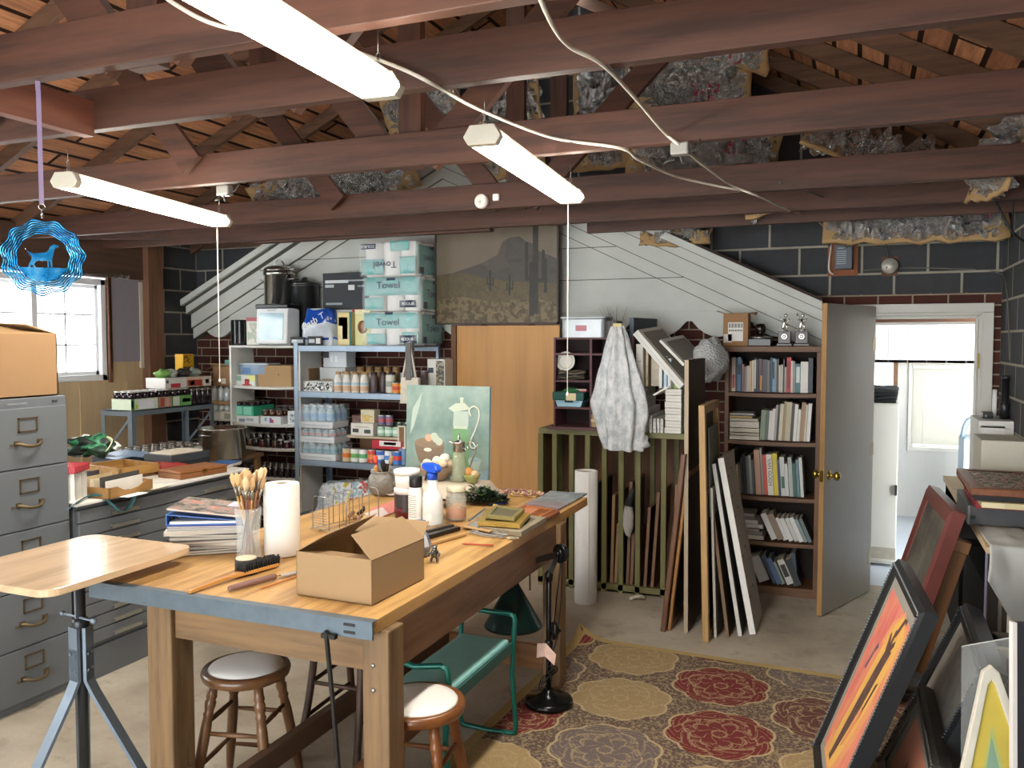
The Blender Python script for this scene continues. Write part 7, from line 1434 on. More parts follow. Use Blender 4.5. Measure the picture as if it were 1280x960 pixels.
for i, (qb, qt, y0, y1, th, c1, lab_) in enumerate((((825, 790), (851, 568), 4.96, 5.4, .03, '#6b4a36', 'brown ornate frame leaning right against the tall brown board'), ((834, 785), (857, 590), 5.0, 5.45, .02, '#a87848', 'tan wooden frame just right of the brown ornate frame'))):
    o, H, D = slab('leaning_picture', lab_, 'frame', y0, y1, qb, qt, th, None); b = MB(); b.box(0, .04, 0, H, 0, th); b.box(D-.04, D, 0, H, 0, th); b.box(.04, D-.04, 0, .04, 0, th); b.box(.04, D-.04, H-.04, H, 0, th); b.ob('moulding', WOOD(c1, 1, .45, .35), o, bev=.006); MB().box(.04, D-.04, .04, H-.04, .005, .012).ob('picture', P('#3c3226', .6, var=.3), o)
M_KR = P('#8a8176', .8, var=.08)
for i, (qb, qt, y0, y1, th, c1, c2, lab_) in enumerate((((893, 795), (888, 610), 4.98, 5.4, .012, '#b9b4a8', '#8a8478', 'crumpled grey sheet board leaning inside the pale frame'), ((908, 795), (883, 590), 5.02, 5.45, .016, '#7a6048', '#54483c', 'brown edged board second before the grey marked board'), ((923, 793), (890, 580), 5.06, 5.5, .02, '#c9c8c2', '#4a4a48', 'white edged board just left of the grey marked board'))):
    o, H, D = slab('leaning_board', lab_, 'board', y0, y1, qb, qt, th, None); MB().box(0, D, 0, H, 0, th).ob('sheet', P(c2, .7, var=.15), o); MB().box(-.004, 0, 0, H, -.001, th+.001).ob('edge', P(c1, .6, var=.1), o)
o, H, D = slab('leaning_board', 'grey marked board with white edge at the front of the leaning stack', 'board', 5.12, 5.5, (938, 793), (898, 573), .02, None); MB().box(0, D, 0, H, 0, .03).ob('sheet', P('#b3aca0', .7, var=.08), o); MB().box(-.005, .004, 0, H, -.004, .031).ob('white_edge', P('#e2e0da', .6), o)
b = MB()
for i in range(8):
    z0 = H*(.08+.115*i); b.box(.02, .09, z0, z0+.004, .03, .0308); 
    if i % 2: b.box(.15, .23, z0+.03, z0+.035, .03, .0308); b.box(.23, .235, z0-.01, z0+.035, .03, .0308)
b.ob('fold_marks', P('#4f4a44', .7), o)
# white roll
v = G(732, 752); o = T('paper_roll', 'tall white paper roll standing on the floor before the olive rack', 'roll', v); Ht = OY(732, 588, v.y).z; M_PAP = P('#f6f5f1', .6, var=.03)
MB().lathe([(.055, 0), (.076, 0), (.076, Ht), (.055, Ht), (.055, 0)], 34, caps=False).ob('paper', M_PAP, o); b = MB(); b.grid(lambda u, v_: (.0775*math.cos(-1.2+.25*u), .0775*math.sin(-1.2+.25*u), .003+(Ht-.006)*v_), 4, 2); b.ob('loose_edge', M_PAP, o, solid=.0012); MB().lathe([(.05, 0), (.054, 0), (.054, Ht-.01), (.05, Ht-.01), (.05, 0)], 26, caps=False).ob('core', P('#b09a78', .8), o)
# ================================================================= BOOKCASE
BX0, BX1, BY = -.862, -.236, 5.985; BW = BX1-BX0; bc = T('bookcase', 'tall dark brown bookcase crammed with books behind the open door', 'bookcase', (BX0, BY, 0)); M_BC = WOOD('#6e4c30', 0, .5, .25); M_BCZ = WOOD('#6e4c30', 2, .5, .25)
MB().box(0, .028, 0, .30, 0, 1.70).ob('side_panel', M_BCZ, bc, bev=.002); MB().box(BW-.028, BW, 0, .30, 0, 1.70).ob('side_panel', M_BCZ, bc, bev=.002)
BZ = [1.375, 1.045, .665, .355, .05]
MB().box(-.008, BW+.008, -.012, .30, 1.665, 1.705).ob('top', M_BC, bc, bev=.004); MB().box(.0, BW, .292, .30, .03, 1.68).ob('back_panel', P('#241a14', .8), bc); MB().box(.028, BW-.028, .005, .02, 0, .035).ob('kick_board', M_BC, bc)
for z in BZ: b = MB(); b.grid(lambda u, v: (.028+(BW-.056)*u, .004+.28*v, z-.006*math.sin(PI*u)), 14, 2, False); b.ob('shelf', M_BC, bc, solid=.026)
def cname(c):
    r, g, bb = [int(c[i:i+2], 16) for i in (1, 3, 5)]; mx_, mn = max(r, g, bb), min(r, g, bb)
    if mx_-mn < 26: return 'black' if mx_ < 60 else 'charcoal' if mx_ < 100 else 'grey' if mx_ < 170 else 'white'
    if r == mx_: return ('dark red' if r < 130 else 'red') if g < r*.55 else ('brown' if r < 150 else 'tan' if r < 205 and bb < 170 else 'cream' if bb > 120 else 'yellow')
    return ('dark green' if g < 110 else 'green') if g == mx_ and g > bb+6 else ('dark blue' if mx_ < 95 else 'blue')
M_PG = P('#d8cfb8', .85, var=.08, scale=60)
def book(x, y, z, th, dp_, hh, col, label, lean=0., grp=None, title=None, flat=False, rz=0., mark=None):
    o = T('book', label, 'book', (x, y, z), (0, lean, rz), grp); cvm = P(col, .45, var=.12, scale=30)
    if flat:   # lying, spine to the front
        MB().box(.002, th, .003, dp_-.002, .002, hh-.002).ob('pages', M_PG, o); b = MB(); b.box(0, th, 0, dp_, 0, .002); b.box(0, th, 0, dp_, hh-.002, hh); b.box(0, th, 0, .002, 0, hh); b.ob('cover', cvm, o); return o
    MB().box(.002, th-.002, .003, dp_-.004, .002, hh-.004).ob('pages', M_PG, o)
    b = MB(); b.box(0, .002, 0, dp_, 0, hh); b.box(th-.002, th, 0, dp_, 0, hh); b.box(0, th, -.0005, .0025, 0, hh); b.ob('cover', cvm, o)
    if mark: b = MB(); b.box(th*.15, th*.85, -.0012, -.0004, hh*mark[1], hh*mark[2]); b.ob('spine_print', P(mark[0], .5), o)
    if title: text(title, th*.95, P('#0c0c0c', .5), o, TR((th/2, -.0016, hh*.56), (PI/2, PI/2, 0)), 'lettering', .0003)
    return o
SN = ['top', 'second', 'third', 'fourth', 'bottom']
def row(si, items, x0, lean=0., start=0, mx=BX1-.03):
    """items: (thickness px, height fraction, colour[, extra])"""
    x = x0
    top_ = (1.66 if si == 0 else BZ[si-1]-.02)-BZ[si]-.02
    for i, it in enumerate(items):
        th, hf, col = it[:3]; ex = it[3] if len(it) > 3 else {}; hh = top_*hf; z = BZ[si]+.016
        if lean: z += .0
        n = start+i; lab_ = ex.get('label') or f"{cname(col)} book, {ORD[n]} from the left on the {SN[si]} bookcase shelf"
        ln = ex.get('lean', lean)
        book(x+(hh*math.sin(-ln) if ln < 0 else 0), BY+.03+.004*((i*7) % 5), z+(th*math.sin(abs(ln)) if ln > 0 else 0), th-.0012, .20, hh*math.cos(ln)*.99, col, lab_, ln, mark=ex.get('mark'), title=ex.get('title')); x += th/math.cos(ln)
    return x
U = (BX1-BX0-.062)/(722-150)
S1 = [(11, .86, '#5a1f22'), (27, .9, '#c9b9a6', {'mark': ('#a84a3c', .1, .5)}), (13, .87, '#1d2a36'), (25, .9, '#3f6d95', {'mark': ('#1d2c44', .5, .8)}), (8, .84, '#2a2526'), (15, .72, '#8a5a5c'), (12, .66, '#8f857c'), (22, .68, '#b9b4ac'), (14, .80, '#c9a982'), (17, .82, '#d6c9b0'), (16, .88, '#3c3c3c', {'mark': ('#d3d0c8', .1, .95)}), (16, .86, '#1c1c1e'), (10, .88, '#6a3a5a'), (14, .86, '#4a2030', {'mark': ('#e0a02c', .05, .5)}), (34, .85, '#45454a'), (17, .83, '#6a686c'), (14, .9, '#33383f'), (17, .88, '#5a94b8', {'mark': ('#1f2f3a', .4, .9)}), (14, .86, '#7f8686'), (13, .87, '#3a332c'), (15, .70, '#b9b3a6'), (12, .72, '#cfcac2'), (11, .86, '#26262a'), (13, .66, '#a59c8e'), (29, .91, '#b8313a', {'mark': ('#8a2028', .1, .9)}), (15, .82, '#c5beb2'), (13, .8, '#8f8d86'), (34, .74, '#3d6b72', {'mark': ('#c9d2cf', .35, .9)}), (50, .8, '#d3d1c8'), (30, .9, '#1e2c36')]
row(0, [(a*U, *t) for a, *t in S1], BX0+.03)
zz = BZ[1]+.012
for i, (w_, h_, c1, lab_) in enumerate(((.20, .028, '#cfcabb', 'cream book at the bottom of the pile on the second shelf'), (.20, .022, '#a9a48f', 'tan book second from the bottom of the second shelf pile'), (.20, .03, '#c4bda9', 'thick cream book third in the second shelf pile'), (.198, .045, '#c9c3b4', 'pale block of magazines in the second shelf pile'), (.19, .02, '#bab5a5', 'grey cream book near the top of the second shelf pile'), (.15, .014, '#b89a5c', 'yellowed booklet near the top of the second shelf pile'), (.17, .008, '#6b6a68', 'grey booklet under the loose papers on the second shelf'), (.16, .008, '#dad8d0', 'loose white papers topping the second shelf pile'))):
    book(BX0+.032, BY+.03, zz, w_, .2, h_, c1, lab_, flat=True, rz=(.0 if i < 5 else .06)); zz += h_+.001
S2 = [(36, .72, '#7f8f78'), (20, .72, '#5a6b5c'), (24, .7, '#d3d2cc'), (22, .76, '#d8d6d0'), (14, .85, '#a8a49c'), (16, .86, '#2f2e2e'), (26, .88, '#cfc5aa'), (20, .94, '#9a8a62'), (38, .92, '#b9ae92'), (20, .9, '#3c342c'), (24, .88, '#dad8d2'), (22, .76, '#d6d3ca'), (30, .92, '#a0805c'), (16, .88, '#c9c2b2'), (26, .9, '#dcdad5')]
row(1, [(a*U*.93, *t) for a, *t in S2], BX0+.03+.205, lean=.05)
S3 = [(18, .86, '#8a8a7c'), (14, .9, '#77786c'), (10, .6, '#3a3a38'), (14, .6, '#8f8468'), (12, .62, '#6b6450'), (14, .74, '#2a3036'), (16, .82, '#1f2326'), (18, .78, '#6f7272'), (16, .8, '#a3a6a2'), (16, .7, '#5a6066'), (34, .92, '#b98f76', {'label': 'salmon tan book left of the orange one on the third shelf'}), (14, .96, '#8f9290'), (26, .82, '#c9503a', {'label': 'orange red book beside the white book with black title'}), (34, .84, '#dcd8cc', {'title': 'VAN GOGH', 'label': 'white book with large black spine title on the third shelf'}), (30, .86, '#d6c22c', {'label': 'bright yellow book on the third bookcase shelf'}), (14, .74, '#3c3a70', {'label': 'violet book just right of the bright yellow book'}), (28, .8, '#c5c8c2', {'mark': ('#3c6a52', .2, .5)}), (20, .66, '#d3d0c8'), (24, .8, '#a9b0aa'), (22, .68, '#2f5a4a'), (18, .76, '#5b7a86'), (20, .8, '#c9ccc8')]
row(2, [(a*U*1.13, *t) for a, *t in S3], BX0+.03, lean=-.07)
zz = BZ[3]+.012
for i, (w_, h_, c1, lab_) in enumerate(((.24, .030, '#cdc8ba', 'cream book at the bottom of the pile on the fourth shelf'), (.23, .024, '#8f8a84', 'grey book second from the bottom of the fourth shelf pile'), (.21, .020, '#a59f92', 'taupe book third in the fourth shelf pile'), (.235, .030, '#bdb9b2', 'pale grey book fourth in the fourth shelf pile'), (.20, .026, '#d3d1cb', 'white book fifth in the fourth shelf pile'), (.17, .024, '#7d776c', 'dull brown book near the top of the fourth shelf pile'), (.175, .018, '#a39e94', 'greyish book on top of the fourth shelf pile'))):
    book(BX0+.032, BY+.03, zz, w_, .2, h_, c1, lab_, flat=True, rz=.02*(i % 2)); zz += h_+.001
S4 = [(26, .78, '#cfcdc8'), (30, .76, '#8a7a66'), (22, .66, '#d8d6d2'), (20, .68, '#dcdad4'), (18, .7, '#c9c7c0'), (20, .72, '#d9d8d4'), (18, .68, '#7f908c'), (16, .7, '#5f6f70')]
row(3, [(a*U*1.5, *t) for a, *t in S4], BX0+.03+.21, lean=-.42)
S5 = [(14, .66, '#4a3a2e'), (12, .64, '#2f2a26'), (14, .66, '#3a3430'), (46, .74, '#b4b2ac'), (20, .84, '#3c4a5c'), (22, .78, '#5a6f94'), (18, .66, '#8fa08c'), (30, .74, '#c9c9c2', {'mark': ('#3a3a3a', .3, .8)}), (26, .78, '#2f2f30'), (20, .86, '#3a4a56', {'lean': -.1})]
row(4, [(a*U*1.6, *t) for a, *t in S5], BX0+.10, lean=-.42)
# on top of the bookcase
zt = 1.706
o = crate('cardboard_box', 'small open cardboard box with white barcode label on the bookcase', 'box', OY(909, 0, 5.98).x, OY(941, 0, 5.98).x, 5.99, 6.13, zt, .225, P('#94704a', .75, var=.1), [(.2, .8, .15, .72, P('#d5d2ca', .5)), (.02, .35, .1, .36, P('#d9d6ce', .5))])
b = MB()
for i in range(13): x = -.045+.0072*i; b.box(x, x+(.0035 if i % 3 else .005), -.0722, -.0718, .125, .155); b.box(x, x+(.003 if i % 2 else .0048), -.0722, -.0718, .10, .113)
b.ob('barcode', P('#1c1c1c', .5), o); wB = OY(941, 0, 5.98).x-OY(909, 0, 5.98).x
MB().add([(-wB/2, -.07, .225), (-wB/2, .07, .225), (-wB/2-.05, .05, .245), (-wB/2-.05, -.06, .24)], [(0, 1, 2, 3)]).add([(wB/2, -.07, .225), (wB/2, .07, .225), (wB/2+.05, .05, .235), (wB/2+.05, -.06, .21)], [(0, 1, 2, 3)]).ob('flap', M_CARD, o, solid=.003)
o = T('lidded_dish', 'black and silver lidded trophy dish on the bookcase', 'dish', (OY(957, 0, 6.05).x, 6.05, zt)); MB().box(-.075, .075, -.06, .06, 0, .05).ob('plinth', P('#15171a', .3), o, bev=.004); MB().lathe([(.0, .05), (.075, .052), (.08, .06), (.05, .066), (.03, .072), (.0, .075)], 28).ob('plate', P('#b9bab8', .2, .9), o); MB().lathe([(.022, .07), (.024, .085), (.034, .10), (.036, .13), (.026, .15), (.0, .155)], 22).ob('knob', P('#1a1210', .25), o)
for i, (px, lab_) in enumerate(((988, 'left silver figure trophy on a dark plinth on the bookcase'), (1010, 'right silver figure trophy on a dark plinth beside the door'))):
    o = T('trophy', lab_, 'trophy', (OY(px, 0, 6.02).x, 6.02, zt)); MB().box(-.05, .05, -.045, .045, 0, .018).box(-.04, .04, -.035, .035, .018, .10).ob('plinth', P('#2a201a', .3), o, bev=.003); MB().at(TR((0, -.036, .065), (PI/2, 0, 0))).lathe([(.014, 0), (.02, 0), (.022, .002), (.02, .004), (.013, .003)], 20, caps=False).lathe([(0, .001), (.012, .001), (.01, .003), (0, .003)], 16).ob('medallion', P('#cfcfc8', .25, .85), o)
    b = MB(); b.tube([(-.01, 0, .10), (-.012, 0, .13), (-.006, 0, .15), (.0, 0, .18)], [.008, .009, .011, .012], 8); b.tube([(.012, 0, .10), (.014, 0, .13), (.004, 0, .15)], [.007, .008, .01], 8); b.ball((.004, 0, .205), .013, 10, 8); b.tube([(0, 0, .18), (-.022, -.005, .175), (-.034, -.005, .20+.02*i)], [.006, .006, .004], 7); b.tube([(0, 0, .18), (.02, -.01, .165), (.03, -.012, .185)], [.006, .005, .004], 7); b.lathe([(0, .098), (.022, .098), (.02, .104), (0, .106)], 14); b.ob('figure', P('#d5d4cd', .2, .9), o)
o = MB().lathe([(0, 0), (.016, 0), (.014, .008), (.006, .014), (.01, .024), (.0, .032)], 16).ob('chess_pawn', P('#d9d7cf', .4)); put(o, (OY(1017, 0, 6.0).x, 6.0, zt)); tag(o, 'tiny white knob shaped piece at the right end of the bookcase', 'ornament')
# ================================================================= BEYOND THE DOORWAY
o = T('white_cabinet', 'tall plain off-white cabinet standing beyond the doorway', 'cabinet', (-.06, 7.08, 0)); MB().box(-.35, .345, 0, .5, .02, 1.262).ob('body', P('#d3d1c6', .5, var=.06, scale=3), o, bev=.004); MB().box(-.345, .34, -.014, -.002, .04, 1.25).ob('door_leaf', P('#d5d3c8', .5, var=.06, scale=3), o, bev=.003); MB().box(.325, .342, -.034, -.014, .56, .64).ob('handle', P('#2a2826', .4), o); MB().box(-.346, .341, -.0155, -.0145, .06, .15).ob('water_stain', P('#aaa493', .6, var=.25, scale=20), o)
for i in range(5):
    b = MB(); b.grid(lambda u, v: (.33*(u-.5), .24*(v-.5), .006*math.sin(8*u+i)*math.cos(6*v)), 14, 8); o = b.ob('folded_cloth', P(['#1a1a1c', '#202022', '#17181a', '#232325', '#3d3f40'][i], .9, var=.2), solid=.024); put(o, (.10, 7.22, 1.276+.025*i), .04*i); tag(o, ORD[i]+' dark folded cloth from the bottom on the white cabinet', 'cloth')
o = T('blue_machine', 'pale blue machine with dark top glimpsed through the doorway', 'machine', (1.02, 8.2, 0)); MB().box(-.2, .3, -.2, .2, 0, .92).ob('body', P('#a9c0d4', .4), o, bev=.02); b = MB(); b.tube(smoothpath([(-.2, -.1, .92), (-.17, -.1, 1.05), (-.1, -.1, 1.08), (.1, -.1, 1.07)], 4), .02, 8); b.ob('handle_bar', P('#8fa9c0', .3, .3), o); MB().ball((.12, 0, .98), .13, 18, 12, 1, 1, .8).ob('dark_hood', P('#2a3038', .3), o)
# ================================================================= RIGHT-HAND SIDE TABLE AND ITS LOAD
st_ = T('side_table', 'narrow pale topped table along the right wall', 'table', (.69, 5.2, 0)); MB().box(-.165, .155, -1.05, 1.05, .82, .85).ob('top', P('#cbb58e', .6, var=.1), st_, bev=.003)
for x in (-.13, .13):
    for y in (-1.0, 1.0): MB().box(x-.02, x+.02, y-.02, y+.02, 0, .82).ob('leg', P('#2c2824', .7), st_)
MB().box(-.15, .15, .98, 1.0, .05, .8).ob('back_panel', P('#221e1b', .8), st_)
def rb(name, label, cat, x0, x1, y0, y1, z0, z1, m, parts=()): return crate(name, label, cat, x0, x1, y0, y1, z0, z1-z0, m, parts)
sx0 = .50
rb('grey_case', 'worn dark grey flat case at the bottom of the pile by the doorway', 'case', .50, .84, 4.62, 5.12, .852, .945, P('#55565a', .5, var=.2), [(0, .03, 0, 1, P('#8a8b8c', .4)), (.04, .1, .3, .5, P('#2a2a2c', .5))])
rb('red_folder', 'dark red folder lying on the grey case', 'folder', .525, .84, 4.55, 5.05, .946, .972, P('#8c2630', .5))
rb('cream_frame', 'cream edged panel lying on the red folder', 'panel', .535, .84, 4.42, 4.95, .973, 1.0, P('#cdbf94', .5), [(.0, .3, .1, .9, P('#d8cda6', .5))])
rb('black_board', 'thin black board lying under the brown framed picture', 'board', .505, .84, 4.45, 5.05, 1.001, 1.028, P('#222124', .6))
o = T('brown_framed_picture', 'brown framed floral picture lying flat on top of the pile', 'picture', (.49, 4.42, 1.029)); b = MB(); w_, d_ = .35, .66
for q in ((0, w_, 0, .05), (0, w_, d_-.05, d_), (0, .05, .05, d_-.05), (w_-.05, w_, .05, d_-.05)): b.box(*q, 0, .034)
b.ob('moulding', WOOD('#7a4a30', 1, .4, .25), o, bev=.005); MB().box(.05, w_-.05, .05, d_-.05, .01, .03).ob('picture', strip_mat(['#1f3a2c', '#3f6b4a', '#b98a80', '#26302a', '#c9b8a8', '#2f4f3a'], 22, 3), o)
rb('storage_box', 'plain off-white box on the side table near the wall', 'box', .625, .845, 5.25, 5.6, .852, 1.20, P('#c3bfae', .6, var=.04))
rb('printer', 'white printer shaped cabinet farther along the side table', 'printer', .66, .845, 5.7, 6.1, .852, 1.27, P('#d5d4ce', .5), [(.08, .75, .55, .92, P('#e2e1dc', .5)), (.08, .75, .90, .93, P('#8a8984', .5))])
o = T('black_canister', 'black cylinder standing on the white printer at the right edge', 'canister', (.815, 5.85, 1.272)); MB().lathe([(0, 0), (.028, 0), (.028, .09), (.022, .1), (.022, .26), (0, .26)], 22).ob('body', P('#1a1b1d', .3), o); MB().lathe([(.0225, .24), (.0245, .245), (.0245, .262), (0, .263)], 22).ob('cap', P('#26272a', .4), o)
crate('white_packet', 'narrow white packet beside the black cylinder', 'packet', .765, .785, 5.95, 6.0, 1.272, .17, P('#dcdcd8', .5)); crate('black_adapter', 'small black adapter on the white printer', 'adapter', .70, .755, 5.85, 5.95, 1.272, .035, P('#1c1c1e', .4), [(.2, .4, .2, .6, P('#8a8a88', .4))])
# wall socket by the doorway
o = T('switch_plate', 'pale switch plate on the wall right of the doorway', 'switch', (.815, YB, 1.32)); MB().box(-.02, .025, -.008, 0, -.05, .05).ob('plate', P('#cfcabb', .5), o, bev=.002); MB().box(-.004, .008, -.016, -.008, -.012, .012).ob('toggle', P('#b9b4a6', .5), o)
# drop cloth over the near end of the table
o = T('drop_cloth', 'pale grey drop cloth hanging over the near end of the side table', 'cloth', (.69, 4.25, 0))
def dc(u, v):
    x = -.155+.33*u; s_ = v*1.0; edge = -.13
    fold = .018*noise.noise(Vector((u*4, v*3, 2)))+.012*math.sin(9*u+2*v)*v
    if s_ < .42: return (x, .32-s_, .857+fold*.3+.012*max(0, noise.noise(Vector((u*5, v*9, 7)))))
    t = s_-.42; L = t*(.12+.62*u)/.58
    return (x-.05*t*(1-u)*2+.07*t*(1-u), -.10-.06*math.sin(min(1, t*3)*PI/2)-fold-.10*t, .857-L)
b = MB(); b.grid(dc, 34, 44); b.ob('fabric', P('#bcbeba', .9, var=.07, scale=5), o, solid=.004)
# ---- pictures leaning against the right-hand table
def leanpic(name, label, tf, tn, slope, fw_, fd, fm, pics, cat='painting', fm2=None, beads=0, lift=.012):
    """tf, tn: far and near top corners; slope: dx per dz"""
    tf, tn = Vector(tf), Vector(tn); bf = Vector((tf.x-slope*tf.z, tf.y, lift)); X_ = tn-tf; Y_ = tf-bf; W_, H_ = X_.length, Y_.length
    o = TM(name, FR(bf, X_, Y_), label, cat); b = MB(); iw = fw_
    for q in ((0, 0, W_, 0, 1), (0, H_, W_, H_, -1)): pass
    out = [(0, 0), (W_, 0), (W_, H_), (0, H_)]; inn = [(iw, iw), (W_-iw, iw), (W_-iw, H_-iw), (iw, H_-iw)]; md = [(iw*.35, iw*.35), (W_-iw*.35, iw*.35), (W_-iw*.35, H_-iw*.35), (iw*.35, H_-iw*.35)]
    L0 = [(x, y, -fd) for x, y in out]; L1 = [(x, y, -.006) for x, y in out]; L2 = [(x, y, .006) for x, y in md]; L3 = [(x, y, -.004) for x, y in inn]; L4 = [(x, y, -fd) for x, y in inn]
    vs = L0+L1+L2+L3+L4; fs = []
    for r_ in range(4):
        for k in range(4): n = (k+1) % 4; fs.append((r_*4+k, r_*4+n, r_*4+4+n, r_*4+4+k))
    for k in range(4): n = (k+1) % 4; fs.append((16+k, 16+n, n, k))
    b.add(vs, fs); b.ob('moulding', fm, o)
    if beads:
        b = MB(); st = beads
        for (xa, ya, xb, yb) in ((iw*.35, iw*.35, iw*.35, H_-iw*.35), (W_-iw*.35, iw*.35, W_-iw*.35, H_-iw*.35), (iw*.35, H_-iw*.35, W_-iw*.35, H_-iw*.35)):
            n = int(math.hypot(xb-xa, yb-ya)/st)
            for i in range(n): t_ = (i+.5)/n; b.ball((xa+(xb-xa)*t_, ya+(yb-ya)*t_, .007), st*.42, 6, 4)
        b.ob('beading', fm2 or fm, o)
    pw, ph = W_-2*iw, H_-2*iw; b = MB(); mats = []; k = 0
    b.box(iw, W_-iw, iw, H_-iw, -fd*.7, -.012)
    for pts, m in pics:
        if m not in mats: mats.append(m)
        k += 1; z0 = -.012+.0002*k; b.mat(mats.index(m)).prism([(iw+pw*x, iw+ph*y) for x, y in pts], z0-.0001, z0)
    b.ob('picture', mats, o, keep=True); return o
SQ = [(0, 0), (1, 0), (1, 1), (0, 1)]
def inset(a): return [(a, a*.8), (1-a, a*.8), (1-a, 1-a*.8), (a, 1-a*.8)]
M_BF = P('#1e2124', .35, .1, var=.2, scale=30); M_BEAD = P('#6f7376', .35, .5); M_MAT = P('#8f8a80', .8, var=.08)
mO = m_paint(['#c8605e', '#d4726a', '#d98c6e', '#cc6866'], 5, seed=2, st=(3, 1, 1)); mY = m_paint(['#d8a04c', '#e0b460', '#d8904c'], 7, seed=5, st=(3, .7, 1)); mBr = m_paint(['#6b4c44', '#54403c', '#7a584c'], 9); mV = P('#6b5a70', .6, var=.2); mCor = P('#d88468', .6, var=.1)
tf = OY(1125, 700, 3.74); tn = G(1165, 765, tf.z)
leanpic('framed_painting', 'large framed orange and red painting leaning at the right of the rug', tf, tn, .375, .055, .05, M_BF, [(SQ, M_MAT), (inset(.07), mO), ([(.14, .04), (.62, .04), (.80, .35), (.90, .66), (.94, .90), (.66, .96), (.46, .85), (.34, .6), (.22, .3)], m_paint(['#d98a62', '#dc9c68', '#d67c66'], 6, seed=4, st=(3, .7, 1))), ([(.24, .05), (.52, .06), (.70, .35), (.80, .62), (.86, .88), (.68, .94), (.52, .85), (.42, .6), (.30, .3)], mY), ([(.20, .18), (.26, .18), (.36, .42), (.46, .74), (.42, .74), (.30, .44)], mCor),
 ([(.34, .08), (.42, .08), (.60, .42), (.69, .66), (.74, .77), (.60, .77), (.55, .66), (.45, .42)], mBr), ([(.58, .74), (.66, .74), (.74, .80), (.73, .83), (.66, .79), (.67, .86), (.63, .86), (.62, .79), (.56, .83), (.54, .81)], mBr), ([(.64, .84), (.68, .83), (.76, .93), (.80, .92), (.79, .95), (.72, .94)], mBr), ([(.25, .55), (.29, .55), (.34, .66), (.40, .70), (.34, .71), (.30, .64)], mV), ([(.62, .36), (.66, .40), (.76, .62), (.72, .60)], mBr), ([(.52, .2), (.56, .22), (.68, .44), (.65, .46)], mCor)], beads=.013, fm2=M_BEAD)
mDkP = m_paint(['#3c3b36', '#55524a', '#6b675c', '#45423c'], 4, seed=3, st=(1, 1, 1)); M_RED = P('#6f3d37', .35, var=.2, scale=10)
leanpic('framed_painting', 'dark picture in a rounded dull red frame by the doorway', (.365, 5.05, .965), (.432, 4.36, .965), .30, .075, .06, M_RED, [(SQ, mDkP), ([(.5, 0), (.75, 0), (.66, .5), (.55, .8), (.48, .5)], P('#6f6f6a', .5, var=.3)), ([(.35, .02), (.46, .0), (.44, .26), (.40, .3)], P('#8a8a86', .5, var=.3))])
mGr = m_paint(['#77726a', '#948f84', '#aaa69a', '#807b72'], 4, seed=7)
leanpic('framed_picture', 'grey picture in a ribbed black frame leaning right of the orange painting', (.43, 3.97, .65), (.415, 3.22, .64), .42, .06, .07, M_BF, [(SQ, mGr), ([(.1, .0), (.3, .0), (.42, 1), (.3, 1)], P('#8f8b82', .6, var=.2)), ([(.7, 0), (.74, 0), (.66, 1), (.62, 1)], P('#a09c92', .6)), ([(.8, 0), (1, 0), (1, .3), (.88, .25)], P('#3a342c', .6))], cat='picture', beads=.012, fm2=P('#3a3f46', .35, .3))
leanpic('framed_picture', 'small coral picture in an ornate dark frame at the bottom of the frame', (.255, 3.70, .375), (.262, 3.0, .375), .42, .06, .05, P('#35342f', .4, .2, var=.4, scale=40), [(SQ, M_MAT), (inset(.12), P('#cf8468', .6, var=.12)), ([(.42, .2), (.5, .2), (.54, .5), (.46, .55)], P('#a8604c', .6))], cat='picture', beads=.016, fm2=P('#4a4a46', .4, .4))
leanpic('framed_picture', 'small ornate black frame corner in front of the coral picture', (.10, 3.20, .24), (.12, 2.72, .24), .30, .05, .04, P('#26231f', .4, .2, var=.4, scale=50), [(SQ, P('#9a5a40', .6, var=.2))], cat='picture', beads=.014, fm2=P('#3a3733', .4, .4))
# white framed yellow diamond picture, standing nearly upright facing the camera
a_ = OY(1232, 862, 2.95); o = TM('yellow_picture', FR(OY(1208, 955, 2.95)+Vector((0, 0, -.12)), (1, .25, 0), (.0, .2, 1)), 'white framed picture with yellow and green point shapes at lower right', 'picture')
b = MB(); p_ = [(-.05, -.1), (.062, .40), (.088, .42), (.11, .40), (.27, -.1)]; q_ = [(-.022, -.1), (.075, .36), (.088, .375), (.098, .36), (.24, -.1)]
for i in range(4): b.prism([p_[i], p_[i+1], q_[i+1], q_[i]], -.025, 0)
b.ob('moulding', P('#d6d2c2', .5), o, bev=.003); b = MB(); b.prism(q_, -.02, -.01); b.mat(1).prism([(.03, -.1), (.085, .20), (.15, -.1)], -.0099, -.009); b.mat(2).prism([(.02, -.1), (.084, .23), (.088, .23), (.165, -.1), (.15, -.1), (.085, .2), (.03, -.1)], -.0099, -.0092); b.ob('picture', [P('#d0bb52', .5, var=.1), P('#88a890', .5, var=.15), P('#b3bd74', .5)], o)
o = TM('acrylic_sheet', FR(OY(1203, 965, 3.1)+Vector((0, 0, -.31)), (1, .1, 0), (0, .12, 1)), 'clear acrylic sheet standing behind the yellow picture', 'sheet'); hA = .71; MB().prism([(0, 0), (.32, 0), (.32, hA+.10), (.25, hA+.075), (.0, hA)], 0, .004).ob('pane', GLASS('#e8ecea', .02, .14), o); MB().tube([(0, hA, .002), (.25, hA+.075, .002), (.32, hA+.10, .002)], .002, 5).ob('edge', P('#b9bdb9', .2), o)
v_ = OY(1273, 965, 2.75); h_ = v_.z+.40; v_.z = .012; o = TM('white_canvas', FR(v_, (1, .3, 0), (0, .1, 1)), 'dark panel with white edge at the lower right corner', 'panel'); MB().box(.012, .3, 0, h_, -.02, 0).ob('panel_face', P('#2b2b30', .5), o); MB().box(0, .012, 0, h_, -.022, .002).ob('white_edge', P('#d8d5cf', .5), o)
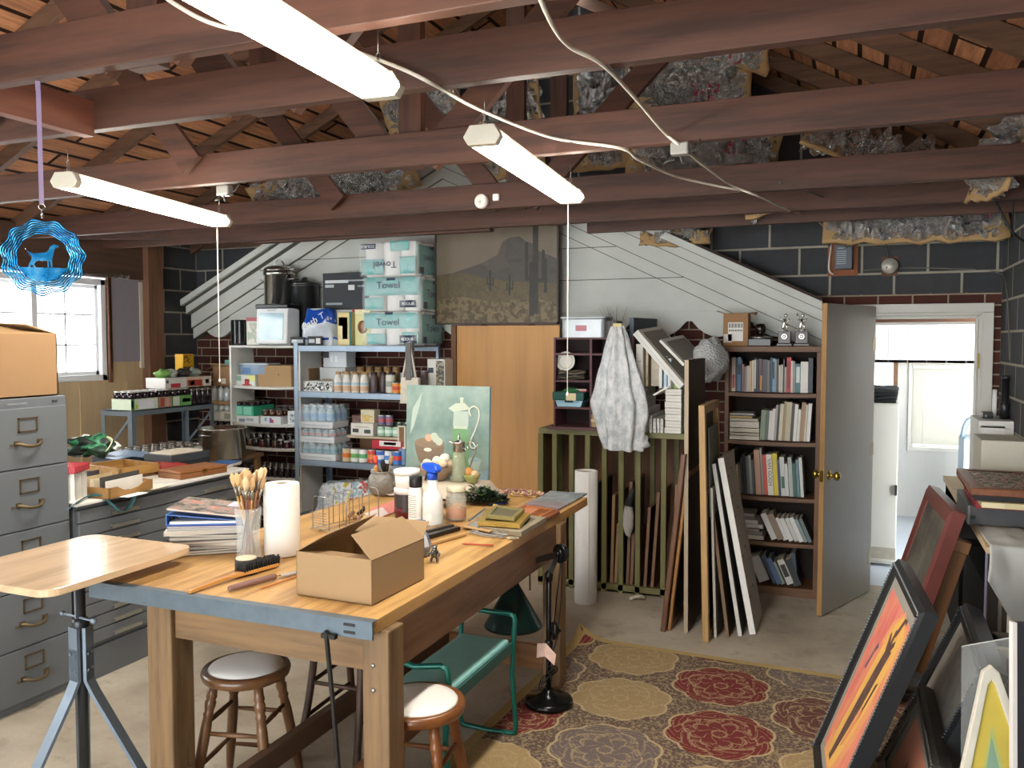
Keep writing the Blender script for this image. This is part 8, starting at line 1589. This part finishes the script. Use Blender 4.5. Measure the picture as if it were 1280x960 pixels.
# frames standing under the table, edges to the room
M_LAV = P('#8a8aa8', .5)
for i, (px, pt, pb, Y, c1, c2, lab_) in enumerate(((1233, 690, 805, 4.30, '#8f8fae', '#8a7d68', 'lavender edged frame standing under the drop cloth'), (1250, 700, 805, 4.22, '#c9c6bc', '#6f6554', 'pale edged canvas second under the drop cloth'), (1262, 712, 800, 4.16, '#dcd9cf', '#8f8c86', 'white edged canvas third under the drop cloth'), (1271, 730, 800, 4.10, '#d3d1c8', '#a9a69e', 'white edged canvas nearest the wall under the drop cloth'))):
    p0_ = OY(px, pt, Y); o = T('stored_picture', lab_, 'frame', (p0_.x, Y, .0)); Ht = p0_.z; MB().box(.012, .16, 0, .02, .01, Ht).ob('picture_face', P(c2, .7, var=.2), o); MB().box(0, .012, -.006, .03, 0, Ht+.006).ob('edge', P(c1, .5), o)
for i, (x0, z1, Y, c1, c2, lab_) in enumerate(((1236, 792, 3.75, '#5d594f', '#3c3a34', 'dark green grey frame low under the drop cloth'), (1247, 812, 3.55, '#8a7a60', '#4f3c30', 'small tan rimmed frame in front of the dark green one'))):
    p0_ = OY(x0, z1, Y); o = T('stored_picture', lab_, 'frame', (p0_.x, Y, .0)); b = MB(); H_ = p0_.z; W_ = .84-p0_.x; b.box(0, .03, 0, .03, 0, H_); b.box(0, W_, 0, .03, H_-.03, H_); b.ob('moulding', P(c1, .5, var=.2), o, bev=.004); MB().box(.03, W_, .01, .025, 0, H_-.03).ob('picture_face', P(c2, .6, var=.2), o)
o = MB().box(0, .02, 0, .015, 0, .55).ob('blue_board', P('#2f4f8a', .5)); put(o, OY(1238, 830, 3.6)+Vector((-.005, .02, -.5))); tag(o, 'sliver of blue board beside the small tan rimmed frame', 'board')
a_ = OY(1199, 690, 4.5); c_ = OY(1160, 800, 4.5); o = TM('wooden_post', FR(a_, (c_-a_), (0, 1, 0)), 'square wooden post leaning between the red frame and black frame', 'post'); MB().box(-.002, .62, -.03, .03, -.03, .03).ob('shaft', WOOD('#8f5f36', 0, .5, .3), o, bev=.003); MB().box(-.06, -.004, -.034, .034, -.034, .034).ob('cap', WOOD('#9a6a40', 0, .5, .3), o, bev=.003)
# dark crates added to darken the space under the table
crate('darkening_crate', 'added black crate filling the dark under the side table', 'crate', .56, .83, 4.5, 5.3, 0, .6, P('#141312', .8), [(.1, .9, .7, .75, P('#2c2824', .8)), (.1, .15, .1, .9, P('#2c2824', .8))])
crate('darkening_crate', 'added black crate darkening the far end under the side table', 'crate', .55, .83, 5.4, 6.16, 0, .62, P('#141312', .8), [(.1, .9, .7, .75, P('#2c2824', .8))])
# ================================================================= WIND SPINNER
cS = OY(54, 322, 1.80); sp_ = T('wind_spinner', 'blue metal wind spinner with a dog silhouette hanging by the window', 'ornament', cS, .72); sp_.scale = (.7, .7, .7)
sBl = NT('blue_metal'); nB = sBl.noise(sBl.coord(scale=(1, 1, 1)), 16, 4); M_SPIN = sBl.fin(sBl.ramp(nB.outputs['Fac'], [(.36, '#0c4f80'), (.5, '#1a78ad'), (.64, '#4f94bd')]), .25, .85)
Rr = .158
def lob(r, a): return r*(1+.045*math.sin(11*a+.6)*(r/Rr)**2)
nr = 7
for k in range(nr):
    r0 = .098+(.060)*k/nr; r1 = r0+.0066; tw = .10*(k-3); b = MB(); N = 132; vs = []
    for i in range(N):
        a = 2*PI*i/N
        for r in (r0, r1): 
            q = lob(r, a); vs.append((q*math.cos(a), .003*math.sin(11*a+k)*(r/Rr), q*math.sin(a)))
    b.add(vs, [(2*i, 2*((i+1) % N), 2*((i+1) % N)+1, 2*i+1) for i in range(N)], True); o = b.ob('ring', M_SPIN, sp_, solid=.0012); o.rotation_euler = (0, 0, tw*.12)
b = MB()
b.prism([(r*math.cos(a), r*math.sin(a)) for r, a in [(.099, math.radians(205+130*i/20)) for i in range(21)]], -.0006, .0006, 'y'); b.ob('base_segment', M_SPIN, sp_)
dog = [(-.066, .038), (-.060, .028), (-.048, .020), (-.036, .016), (-.010, .020), (.012, .022), (.022, .034), (.026, .046), (.034, .052), (.042, .056), (.052, .053), (.062, .050), (.061, .046), (.050, .043), (.043, .036), (.040, .020), (.036, .004), (.032, -.012), (.034, -.040), (.028, -.040), (.026, -.016), (.020, -.012), (.022, -.040), (.016, -.040), (.014, -.012), (-.002, -.014), (-.018, -.012), (-.030, -.020), (-.034, -.032), (-.030, -.042), (-.036, -.042), (-.044, -.028), (-.050, -.042), (-.056, -.042), (-.052, -.024), (-.044, -.010), (-.044, .006), (-.052, .012)]
b = MB(); b.prism(dog, -.0007, .0007, 'y'); b.ob('dog_silhouette', M_SPIN, sp_)
zt = (2.5-cS.z)/.7
b = MB(); b.tube([(.012*math.cos(q), 0, .212+.012*math.sin(q)) for q in [2*PI*i/16 for i in range(16)]], .0018, 6, True); b.cyl((0, 0, .165), (0, 0, .20), .004, n=8); b.ball((0, 0, .18), .006, 8, 6); b.ob('swivel', P('#b9bcc0', .2, .95), sp_)
b = MB(); b.box(-.009, .009, -.001, .001, .22, zt+.0); b.box(-.009, .009, -.012, -.010, zt-.04, zt); b.ob('strap', P('#7a6a86', .7), sp_)
# ================================================================= LIGHT, SKY, CAMERA
wd = bpy.data.worlds.new('sky'); SC.world = wd; wd.use_nodes = True
bg = wd.node_tree.nodes['Background']; bg.inputs[0].default_value = (.95, .98, 1.0, 1); bg.inputs[1].default_value = 3.6
cam = bpy.data.cameras.new('camera'); co = bpy.data.objects.new('camera', cam); COL.objects.link(co)
cam.sensor_fit = 'HORIZONTAL'; cam.sensor_width = 36.0; cam.lens = 36.0*FPX/1280; cam.clip_start = .02
co.matrix_world = FR((0, 0, EYE), _rt, _up); SC.camera = co
vs = SC.view_settings; vs.view_transform = 'Standard'; vs.look = 'None'; vs.gamma = 1.0; vs.exposure = 1.75; vs.use_curve_mapping = False
SC.cycles.use_denoising = True
SC.cycles.max_bounces = 8; SC.cycles.transparent_max_bounces = 16
